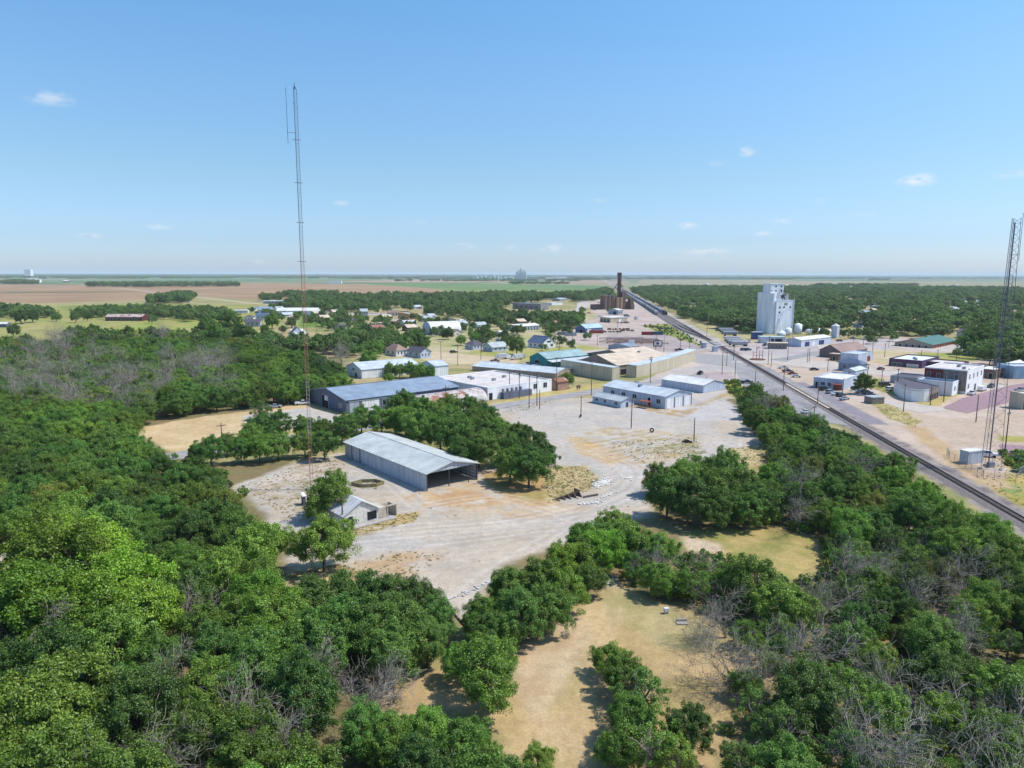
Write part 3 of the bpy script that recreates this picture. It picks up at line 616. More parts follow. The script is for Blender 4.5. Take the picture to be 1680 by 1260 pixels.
# -- blue white garage in the middle with annex
ga, lu, lv, eh = bld("garage_building", "pale blue and white metal garage with three overhead doors on the gravel lot", "garage", (1091, 671), 989, 1134.5, 651, 'v', 1.7, W_BLUE, RPB['y'], ang=37.5, over=.35, vents=2,
    ops=[('R', .05, .31, 0, .8, 'door', W_WHITE), ('R', .37, .64, 0, .8, 'door', W_WHITE), ('R', .70, .96, 0, .8, 'door', W_WHITE), ('L', .07, .13, .35, .7, 'window'), ('L', .22, .26, 0, .7, 'door'), ('L', .44, .5, .4, .75, 'window'), ('L', .62, .68, .4, .75, 'window'), ('L', .8, .86, .4, .75, 'window')])
for q in (.34, .67, .985): MB().box(lu * q - .15, lu * q + .15, -.1, -.02, 0, eh * .85).build('door_pier', W_SLATE, ga)
bld("office_annex", "low pale office annex with a grey gable roof in front of the blue garage", "office", (1018, 669.5), 972, 1040, 658.5, 'v', 1.1, W_BLUE, RG['y'], ang=37.5, over=.5,
    ops=[('L', .1, .22, .35, .75, 'window'), ('L', .5, .6, .35, .75, 'window'), ('L', .8, .9, .35, .75, 'window'), ('R', .4, .55, 0, .75, 'door')])
pc = empty("entry_porch", *G(1063, 671), 37.5); tag(pc, "small red and rust coloured entry porch against the blue garage wall", "porch")
MB().box(0, 2.2, 0, 5, 2.5, 2.65).build('roof', mat('rust red paint', lin(160, 88, 70), var=.2), pc)
[MB().tube((x, y, 0), (x, y, 2.5), .07).build('post', mat('rust red paint', ()), pc) for x in (.1, 2.1) for y in (.1, 1.7, 3.3, 4.9)]
o = MB(); [o.box(.1, .16, .1, 4.9, z, z + .08) for z in (.4, .8, 1.2)]; o.build('railing', mat('rust red paint', ()), pc)
bld("boat_shed", "white roofed metal shed with pale blue walls beside the garage lot", "shed", (1153.7, 645), 1085, 1187.5, 632.5, 'v', 1.7, W_BLUE, RW['y'], over=.3, ang=38)
# -- white long building with blue grey roof behind the blue warehouse
bld("meeting_hall", "long white hall with a pale blue gable roof and one dark gable door", "hall", (593.6, 621.4), 568.6, 688, 607, 'u', 2.6, W_WHITE, RPB['x'], over=.3, ang=36, ops=[('L', .3, .42, 0, .5, 'door'), ('L', .45, .58, .75, .95, 'window')])
bld("meeting_hall_wing", "wide white wing with a pale grey roof at the end of the long white hall", "hall", (713.6, 620), 690, 735.7, 601, 'u', 1.8, W_WHITE, RPB['x'], over=.3, ang=36)
HW = dict(over=.5)
def house(N, xl, xr, yt, roof, wm, rm, label, rise=None, name="house", ops=None, **k):
    k = {**HW, 'cap': 15, **k}
    ops = ops if ops is not None else wins('R', 3, z0=.35, z1=.75, fr=.35) + wins('L', 2, z0=.35, z1=.75, fr=.3)
    return bld(name, label, name.split('_')[-1], N, xl, xr, yt, roof, rise, wm, g(rm, roof), ops=ops, **k)
house((650,585), 632, 668, 575, 'hip', W_WHITE, RBR, "white house with a brown hipped roof behind the long white hall", 3.4)
house((690,588), 668, 707, 578, 'v', W_BLUE, RD, "small pale house with a dark slate roof against the white wing", 2.4)
house((592,571), 583, 600, 562, 'hip', W_WHITE, RBR, "little white house with a brown roof among the dark trees", 2.5)
house((808,577.5), 792, 833, 570, 'u', W_BLUE, RG, "pale house with a grey roof and a front gable beside the street tree", 2.6)
house((776,574), 763, 793, 566, 'hip', W_BLUE, RD, "house with a dark pyramid roof and a porch by the green lawn", 3.2)
house((890,572), 862, 911, 563, 'v', W_WHITE, RSL, "white house with a slate blue roof and a lit gable end", 4.0, ops=wins('R', 2, z0=.3, z1=.75, fr=.4) + wins('L', 3) + [('R', .35, .65, 1.05, 1.35, 'window')])
house((826,551), 806, 834, 546.5, 'u', W_CREAM, RW, "small cream cottage with a white roof behind the round green tree", 1.2)
bld("motel", "long low motel with a white roof and pale green posts", "motel", (848, 543), 831, 886, 536, 'u', 1.6, W_GREY, RW['x'], ops=wins('R', 7, z0=0, z1=.75, kind='door', m=DARK, fr=.35))
bld("motel_block", "second motel block with a lumpy white roof behind the white roofed motel", "motel", (848, 530), 837, 877, 526, 'u', 1.6, W_WHITE, RW['x'], ops=wins('R', 5, z0=.2, z1=.8))
bld("old_barn", "long weathered grey barn with patchy rust below the dark round tree", "barn", (910, 536.5), 893, 945, 530, 'u', 1.6, W_RUST, RR['x'], ops=[('L', .2, .8, 0, .8, 'door'), ('R', .08, .18, 0, .8, 'door')])
bld("school_building", "large grey brick school building with a flat roof and white end wall", "school", (887, 508.5), 841, 900, 498.5, 'flat', 0, wallm('grey brick', 150, 144, 150), RG['x'], ang=50, ops=wins('L', 5, z0=.3, z1=.6), vents=2)
bld("school_wing", "low white roofed wing at the end of the grey school", "school", (905, 501), 894, 923, 497, 'flat', 0, W_WHITE, RW['x'])
bld("school_gym", "pale blue roofed gym behind the school wing", "gym", (918, 494), 906, 929, 490.5, 'u', 1.5, W_GREY, RPB['x'])
bs, lu, lv, eh = bld("machine_shed", "blue grey machine shed with a pale blue gable roof near the pipe racks", "shed", (961, 546.3), 944, 989, 539, 'u', 3.2, wallm('shed blue', 106, 126, 158), R_('light blue', 178, 204, 220)['x'], ang=42, ops=[('L', .3, .6, 0, .7, 'door'), ('R', .1, .3, 0, .8, 'door', W_WHITE)])
bld("mill_warehouse", "tan warehouse with a flat white roof below the brown mill", "warehouse", (1001.4, 529.5), 984, 1029, 521.5, 'slabflat', 0, W_TAN, RW['x'], ang=32, ops=wins('L', 3, z0=0, z1=.7, kind='door', m=DARK) + [('R', .5, .65, 0, .7, 'door', W_WHITE)])
bld("mill_office", "white roofed office hut directly in front of the brown mill bins", "office", (1014, 516.5), 998, 1022, 509, 'u', 1.6, W_GREY, RW['x'], ang=40, ops=wins('R', 2) + [('L', .2, .5, 0, .7, 'door')])
bld("tile_warehouse", "low blue grey roofed block of the two part warehouse behind the tan hall", "warehouse", (1033, 576), 998, 1036, 569, 'u', 1.3, W_GREY, RB['x'], ang=46, lu=9)
bld("tile_warehouse", "low salmon roofed block of the two part warehouse behind the tan hall", "warehouse", (1036, 576.5), 1034, 1056, 569.5, 'flat', 0, mat('salmon block', lin(196, 150, 132), var=.12), mat('salmon roof', lin(206, 160, 140), var=.12), ang=25, lv=9)
# -- west side of town
rb_ = bld("cattle_barn", "long dark red cattle barn with a weathered pale roof in the green pasture", "barn", (173, 526.5), 165.5, 233.5, 520, 'u', 2.6, W_BARN, R_('rusted pale', 206, 190, 180, rust=.6, var=.2)['x'], ang=2, cap=200, lv=14, ops=wins('R', 12, z0=.1, z1=.7, kind='door', m=DARK, fr=.7))
bld("stable", "low white stable roof half hidden by trees behind the red barn", "stable", (237, 518.5), 235, 283, 515, 'u', 1.2, W_WHITE, RW['x'], ang=4, lv=10)
bld("farm_shed", "small white roofed shed at the edge of the meadow beside a shrub", "shed", (-4, 537), -10, 11, 531.5, 'u', 1.4, W_SLATE, RW['x'], ang=5, lv=7)
bld("farm_shed", "little red and white farm shed below the dark hedge", "shed", (-6, 516.5), -10, 17, 511.5, 'u', 1.4, W_BARN, RW['x'], ang=5, lv=8)
house((296,496), 290, 314, 491, 'u', W_WHITE, RG, "white farmhouse in the grove out in the brown field", 2.2, ang=12, lv=12)
bld("trailer_home", "pale grey trailer home by the west road", "trailer home", (383, 514), 379, 407, 509.5, 'u', .8, W_WHITE, RPB['x'], ang=8, lv=6, ops=wins('R', 5))
bld("trailer_home", "long trailer home with a silver roof in front of the village trees", "trailer home", (432, 498.5), 429, 468, 494, 'u', .8, W_GREY, RPB['x'], ang=6, lv=8, ops=wins('R', 6))
bld("farm_store", "farm store with a blue grey roof and dark left gable by the west road", "store", (425, 515.5), 418, 448, 509, 'u', 2.4, W_BLUE, RB['x'], ang=20, ops=wins('R', 3))
bld("implement_store", "long bright white roofed implement store with white overhead doors", "store", (452, 517.5), 447, 519, 510, 'u', 3.0, W_WHITE, RW['x'], ang=3, lv=26, cap=200, ops=wins('R', 7, z0=0, z1=.7, kind='door', m=W_BLUE, fr=.6))
house((420,524.5), 415, 441, 518, 'u', W_BLUE, RSL, "house with a slate blue roof in front of the farm store", 2.6, ang=14)
house((402,536), 396, 427, 528, 'u', W_GREY, RD, "grey house with a dark roof and carport behind the wood", 2.0, ang=8, lv=10)
house((400,526), 396, 416, 520.5, 'hip', W_WHITE, RD, "small white house with a dark roof above the carport house", 2.0, ang=8, lv=9)
house((478,552), 468, 498, 547, 'v', W_WHITE, RD, "white two storey house with a dark grey gable roof above the wood", 4.5, ang=20)
bld("white_garage", "bright white flat roofed garage in front of the dark gabled house", "garage", (485, 558), 470, 508, 554, 'shed', .9, W_WHITE, RW['x'], ang=20)
house((592,518.5), 580, 604, 511, 'u', W_GREY, RG, "grey two storey house at the edge of the village trees", 2.8, ang=20)
house((636,518.5), 629, 654, 513, 'u', W_CREAM, RBR, "low house with a brown roof and a white porch beside the tan block", 2.0, ang=12)
bld("tan_block", "orange tan flat roofed block building at the village street", "building", (671, 524.5), 653, 686, 514.5, 'flat', 0, mat('tan block wall', lin(206, 156, 116), var=.12), RW['x'], ang=35, ops=wins('R', 2, z0=.15, z1=.5))
house((704,523.5), 698, 714, 518, 'u', W_WHITE, RPB, "tiny white house with a pale blue roof under the village trees", 1.8, ang=20)
bld("big_arched_store", "large white arched store with a bright curved roof in the middle of town", "store", (708, 550), 669, 741, 535, 'quonset', 7.5, W_BLUE, RW['x'], ang=26, lv=22, lu=26, eave=3.0, ops=[('R', .7, .9, 0, 1.2, 'door', W_WHITE)])
bld("feed_store", "flat fronted white store standing before the arched store", "store", (676, 548), 670, 699, 540.5, 'flat', 0, W_CREAM, RD['x'], ang=15, lv=10, ops=wins('R', 4))
bld("brick_roof_shop", "long shop with a rust red roof and dark end wall among trees", "shop", (603, 548.5), 591, 634, 539.5, 'u', 2.2, W_SLATE, R_('rust red', 168, 112, 96)['x'], ang=25, ops=wins('R', 4))
house((746,543.5), 742, 761, 538, 'u', W_WHITE, R_('red', 150, 60, 56), "small white house with a red roof beside the green lawn", 1.8, ang=15)
bld("pump_house", "tiny white pump house in the dry field behind the town trees", "shed", (755, 530.5), 752, 767, 526, 'u', .9, W_WHITE, RW['x'], ang=12, lv=6)
bld("field_warehouse", "white warehouse standing alone in the far brown field", "warehouse", (538, 465.6), 531, 560, 461, 'flat', 0, W_WHITE, RW['x'], ang=10, lv=60, cap=900)
bld("far_hangar", "long bright white hangar roof in the far fields", "hangar", (896, 458.3), 893, 929, 456.2, 'u', 3, W_WHITE, RW['x'], ang=2, lv=60, cap=900)
bld("far_depot", "white depot building in trees at the far end of the west road", "depot", (34, 463.5), 30, 61, 459, 'u', 5, W_WHITE, RW['x'], ang=4, lv=40, cap=900)
bld("far_depot", "low white shed near the far end of the west road, closest to the field edge", "depot", (0, 464.5), -3, 16, 461.5, 'u', 4, W_WHITE, RW['x'], ang=4, lv=40, cap=900)
bld("far_elevator", "tall white block elevator on the hazy horizon beyond the west road", "grain elevator", (40.5, 453.6), 39.5, 50.5, 442.2, 'flat', 0, W_WHITE, RW['x'], ang=3, lv=60, cap=900)
bld("field_barn", "small dark roofed barn beside the far white road", "barn", (103, 463), 102, 112, 461, 'u', 4, W_BROWN, RW['x'], ang=4, lv=25, cap=900)
# -- right hand side of town
bld("brown_roof_store", "store with a broad brown roof and dark gable wall by the crossing road", "store", (1378, 588), 1344, 1422, 577, 'u', 3.6, wallm('dark taupe', 128, 112, 112), RBR['x'], ops=[('R', .3, .5, 0, .6, 'door')], over=.5, ang=36)
bld("flat_shop", "flat roofed shop with a grey blue side and bright white end wall", "shop", (1407, 596), 1378, 1432, 581, 'flat', 0, W_BLUE, RPB['x'], ang=42, ops=[('R', .6, .8, 0, .6, 'door', W_RED)])
bld("brown_hut", "small brown hut with a flat roof attached beside the flat shop", "hut", (1374, 592), 1361, 1380, 581.5, 'slabflat', 0, W_BROWN, RT['x'], ops=[('L', .3, .6, 0, .7, 'door')])
house((1412,611), 1375, 1422, 598, 'hip', wallm('grey blue', 138, 158, 178), RSL, "grey blue house with a dark hipped roof beside the small white roofed annex", 2.4, ang=42)
bld("white_annex", "small annex with a pale roof and white side wall beside the lone green tree", "annex", (1402.6, 617.8), 1383, 1420, 609, 'u', 1.0, wallm('grey blue', ()) if False else W_BLUE, RPB['x'], ang=44, over=.3, ops=[('L', .35, .6, 0, .7, 'door')])
x0, y0 = G(1382, 640.5); b2 = G(1334, 635.5); b1 = G(1308, 622)
aa = math.degrees(math.atan2(b2[1] - y0, b2[0] - x0))
sb = empty("street_store", x0, y0, aa - 90); tag(sb, "white roofed corner store with a rusty red porch beside the parked cars", "store")
l1 = math.hypot(b2[0] - x0, b2[1] - y0)
shell(sb, 24, l1, hgt(x0, y0, 623), 'flat', 0, W_BLUE, RW['x'])
for op in [('L', .02, .3, 0, .6, 'door', mat('rust red paint', ())), ('L', .4, .5, .35, .7, 'window'), ('L', .6, .75, .35, .7, 'window'), ('L', .85, .93, 0, .7, 'door')]: opening(sb, op[0], op[1] * l1, op[2] * l1, op[3] * 4, op[4] * 4, op[5], op[6] if len(op) > 6 else None, 24, l1)
MB().box(-3, -.05, .2, 4.2, 2.6, 2.75).build('porch_roof', mat('rust red paint', ()), sb)
[MB().tube((-2.9, y, 0), (-2.9, y, 2.6), .08).build('porch_post', mat('rust red paint', ()), sb) for y in (.3, 1.6, 2.9, 4.1)]
FOOT.append([(x0 + math.cos(rad(aa - 90)) * p - math.sin(rad(aa - 90)) * q, y0 + math.sin(rad(aa - 90)) * p + math.cos(rad(aa - 90)) * q) for p, q in ((-4, -2), (26, -2), (26, l1 + 2), (-4, l1 + 2))])
# two storey brick block
tb, lu, lv, eh = bld("two_storey_block", "two storey corner block, brick and tan at the side, bright white street wall", "building", (1583.6, 646.5), 1514, 1611, 608, 'flat', 0, W_WSTUC, RM['x'], ang=44, vents=3,
    ops=wins('R', 4, a=.05, b=.97, z0=.6, z1=.8, fr=.25) + [('R', .1, .17, .2, .4, 'window'), ('R', .5, .58, 0, .3, 'door'), ('L', .62, .70, .58, .78, 'window'), ('L', .85, .93, .6, .8, 'window'), ('L', .2, .28, .6, .78, 'window')])
MB().box(-.03, -.002, 0.02, lv * .55, eh * .1, eh * .985).build('tan_wall', W_TAUPE, tb)
MB().box(-.035, -.002, lv * .55, lv - .02, eh * .1, eh * .985).build('brick_wall', W_RED, tb)
bld("white_side_annex", "single storey white annex with an arched window below the two storey block", "annex", (1561, 650), 1505, 1581, 627.5, 'flat', 0, W_WSTUC, RSL['x'], ang=44, lu=9, ops=[('R', .35, .5, .35, .65, 'window')])
bld("back_store", "low grey store with dark flat roof behind the curved white facade", "store", (1504, 632), 1460, 1522, 620, 'flat', 0, W_GREY, RD['x'], ang=44, ops=wins('R', 2, kind='door', z0=0, z1=.7), lu=14)
# curved white facade
cb = empty("curved_facade_building", *G(1523, 659)); tag(cb, "low building with a curved white block facade and dark flat roof", "building")
C0 = Vector(G(1523, 659)); C1 = Vector(G(1466, 643)); mid = Vector(G(1482, 663)); D_ = Vector((math.cos(rad(44)), math.sin(rad(44))))
eh = hgt(*C0, 638.5); arc = [C0 * (1 - t) ** 2 + 2 * mid * t * (1 - t) + C1 * t * t for t in [i / 10 for i in range(11)]]
B0 = C0 + D_ * 13; B1 = C1 + D_ * 12; wb = MB()
ring = arc + [B1, B0]; ring = [p - C0 for p in ring]
for i in range(10): wb.face((*ring[i + 1], 0), (*ring[i], 0), (*ring[i], eh), (*ring[i + 1], eh))
wb.build('curved_wall', W_WSTUC, cb)
wb = MB(); wb.face((*ring[12], 0), (*ring[0], 0), (*ring[0], eh - .2), (*ring[12], eh - .2)); wb.face((*ring[11], 0), (*ring[12], 0), (*ring[12], eh - .2), (*ring[11], eh - .2)); wb.face((*ring[10], 0), (*ring[11], 0), (*ring[11], eh - .2), (*ring[10], eh - .2))
wb.build('side_wall', W_TAUPE, cb); MB().prism(ring[::-1], eh - .7, eh - .5).build('roof', RD['x'], cb)
e2 = empty('x', 0, 0); bpy.data.objects.remove(e2)
o = MB(); d = Vector((D_.x, D_.y)); nn = Vector((D_.y, -D_.x))
for i in range(5):
    a = d * (1.5 + i * 2.3); b_ = a + d * 1.4; o.hexa([(*a, .3), (*b_, .3), (*(b_ + nn * .05), .3), (*(a + nn * .05), .3)], [(*a, 2.6), (*b_, 2.6), (*(b_ + nn * .05), 2.6), (*(a + nn * .05), 2.6)])
o.build('shop_window', DARK, cb)
FOOT.append([(p.x, p.y) for p in (C0, mid, C1, B1, B0)])
bld("purple_store", "flat roofed store with a purple front and white roof", "store", (1512, 604.5), 1458, 1540, 592, 'flat', 0, W_PURP, RW['x'], ang=44, vents=2, ops=[('L', .1, .45, .0, .45, 'door', W_CREAM), ('L', .6, .9, .1, .5, 'window')])
bld("long_purple_store", "second flat store with a dark parapet behind the two storey block", "store", (1575, 607), 1512, 1600, 597, 'flat', 0, W_PURP, RM['x'], ang=44, lu=16)
gr, lu, lv, eh = bld("green_roof_hall", "wide hall with a dull green roof and a row of red columns", "hall", (1528, 571.5), 1467.6, 1567, 565.5, 'u', 3.0, W_STUC, RGN['x'], ang=43, over=1.2, ops=wins('L', 5, z0=0, z1=.6, kind='door', m=DARK, fr=.35))
for i in range(11): MB().box(lu * i / 10 - .3, lu * i / 10 + .3, -1.4, -.8, 0, eh - .3).build('column', mat('red column', lin(196, 92, 80), var=.1), gr)
bld("brick_side_store", "low white roofed store with a dark brick side across the brick street", "store", (1633, 622), 1602, 1660, 607, 'flat', 0, W_BROWN, RW['x'], ang=44, lu=20, ops=wins('L', 2, z0=0, z1=.6, kind='door'))
bld("white_gable_store", "big white gable roofed store behind the lattice tower", "store", (1659, 618.5), 1622, 1700, 608, 'u', 2.5, W_CREAM, RW['x'], ang=40, over=.3, lu=30)
bld("blue_metal_store", "pale blue metal building at the photo edge beyond the lattice tower", "building", (1662, 621.5), 1650, 1760, 601, 'flat', 0, wallm('sky blue', 160, 190, 214), RPB['x'], ang=2, lv=12)
bld("tan_cabin", "small tan cabin with a dark base on the pinkish dirt lot", "cabin", (1677, 672), 1673, 1715, 646, 'flat', 0, W_TAN, RW['x'], ang=10, lv=6, ops=[('R', .02, .2, 0, .6, 'door')])
bld("little_grey_shed", "little flat grey shed at the grassy corner near the utility pole", "shed", (1430.5, 663), 1428, 1450.5, 653, 'slabflat', 0, W_TAUPE, RG['x'], ang=12, lv=4.5, over=.1)
house((1594,578), 1588, 1612, 570, 'hip', W_BLUE, RSL, "pale blue house beside the red columned hall", 3.0, ang=30)
cbn, lu, lv, eh = bld("equipment_cabin", "small white equipment cabin beside the lattice tower base", "cabin", (1587.5, 762), 1573.5, 1612.5, 742.5, 'slabflat', 0, W_SHED, RW['x'], ang=20, over=.12, ops=[('R', .15, .45, 0, .8, 'door', W_SHED)])
cabp = Vector(G(1587.5, 762))
# -- signal huts and small boxes by the crossing
bld("signal_hut", "grey signal hut beside the crossing rails, the taller one", "signal hut", (1153, 571), 1151, 1159, 563, 'slabflat', 0, W_GREY, RPB['x'], ang=10, lv=3, over=.1)
bld("signal_hut", "pale blue signal hut next to the crossing road", "signal hut", (1171, 577), 1169, 1178, 569, 'slabflat', 0, W_BLUE, RPB['x'], ang=10, lv=3, over=.1)
bld("kiosk", "tan kiosk with a flat white overhanging roof before the elevator", "kiosk", (1291, 572.5), 1262, 1296, 563.5, 'slabflat', 0, W_TAUPE, RT['x'], ang=80, lu=6, over=1.2, ops=wins('L', 4, z0=.3, z1=.75))
# -- houses under the right hand trees
fh = [((1127,487),1122,1134,482,'u',W_WHITE,RW,"bright white roofed house in the trees right of the trains"),((1149,488),1143,1160,483,'u',W_CREAM,RT,"cream house with a tan roof in the trees right of the trains"),
 ((1215,488),1211,1221,484,'u',W_WHITE,RW,"tiny white house left of the white elevator"),((1220,533),1208,1234,526,'u',W_WHITE,RW,"white house with a rusty porch just left of the white elevator"),
 ((1322,507),1310,1345,502,'u',W_WHITE,RG,"long grey roofed house right of the elevator head"),((1341,534),1331,1352,527,'v',W_CREAM,RG,"cream gabled house behind the white tanks"),
 ((1436,510),1427,1450,503,'u',W_BLUE,RPB,"pale blue roofed house in the wooded part of town"),((1418,524),1412,1424,520,'u',W_CREAM,RT,"tiny cream house below the wooded part"),
 ((1485,540),1470,1489,530,'hip',W_BLUE,RSL,"blue house with a slate roof behind the elevator yard trees"),((1511,542),1502,1522,533,'u',W_CREAM,RBR,"brown roofed house across from the green hall"),
 ((1592,506),1576,1610,501,'u',W_WHITE,RW,"long white roofed house deep in the town trees"),((1600,498),1590,1604,494,'u',W_WHITE,RPB,"small pale roofed house above the long white roof"),
 ((1662,519),1655,1678,512,'hip',W_WHITE,R_('red',()) if False else RBR,"house with a reddish roof near the lattice tower top"),((1579,555),1569,1592,545,'v',W_BLUE,RD,"dark gabled house beyond the red columned hall"),
 ((1663,560),1650,1690,546,'u',W_CREAM,RD,"house with a steep dark roof right of the lattice tower"),((1440,478),1420,1465,474.5,'u',W_CREAM,RW,"long pale school roof at the far edge of the town trees"),
 ((1532,475),1520,1560,471.5,'u',W_CREAM,RW,"long white roof at the distant town edge"),((1570,471),1560,1600,468,'u',W_WHITE,RW,"bright distant roof near the horizon fields"),
 ((1290,471),1285,1297,468,'u',W_WHITE,RW,"small white roof just right of the elevator headhouse"),((1235,473),1226,1246,470,'u',W_CREAM,RW,"pale roof in the distance left of the elevator headhouse"),((1160,468.5),1150,1180,466,'u',W_WHITE,RW,"bright low roofs at the far town edge"),
 ((1640,474),1628,1660,470.5,'u',W_CREAM,RW,"long cream roof at the distant edge behind the lattice tower"),((1350,476),1343,1356,472.5,'u',W_WHITE,RW,"tiny white roof far behind the elevator")]
for (N, xl, xr, yt, rf, wm, rm, lb) in fh: house(N, xl, xr, yt, rf, wm, rm, lb, ops=wins('R', 3) if N[1] > 500 else (), ang=20 + (N[0] % 7) * 4, clear=5)

# small houses of which little shows between the trees
HV = []
def lot_house(x, y, k, ang, label, group):
    if len(HV) <= k:
        wm = [W_WHITE, W_CREAM, W_GREY, W_BLUE, W_BROWN][k]; rm = [RG, RBR, RD, RPB, RT][k]; root = empty("small_house", x, y, ang); lu, lv, e = (13, 9, 3.1) if k % 2 else (10, 9, 3.4)
        shell(root, lu, lv, e, 'hip' if k == 2 else 'u', 2.3, wm, rm['x'], .5)
        for op in ((.1, .2, .35, .75, 'window'), (.4, .5, 0, .7, 'door'), (.7, .82, .35, .75, 'window')): opening(root, 'R', op[0] * lu, op[1] * lu, op[2] * e, op[3] * e, op[4], None, lu, lv)
        opening(root, 'L', .4 * lv, .55 * lv, .35 * e, .75 * e, 'window', None, lu, lv); HV.append(root); r = root
    else:
        r = HV[k].copy(); C.objects.link(r); r.location = (x, y, 0); r.rotation_euler = (0, 0, rad(ang))
        for ch in list(HV[k].children):
            c = ch.copy(); C.objects.link(c); c.parent = r
            for g2 in ch.children: d = g2.copy(); C.objects.link(d); d.parent = c
    tag(r, label, "house", group); a = rad(ang); q = 4; fr = RH.choice([5, 14, 24])
    FOOT.append([(x + math.cos(a) * p - math.sin(a) * w, y + math.sin(a) * p + math.cos(a) * w) for p, w in ((-q, -q - fr), (13 + q, -q - fr), (13 + q, 9 + q), (-q, 9 + q))])
def inpoly(poly, x, y):
    c = False; n = len(poly); j = n - 1
    for i in range(n):
        xi, yi = poly[i]; xj, yj = poly[j]
        if (yi > y) != (yj > y) and x < (xj - xi) * (y - yi) / (yj - yi) + xi: c = not c
        j = i
    return c
RH = random.Random(77); LK = ["white walls and a grey roof", "cream walls and a brown roof", "grey walls and a dark hipped roof", "pale blue walls and roof", "brown walls and a tan roof"]
def lots(pts, n, where, group, mind=17):
    P = PX(pts); X = [p[0] for p in P]; Y = [p[1] for p in P]; done = []; t = 0
    while len(done) < n and t < n * 60:
        t += 1; x, y = RH.uniform(min(X), max(X)), RH.uniform(min(Y), max(Y))
        if not inpoly(P, x, y) or any(inpoly(F_, x, y) or inpoly(F_, x + 7, y + 6) for F_ in FOOT) or any(abs(x - a) + abs(y - b_) < mind for a, b_ in done) or -22 < x - xm_(y) < 14: continue
        k = len(HV) if len(HV) < 5 else RH.randrange(5); done.append((x, y)); lot_house(x, y, k, RH.choice([40, 40, 40, 130, 35]), "small house with " + LK[k] + " " + where, group + " with " + LK[k])
xm_ = lambda y: 104.9 + (y - 139.5) * .1146
lots([(400,508),(470,524),(560,540),(640,548),(700,556),(800,548),(860,562),(900,548),(880,520),(800,532),(700,520),(620,520),(540,512),(470,508)], 26, "in the village", "village houses")
lots([(470,490),(600,492),(720,496),(850,486),(940,488),(900,500),(800,505),(700,510),(560,505)], 18, "among the far village trees", "far village houses")
lots([(1120,510),(1190,525),(1230,536),(1320,538),(1460,545),(1580,556),(1680,566),(1680,490),(1500,488),(1300,488),(1120,492)], 110, "under the town trees", "houses under the town trees", 22)
lots([(1060,476),(1680,478),(1680,490),(1400,489),(1100,489)], 40, "in the far part of town", "houses in the far part of town", 40)
# ---------------------------------------------------------------- white grain elevator
WHT = mat('elevator white', lin(240, 243, 250, .95), var=.13, scale=.25, streak=True, rough=.9)
def at(px, py, z=0): return Vector((*G(px, py, z), z))
ge = empty("grain_elevator", *G(1271, 548), 20); tag(ge, "tall white concrete grain elevator with round bins and a windowed headhouse", "grain elevator")
x0, y0 = G(1271, 548); hb = hgt(x0, y0, 493.5); ht = hgt(x0, y0 + 8, 480.7); hh = hgt(x0, y0 + 6, 465.5); wR = 18.5
MB().box(0, wR, 0, 13, 0, hb).build('bin_block', WHT, ge)
for i in range(2):
    for j in range(3): MB().tube((-1.4 + i * 6.2, 4.5 + j * 6.3, 0), (-1.4 + i * 6.2, 4.5 + j * 6.3, ht), 3.45, k=22).build('bin', WHT, ge, False)
MB().box(-3.9, 9.0, 2.2, 19, 0, ht - .05).build('bin_wall', WHT, ge); MB().box(-3.3, 10.2, 4.0, 14, ht + .02, hh).build('headhouse', WHT, ge)
MB().box(-3.7, 10.6, 3.6, 14.4, hh, hh + .35).build('headhouse_roof', WHT, ge); MB().box(-4.0, 10.9, 3.4, 14.6, ht - .1, ht + .35).build('ledge', WHT, ge)
EG = mat('elevator grey', lin(178, 180, 186), var=.15)
MB().box(11.2, 15.6, 4, 11, hb, hb + 5.6).build('upper_box', EG, ge)
for (x, z) in ((3.0, hb - 6.3), (7.3, hb - 6.3), (13.8, hb - 6.3), (2.8, hb - 10.6)):
    MB().box(x, x + 1.5, -.08, .02, z, z + 1.6).build('window', DARK, ge)
for (x, z) in ((2.0, hb - 12.6), (4.4, hb - 12.6), (12, hb - 8), (14, hb - 8)): MB().box(x, x + .8, -.06, .02, z, z + .6).build('vent', EG, ge)
MB().box(8.0, 11.6, -.05, .02, hb - 3.8, hb - 1.8).build('faded_emblem', mat('faded paint', lin(170, 172, 166), var=.5, scale=2), ge)
for x in (1.2, 7.0):
    for z in (hh - 2.9, hh - 6.4): MB().box(x, x + 1.5, 3.9, 4.02, z, z + 1.3).build('window', DARK, ge)
MB().box(-2.6, -1.8, 3.9, 4.02, hh - 6.4, hh - 5.3).build('window', DARK, ge)
rnd = random.Random(3); o = MB()
for i in range(30):
    p = Vector((rnd.uniform(4, 10), rnd.uniform(.5, 3.4), rnd.uniform(hb + .3, ht + 2))); d = rnd.choice([Vector((3, 0, 0)), Vector((0, 3, 0)), Vector((0, 0, 3)), Vector((2, 1, -2.5))])
    o.tube(p, p + d, rnd.uniform(.12, .3), k=5)
o.box(4.5, 10, 1, 3.2, hb + 4.5, hb + 4.8); o.box(5, 8, 1, 3, hb + 2, hb + 4.4); o.build('conveyor_machinery', mat('dark machinery', lin(84, 74, 84), var=.3), ge)
o = MB(); o.tube((9, 3, hb + 5.6), (14.5, 3, hb + .3), .15); o.tube((8.2, 3.5, hb + 5.8), (1, 3.5, ht + 2), .18); o.build('walkway', EG, ge)
for a, b_, r_ in (((5.0, -2.6, 4.2), (7.4, -.5, hb - 8.5), .3), ((3.0, -2.6, 4.2), (4.2, -.4, hb - 13.4), .3), ((7.4, -.5, hb - 8.5), (10.4, -.3, hb - 6.6), .22)): MB().tube(a, b_, r_).build('spout', WHT, ge)
MB().tube((wR - .3, -.3, 0), (wR - .3, -.3, hb + 2.4), .25).build('vent_pipe', WHT, ge)
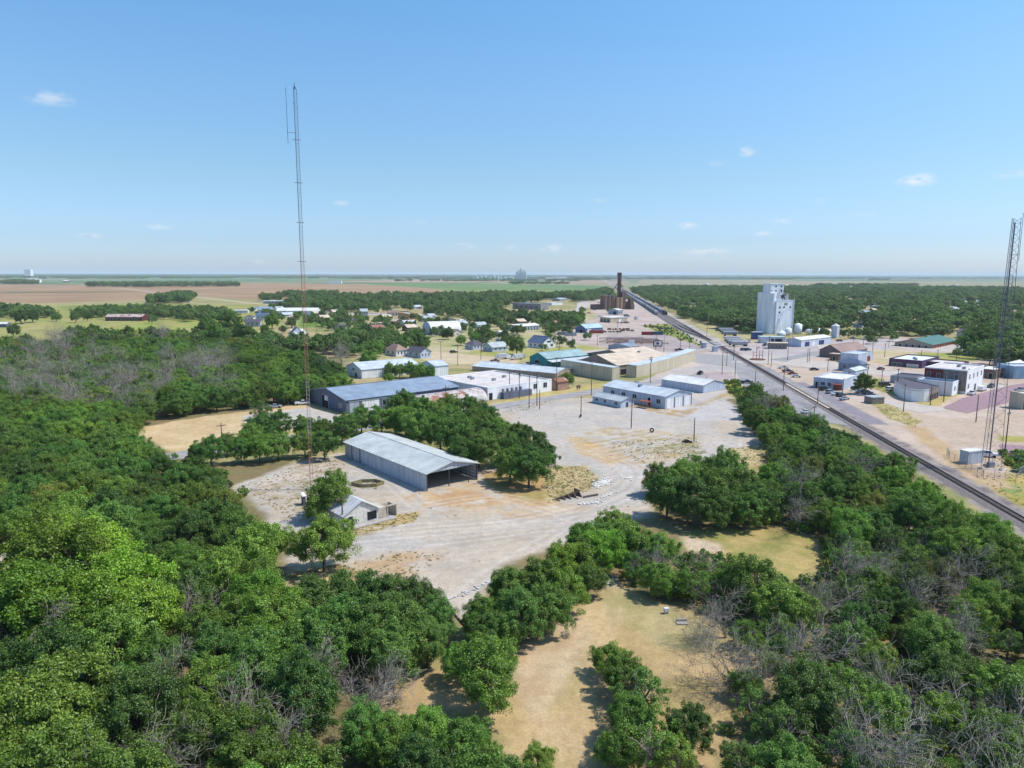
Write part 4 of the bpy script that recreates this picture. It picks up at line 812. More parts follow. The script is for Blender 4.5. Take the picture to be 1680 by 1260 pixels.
o = MB(); o.box(-.15, wR + .15, -.15, .25, hb - .05, hb + .45); o.box(wR - .25, wR + .15, .25, 13, hb - .05, hb + .45); o.build('parapet', WHT, ge)
FOOT.append([(x0 - 14, y0 - 8), (x0 + 24, y0 - 4), (x0 + 24, y0 + 26), (x0 - 14, y0 + 24)])
def tank(px, py, r, h, cone, label, m=WHT, name="storage_tank"):
    x, y = G(px, py); e = empty(name, x, y); tag(e, label, "tank")
    MB().tube((0, 0, 0), (0, 0, h), r, k=22).build('body', m, e, True); MB().tube((0, 0, h + .01), (0, 0, h + cone), r * 1.03, .3, k=22).build('cone_roof', m, e)
    o = MB(); [o.tube((0, 0, h * k / 4), (0, 0, h * k / 4 + .12), r * 1.015, k=22) for k in range(1, 4)]; o.build('hoop', STEEL, e); FOOT.append([(x - r, y - r), (x + r, y - r), (x + r, y + r), (x - r, y + r)])
tank(1282, 551, 3.3, 2.4, 2.4, "squat white cone roofed tank at the foot of the elevator")
tank(1293, 550, 2.6, 5.4, 1.2, "taller white cone roofed tank against the elevator wall")
tank(1309, 548, 3.0, 8.2, 1.0, "white tank at the far corner of the elevator block")
for k, (p, q, r, lb) in enumerate((((1324, 549), (1346, 547), 1.9, "long white horizontal tank beside the elevator warehouse"), ((1347, 550), (1361, 548.8), 1.8, "shorter white horizontal tank next to the small white leg tower"))):
    a, b_ = Vector(G(*p)), Vector(G(*q)); e = empty("horizontal_tank", *a); tag(e, lb, "tank"); d = b_ - a
    MB().tube((0, 0, r + .9), (*d, r + .9), r, k=16).build('body', WHT, e, True)
    o = MB(); [o.box(d.x * t - .4, d.x * t + .4, d.y * t - 1, d.y * t + 1, 0, 1.4) for t in (.15, .5, .85)]; o.build('saddle', CONC, e)
EW = wallm('elevator wall', 214, 222, 236)
bld("elevator_warehouse", "wide warehouse with a bright white roof and two blue doorways before the elevator", "warehouse", (1314, 569.5), 1289, 1363, 558.5, 'u', 1.4, EW, RW['x'], ang=40, over=.3, ops=[('R', .12, .27, 0, .7, 'door', mat('deep blue door', lin(54, 60, 110))), ('R', .58, .76, 0, .7, 'door', mat('deep blue door', ())), ('R', .34, .46, 0, .55, 'door', W_WHITE)])
bld("elevator_office", "low pale office with dark bays at the foot of the elevator", "office", (1288, 563.5), 1248, 1292, 553.5, 'slabflat', 0, EW, R_('pale mint', 196, 216, 214)['x'], ang=84, lu=9, ops=[('L', .12, .42, 0, .75, 'door'), ('L', .46, .58, 0, .75, 'door')])
bld("scale_house", "dark blue boxy scale house left of the elevator bins", "shed", (1251, 557), 1234, 1252, 545.5, 'slabflat', 0, wallm('navy', 70, 84, 140), RPB['x'], ang=84, lu=5, over=.1)
lg = empty("leg_tower", *G(1372, 555), 40); tag(lg, "small white bucket leg tower with a peaked top beside the warehouse", "tower")
MB().box(0, 4.5, 0, 4.5, 0, 9.5).build('wall', EW, lg); o = MB(); o.face((-.3, -.3, 9.5), (4.8, -.3, 9.5), (2.25, 2.25, 11.6)); o.face((4.8, -.3, 9.5), (4.8, 4.8, 9.5), (2.25, 2.25, 11.6)); o.face((4.8, 4.8, 9.5), (-.3, 4.8, 9.5), (2.25, 2.25, 11.6)); o.face((-.3, 4.8, 9.5), (-.3, -.3, 9.5), (2.25, 2.25, 11.6)); o.build('roof', RW['x'], lg)
# ---------------------------------------------------------------- brown mill
BR = mat('mill brown', lin(132, 104, 92), var=.22, scale=.3, streak=True); BR2 = mat('mill ochre', lin(166, 138, 104), var=.2, scale=.3, streak=True); BR3 = mat('mill dark', lin(96, 70, 70), var=.25)
ml = empty("feed_mill", *G(1010, 507.5), 12); tag(ml, "brown weathered feed mill with clustered bins and a tall dark leg tower", "feed mill")
o = MB(); [o.tube((-16 + i * 5.8, j * 6, 0), (-16 + i * 5.8, j * 6, 19.5), 3.1, k=14) for i in range(3) for j in range(3)]; o.build('bins', BR, ml)
o = MB(); [o.tube((1.5 + i * 5.0, j * 5 - 2, 0), (1.5 + i * 5.0, j * 5 - 2, 16.8), 2.7, k=14) for i in range(2) for j in range(2)]; o.build('ochre_bins', BR2, ml)
MB().box(9.4, 15, 0, 14, 0, 25).build('tower_block', BR, ml); MB().box(21, 26.5, -2, 8, 0, 16).build('side_block', BR, ml); MB().box(15.4, 20.8, 0, 9, 0, 11).build('link', BR3, ml)
MB().box(-34, -19.5, 0, 12, 0, 7).build('annex', BR3, ml); MB().box(21, 26, -6, -2.2, 0, 7).build('lean_to', BR, ml)
lt = MB()
for (a, b_) in ((4.5, 3), (8.2, 3), (4.5, 7), (8.2, 7)): lt.tube((a, b_, 10), (a, b_, 45), .3, k=4)
for z in range(10, 44, 5):
    for p, q in (((4.5, 3), (8.2, 3)), ((8.2, 3), (8.2, 7)), ((8.2, 7), (4.5, 7)), ((4.5, 7), (4.5, 3))): lt.tube((*p, z), (*q, z + 5), .16, k=4); lt.tube((*q, z), (*p, z + 5), .16, k=4)
lt.build('lattice', BR3, ml)
MB().box(4.9, 7.8, 3.6, 6.4, 16, 50).build('leg_casing', BR3, ml); MB().box(3.9, 8.9, 2.6, 7.2, 46, 52).build('leg_head', BR3, ml)
MB().box(9, 9.3, 4.5, 5, 10, 46).build('ladder', BR3, ml); o = MB(); o.tube((6.5, 5, 42), (14, 8, 25), .5, k=5); o.tube((6.5, 5, 40), (-8, 6, 19.5), .5, k=5); o.tube((8.5, 5, 36), (12, 2, 32), .3, k=5); o.build('spout', BR3, ml)
x, y = G(1010, 507.5); FOOT.append([(x - 38, y - 8), (x + 32, y - 8), (x + 32, y + 22), (x - 38, y + 22)])
# far concrete silos on the horizon
fs = empty("far_silos", *G(855, 458.5)); tag(fs, "cluster of tall hazy grain silos standing on the horizon", "grain elevator")
k_ = G(855, 458.5)[1] / 1165; FM = mat('far concrete', lin(212, 216, 224), var=.08)
o = MB(); [o.tube(((-7.5 + i * 2.55) * k_, j * 2.5 * k_, 0), ((-7.5 + i * 2.55) * k_, j * 2.5 * k_, (12.2 + (i % 2) * 1.3) * k_), 1.1 * k_, k=12) for i in range(7) for j in range(2)]; o.build('silos', FM, fs)
MB().box(-2.0 * k_, .2 * k_, 0, 3 * k_, 0, 18 * k_).build('headhouse', FM, fs); MB().box(-6 * k_, 7 * k_, .5 * k_, 2 * k_, 13 * k_, 14.6 * k_).build('gallery', FM, fs)
for i, (a, w_, h_) in enumerate(((783, 4, 4.5), (790, 5, 4), (797, 4, 5), (804, 6, 3), (811, 4, 5.4), (817, 5, 4.2), (822, 3, 7.6), (829, 4, 3.6), (838, 12, 3.0))):
    e = empty("far_tank", *G(a, 457.6)); tag(e, "pale storage tank in the hazy row beside the far silos", "tank", "pale tanks beside the far silos")
    (MB().tube((0, 0, 0), (0, 0, h_ * k_), w_ / 2 * k_, k=12)).build('body', FM, e); MB().tube((0, 0, h_ * k_ + .02), (0, 0, (h_ + .8) * k_), w_ / 2 * k_, .5, k=12).build('cone_roof', FM, e)
# ---------------------------------------------------------------- railway
BAL = mat('ballast', lin(144, 133, 130, .8), rough=.98, var=.35, scale=3.0); RAIL = mat('rail', lin(84, 70, 70), rough=.5, var=.2, metal=.5); TIE = mat('sleeper', lin(108, 99, 96), var=.3, scale=1.5)
def ytrack(y): return Vector((xm(y), y))
def track(label, off, y0, y1, offs=None, ties=True, bal=3.2):
    e = empty("railway_track", xm(y0), y0); tag(e, label, "railway track")
    ys_ = [y0 + (y1 - y0) * (i / 60) ** 2 for i in range(61)] if y1 - y0 > 800 else [y0 + (y1 - y0) * i / 60 for i in range(61)]
    P = [(xm(y) + (offs(y) if offs else off) - xm(y0), y - y0) for y in ys_]
    b = MB(); rl = [MB(), MB()]
    for i in range(60):
        (xa, ya), (xb, yb) = P[i], P[i + 1]
        b.face((xa - bal, ya, -.15), (xb - bal, yb, -.15), (xb - 1.7, yb, .32), (xa - 1.7, ya, .32)); b.face((xa - 1.7, ya, .32), (xb - 1.7, yb, .32), (xb + 1.7, yb, .32), (xa + 1.7, ya, .32)); b.face((xa + 1.7, ya, .32), (xb + 1.7, yb, .32), (xb + bal, yb, -.15), (xa + bal, ya, -.15))
        for j, s in ((0, -.76), (1, .76)):
            rl[j].hexa([(xa + s - .05, ya, .36), (xa + s + .05, ya, .36), (xb + s + .05, yb, .36), (xb + s - .05, yb, .36)], [(xa + s - .05, ya, .58), (xa + s + .05, ya, .58), (xb + s + .05, yb, .58), (xb + s - .05, yb, .58)])
    b.build('ballast', BAL, e); rl[0].build('rail', RAIL, e); rl[1].build('rail', RAIL, e)
    if ties:
        t = MB(); y = y0
        while y < min(y1, 700):
            x = xm(y) + (offs(y) if offs else off) - xm(y0); s = random.uniform(-.06, .06)
            t.box(x - 1.28 + s, x + 1.28 + s, y - y0 - .11, y - y0 + .11, .25, .42); y += .62
        o = t.build('sleepers', TIE, e); o['kind'] = 'stuff'
track("main single railway line running dead straight to the horizon", 0, -60, 5200)
def so(y):
    t = min(1, max(0, (y - 520) / 150)); return -10.5 * t * t * (3 - 2 * t)
track("siding track curving off toward the nearer hopper train", 0, 530, 3200, offs=so)
def so2(y):
    t = min(1, max(0, (y - 560) / 130)); return -5.0 * t * t * (3 - 2 * t)
track("middle siding between the main line and the nearer hopper train", 0, 570, 1500, offs=so2)
MB().box(-.55, .55, 0, 62, .33, .5)
cp = MB(); y0c = 285
for i in range(20): y = 262 + i * 3.0; cp.hexa([(xm(y) - .55, y, .34), (xm(y) + .55, y, .34), (xm(y + 2.95) + .55, y + 2.95, .34), (xm(y + 2.95) - .55, y + 2.95, .34)], [(xm(y) - .55, y, .5), (xm(y) + .55, y, .5), (xm(y + 2.95) + .55, y + 2.95, .5), (xm(y + 2.95) - .55, y + 2.95, .5)])
tag(cp.build("crossing_planks", mat('pale planks', lin(208, 190, 168), var=.2, scale=1)), "long pale timber planks laid between the rails near the corner store", "crossing planks")
cp = MB()
for y in (498, 512, 526): cp.box(xm(y) - 2.6, xm(y) + 2.6, y - 5, y + 5, .35, .62)
tag(cp.build("level_crossing", mat('crossing concrete', lin(176, 170, 168), var=.15)), "concrete road crossing panels across the main railway line", "crossing panels")
# hopper trains
def hopper(kind):
    w, l, z0, z1 = 1.5, 8.6, 1.1, 4.75; mb = MB(); n = 8
    prof = [(-w * .55, z0 + .5), (-w, z0 + 1.3), (-w, z1 - .7), (-w * .62, z1 - .08), (0, z1), (w * .62, z1 - .08), (w, z1 - .7), (w, z0 + 1.3), (w * .55, z0 + .5)]
    for i in range(len(prof) - 1):
        a, b_ = prof[i], prof[i + 1]; mb.face((a[0], -l, a[1] if a[1] > z0 + 1 else z0 + 1.3), (b_[0], -l, b_[1] if b_[1] > z0 + 1 else z0 + 1.3), (b_[0], l, b_[1] if b_[1] > z0 + 1 else z0 + 1.3), (a[0], l, a[1] if a[1] > z0 + 1 else z0 + 1.3))
    for y in (-l, l): mb.face(*[(p[0], y, max(p[1], z0 + 1.3)) for p in prof])
    for k in (-1, 0, 1):
        mb.hexa([(-.5, k * 5 - .6, z0 - .3), (.5, k * 5 - .6, z0 - .3), (.5, k * 5 + .6, z0 - .3), (-.5, k * 5 + .6, z0 - .3)], [(-w, k * 5 - 2.3, z0 + 1.3), (w, k * 5 - 2.3, z0 + 1.3), (w, k * 5 + 2.3, z0 + 1.3), (-w, k * 5 + 2.3, z0 + 1.3)])
    for s in (-1, 1):
        for y in (-7.6, 7.6):
            mb.box(s * .7 - .06, s * .7 + .06, y - 1.3, y + 1.3, .55, .95)
            for q in (-.9, .9): mb.tube((s * .7, y + q, .95), (s * .84, y + q, .95), .43, k=8)
        mb.box(-.35, .35, -9.0 if s < 0 else 8.5, -8.5 if s < 0 else 9.0, .9, 1.2)
    mb.box(-1.4, 1.4, -8.9, 8.9, 1.15, 1.35)
    for k in range(9): mb.box(w - .02, w + .08, -l + 1 + k * 1.95, -l + 1.1 + k * 1.95, z0 + 1.3, z1 - .7); mb.box(-w - .08, -w + .02, -l + 1 + k * 1.95, -l + 1.1 + k * 1.95, z0 + 1.3, z1 - .7)
    mb.box(-.3, .3, -7.8, 7.8, z1 + .01, z1 + .2)
    return mb.mesh('hopper_car', kind)
HC = [hopper(mat('hopper grey', lin(186, 188, 196), var=.12)), hopper(mat('hopper pale', lin(206, 204, 204), var=.12)), hopper(mat('hopper tan', lin(150, 146, 148), var=.15))]
tang = -math.atan(.1146)
def rake(off, y0, n, grp, lab):
    for i in range(n):
        y = y0 + i * 18.6; o = link("hopper_car", HC[random.choice([0, 0, 1, 1, 2])]); o.location = (xm(y) + off, y, .05); o.rotation_euler = (0, 0, tang)
        if i == 0: tag(o, lab, "hopper car")
        else: tag(o, grp[0], "hopper car", grp[1])
rake(-10.5, 886, 92, ("grey covered hopper car in the long nearer grain train", "hopper cars of the nearer grain train"), "leading grey hopper car at the near end of the nearer grain train")
rake(0, 938, 66, ("grey covered hopper car in the farther grain train on the main line", "hopper cars of the farther grain train"), "grey hopper car right behind the dark locomotives")
def loco():
    e = empty("locomotive", 0, 0); D1 = mat('loco dark', lin(66, 62, 76), var=.2)
    MB().box(-1.35, 1.35, -9.5, 5.0, 1.6, 4.1).build('hood', D1, e); MB().box(-1.5, 1.5, -9.9, 9.9, 1.2, 1.58).build('frame', D1, e); c = MB().box(-1.5, 1.5, 5.2, 8.0, 1.6, 4.6).build('cab', D1, e)
    MB().box(-1.2, 1.2, 8.0, 9.6, 1.6, 3.0).build('nose', D1, e); MB().box(-1.3, 1.3, 7.99, 8.05, 3.4, 4.2).build('window', GLASS, e)
    for y in (-6.6, 6.6):
        o = MB(); [o.tube((s * .7, y + q, .6), (s * .9, y + q, .6), .5, k=8) for s in (-1, 1) for q in (-1.6, 0, 1.6)]; o.box(-.9, .9, y - 2.2, y + 2.2, .75, 1.15); o.build('bogie', D1, e)
    MB().box(-.8, .8, -2.5, 2.5, .5, 1.15).build('fuel_tank', D1, e); return e
lo = loco(); lo.location = (xm(884), 884, 0); lo.rotation_euler = (0, 0, tang + math.pi); tag(lo, "dark leading locomotive of the train on the main line", "locomotive")
def dup(root, loc_, rz, label=None, group=None, scale=None):
    r = root.copy(); C.objects.link(r); r.location = loc_; r.rotation_euler = (0, 0, rz)
    if scale: r.scale = (scale,) * 3
    if label: r['label'] = label
    if group: r['group'] = group
    for ch in list(root.children):
        c = ch.copy(); C.objects.link(c); c.parent = r
        for gch in ch.children: d = gch.copy(); C.objects.link(d); d.parent = c
    return r
dup(lo, (xm(905), 905, 0), tang + math.pi, "dark second locomotive coupled between the leader and the hopper cars")
# ---------------------------------------------------------------- lattice towers
def lattice(label, base, hts, widths, cols, legr, brr, n, dirang, name):
    e = empty(name, *base, dirang); tag(e, label, "radio tower")
    def cor(i, z):
        for k in range(len(hts) - 1):
            if z <= hts[k + 1]: break
        t = (z - hts[k]) / (hts[k + 1] - hts[k]); w = widths[k] * (1 - t) + widths[k + 1] * t; r = w / math.sqrt(3)
        a = 2 * math.pi * i / 3; return Vector((r * math.cos(a), r * math.sin(a), z))
    zs = []; z = 0; top = hts[-1]
    while z < top:
        zs.append(z); w = (cor(0, z) - cor(1, z)).length; z += max(w * n, .9)
    zs.append(top); step = len(cols)
    for i in range(3):
        for s in range(step):
            mb = MB(); za, zb = top * s / step, top * (s + 1) / step
            q = [za] + [h for h in hts if za < h < zb] + [zb]
            for a, b_ in zip(q, q[1:]): mb.tube(cor(i, a), cor(i, b_), legr, k=5)
            mb.build('leg', cols[s], e)
    for s in range(step):
        mb = MB()
        for a, b_ in zip(zs, zs[1:]):
            if not (top * s / step <= a < top * (s + 1) / step): continue
            for i in range(3):
                j = (i + 1) % 3; mb.tube(cor(i, a), cor(j, a), brr, k=3); mb.tube(cor(i, a), cor(j, b_), brr, k=3)
                if n < 1.2: mb.tube(cor(j, a), cor(i, b_), brr, k=3)
        mb.build('bracing', cols[s], e)
    return e, cor
TR = mat('tower red', lin(186, 132, 112), var=.15); TW = mat('tower white', lin(196, 176, 172), var=.15); TG = mat('tower steel', lin(96, 100, 118), var=.2, rough=.5); TG2 = mat('tower dark steel', lin(124, 120, 136), var=.2)
bx_, by_ = G(511, 803); th = hgt(bx_, by_, 146)
t1, _ = lattice("very tall slender guyed radio mast with faded red and grey paint", (bx_, by_), [0, th], [.75, .75], [TR, TW, TR, TR, TG, TG, TG], .042, .018, 1.25, 20, "radio_mast")
o = MB(); o.tube((-.1, 0, th - 9.0), (-1.9, .2, th - 9.0), .04); o.tube((-1.8, .2, th - 11.4), (-1.8, .2, th + .2), .05); o.tube((-.1, 0, th - 3), (-.5, 0, th - 3), .05); o.build('whip_antenna', TG, t1)
o = MB(); o.tube((0, 0, th), (0, 0, th + 1.3), .08); o.box(-.2, .2, -.2, .2, th, th + .5); o.build('beacon', TG2, t1)
o = MB(); [o.tube((-.9, 0, z), (.9, 0, z), .06) for z in (th - 10.5, th - 19.5, th - 28, th - 36.5, th - 45, th - 54)]; o.build('guy_bracket', TG2, t1)
MB().box(-1, 1, -1, 1, -.2, .5).build('foundation', CONC, t1)
bx_, by_ = G(1622, 768); th = hgt(bx_, by_, 358)
t2, cor2 = lattice("self supporting dark steel lattice tower beside the railway", (bx_, by_), [0, th * .3, th * .62, th], [4.6, 3.7, 2.7, 1.9], [TG2] * 4, .062, .024, .9, 75, "lattice_tower")
o = MB(); o.tube((0, 0, th - 9), (-3.4, -.4, th - 9.0), .06); o.tube((-3.3, -.4, th - 10.5), (-3.1, -.4, th + 1.0), .06); o.tube((0, 0, th - 22), (-2.2, 0, th - 22), .05); o.tube((-2.2, 0, th - 27), (-2.1, 0, th - 14), .06); o.tube((0, 0, th - 38), (-1.9, 0, th - 38), .05); o.build('whip_antenna', TG2, t2)
o = MB(); o.tube((.1, .1, .2), (.05, .05, th - 1), .16, k=5); o.build('cable_ladder', TG2, t2)
o = MB(); [o.tube((cor2(i, 0).x, cor2(i, 0).y, -.2), (cor2(i, 0).x, cor2(i, 0).y, .5), .45, k=8) for i in range(3)]; o.build('footing', CONC, t2)
# ---------------------------------------------------------------- utility poles
def pole_mesh(h, arms):
    mb = MB(); mb.tube((0, 0, -.3), (0, 0, h), .17, .11, k=6)
    for z in arms:
        mb.box(-1.3, 1.3, -.07, .07, h - z - .09, h - z + .09)
        for x in (-1.2, -.6, .6, 1.2): mb.tube((x, 0, h - z + .09), (x, 0, h - z + .32), .06, k=5)
    return mb
def pole(px, py, yt, arms=(.4,), tr=False, ang=40, label=None, lean=0, grp=None, name="utility_pole"):
    x, y = G(px, py); h = hgt(x, y, yt); e = empty(name, x, y, ang); tag(e, label, "utility pole", grp)
    MB().tube((0, 0, -.3), (0, 0, h), .18, .12, k=7).build('post', WOODP, e)
    for z in arms:
        mb = MB(); mb.box(-1.3, 1.3, -.08, .08, h - z - .09, h - z + .09); c = mb.build('crossarm', WOODP, e)
        mb = MB(); [mb.tube((q, 0, h - z + .1), (q, 0, h - z + .34), .07, k=5) for q in (-1.2, -.6, .6, 1.2)]; mb.build('insulator', STEEL, c)
    if tr: MB().tube((.38, 0, h - 2.4), (.38, 0, h - 1.3), .26, k=9).build('transformer', STEEL, e)
    e.rotation_euler[1] = rad(lean); return e, h
PL = [
 (836,650,610,(.4,),0,"pole at the far left of the group before the white works wall"),(852,653.7,608.7,(.4,1.2),1,"pole with a transformer second in the group before the white works wall"),
 (868,668.7,612.5,(.4,),0,"tall pole on the grass strip standing before the works yard tank"),(881,666,609.5,(.4,),1,"tall pole with transformer on the grass strip beside the road"),
 (885.3,671,638.7,(),0,"short bare pole on the grass strip beside the tall ones"),(913,641,586,(.4,),0,"tall pole between the works corner and the teal workshop"),
 (970,648.7,592.5,(.4,),0,"tall pole at the road edge left of the blue office annex"),(953,683.7,650,(),0,"bare pole alone on the gravel lot in front of the office annex"),
 (1035.5,702.5,652.5,(),0,"bare tall pole on the gravel lot at the end of the furrows"),(1066.7,628.7,585,(.4,1.2),1,"pole rising behind the blue garage before the curved shed"),
 (1138.5,723.7,685.5,(),0,"bare pole beside the heap of tyres on the weedy lot"),(1089,577.5,547.5,(.4,),0,"pole beside the small billboard past the tan hall"),
 (1116,571.5,541,(.4,),0,"pole by the dark car near the rail crossing"),(1076,575,547,(),0,"thin pole holding the small billboard lights"),(980,567.5,550,(.4,),0,"pole beside the long pipe racks"),
 (938.7,570,532,(.4,),0,"pole between the blue gabled house and the grey containers"),(917.5,576,549,(),0,"thin pole right of the blue gabled house"),(1184.5,613.7,567.5,(.4,1.2,2.0),1,"dark pole carrying three crossarms beside the crossing road"),
 (1192,600,577,(.4,),0,"short pole just behind the three armed pole"),(1203.6,591,568,(.4,),0,"pole next to the rails at the crossing"),(1205.7,618,589.6,(),0,"bare pole on the grey lot near the green weeds"),
 (1239,628,609,(),0,"short bare pole at the edge of the paved rail lot"),(1260,598.6,552,(.4,),1,"tall pole left of the tan kiosk"),(1265,602,577,(),0,"short pole right beside the tall kiosk pole"),
 (1285,641,599.5,(.4,),1,"pole between the rails and the red pickups"),(1292,591,547.7,(.4,),0,"tall pole in front of the elevator warehouse"),(1324.6,594,571,(),0,"first of the twin poles left of the brown roofed store"),
 (1327.5,593.5,571,(),0,"second of the twin poles left of the brown roofed store"),(1357.7,609,589,(.4,),0,"pole beyond the white roofed corner store"),(1159.5,552,520,(.4,),0,"tall pole along the rails left of the grey trailers"),
 (1341,664,626,(),0,"pole beside the track in front of the corner store"),(1335,690,666,(.4,),0,"pole rising out of the trees beside the cars"),(1421,642,597,(.4,),1,"tall pole against the lone green tree"),
 (1446,632,607.5,(.3,),0,"short pole over the dark parked van"),(1471,644,605,(.4,),0,"pole at the corner of the curved facade building"),(1482,675,629,(.4,),0,"dark pole standing at the grassy road corner"),
 (1526,665,632.5,(),0,"bare pole at the right end of the curved facade"),(1548,659,610,(.4,),1,"tall pole between the curved facade and the white annex"),(1586,645,605,(.4,),0,"pole against the white street wall of the two storey block"),
 (1601,692.5,647.5,(),0,"bare leaning pole at the tip of the brick street"),(1648,747,666,(.4,2.2),0,"tall pole rising beside the lattice tower legs"),(1382,646,619,(),3,"leaning pole at the porch of the corner store"),
 (1451,586,563.6,(.4,),0,"pole on the dry lot before the green roofed hall"),(1431,581,556,(.4,),1,"tall pole right of the brown roofed store"),(1416,569,553,(.4,),0,"pole on the road behind the brown roofed store"),
 (1458,570,552,(.4,),0,"pole left of the green roofed hall corner"),(1511,586,574,(),0,"short pole behind the purple fronted store"),(1538,587,573.6,(.4,),0,"short pole behind the long purple store"),
 (1568.6,592,568,(.4,),1,"pole near the bush beyond the two storey block"),(1400,566,549,(.4,),0,"pole behind the silver cars by the elevator yard"),(1131,580,562,(),0,"short pole near the curved tan shed road"),
 (364.5,730,694,(.8,),0,"pole among the trees beside the dirt lot"),(732,684,632,(1.0,),0,"pole rising in front of the rusty arched shed"),(724,612,560,(.4,),0,"tall pole behind the long white hall wing"),
 (751,600,565,(),0,"thin pole at the dirt street behind the storehouse"),(562.5,866,815,(.5,),0,"old pole with a lamp arm beside the abandoned cottage"),(790,578,550,(),0,"thin pole on the lawn before the grey roofed house"),
 (1158,640,618,(),0,"thin pole beside the boat shed roof"),(520,545,512,(),0,"thin pole on the village green"),(478,540,515,(),0,"thin pole left of the village green"),(895,558,530,(.4,),0,"pole left of the motel posts"),
 (789,590,563,(.4,),0,"pole standing in the yellow grass before the storehouse"),(1013,548,528,(.4,),0,"pole near the machine shed gable"),(960,540,520,(),0,"thin pole behind the blue grey machine shed"),(1300,566,545,(.3,),0,"thin pole at the kiosk roof edge"),
]
for (px, py, yt, arms, tr, lb) in PL: pole(px, py, yt, arms, tr == 1, label=lb, lean=(4 if tr == 3 else random.uniform(-.8, .8)))
# wires strung between neighbours
def wires(a, b_, label, zz=.35, n=2):
    (ax, ay), (bx2, by2) = G(a[0], a[1]), G(b_[0], b_[1]); ha, hb2 = hgt(ax, ay, a[2]) - zz, hgt(bx2, by2, b_[2]) - zz; mb = MB(); d = Vector((bx2 - ax, by2 - ay)).normalized(); nn = Vector((-d.y, d.x))
    for o_ in ([-1.0, 1.0] if n == 2 else [0]):
        pr = None
        for i in range(11):
            t = i / 10; p = (ax + (bx2 - ax) * t + nn.x * o_, ay + (by2 - ay) * t + nn.y * o_, ha + (hb2 - ha) * t - 1.2 * 4 * t * (1 - t))
            if pr: mb.tube(pr, p, .022, k=3, cap=False)
            pr = p
    tag(mb.build("power_line", DARK), label, "power line")
pd = {l[5]: l for l in PL}
for a, b_, lb in ((7-1,9,"wires from the annex pole to the pole behind the blue garage"),(3,6,"wires from the grass strip to the annex pole along the road"),(9,17,"wires from the garage pole to the three armed pole"),(17,22,"wires from the three armed pole to the kiosk pole"),(22,25,"wires between the kiosk pole and the warehouse pole"),(5,15,"wires over the teal workshop roof"),(32,34,"wires past the lone green tree"),(34,37,"wires over the curved facade building"),(37,38,"wires along the white street wall"),(52,2,"wires from the arched shed pole to the grass strip poles"),(24,32,"wires above the parked cars by the tracks")):
    wires(PL[a][:3], PL[b_][:3], lb)
# ---------------------------------------------------------------- vehicles
TYRE = mat('tyre', (.015, .015, .017), rough=.9); 
def paintm(n, r, g_, b_): 
    return mat('car ' + n, lin(r, g_, b_), rough=.3, var=.03, spec=.6)
CP = {'white': paintm('white', 232, 234, 238), 'silver': paintm('silver', 170, 176, 186), 'black': paintm('black', 34, 36, 42), 'blue': paintm('blue', 50, 66, 110), 'red': paintm('red', 150, 36, 44), 'grey': paintm('grey', 98, 102, 114), 'maroon': paintm('maroon', 96, 40, 62), 'teal': paintm('teal', 110, 186, 172), 'navy': paintm('navy', 36, 42, 74), 'tan': paintm('tan', 176, 160, 140)}
def profile_body(mb, prof, w):
    n = len(prof)
    for s in (-1, 1):
        pts = [(x, s * w / 2, z) for x, z in prof]; mb.face(*(pts if s < 0 else pts[::-1]))
    for i in range(n):
        a, b_ = prof[i], prof[(i + 1) % n]; mb.face((a[0], w / 2, a[1]), (b_[0], w / 2, b_[1]), (b_[0], -w / 2, b_[1]), (a[0], -w / 2, a[1]))
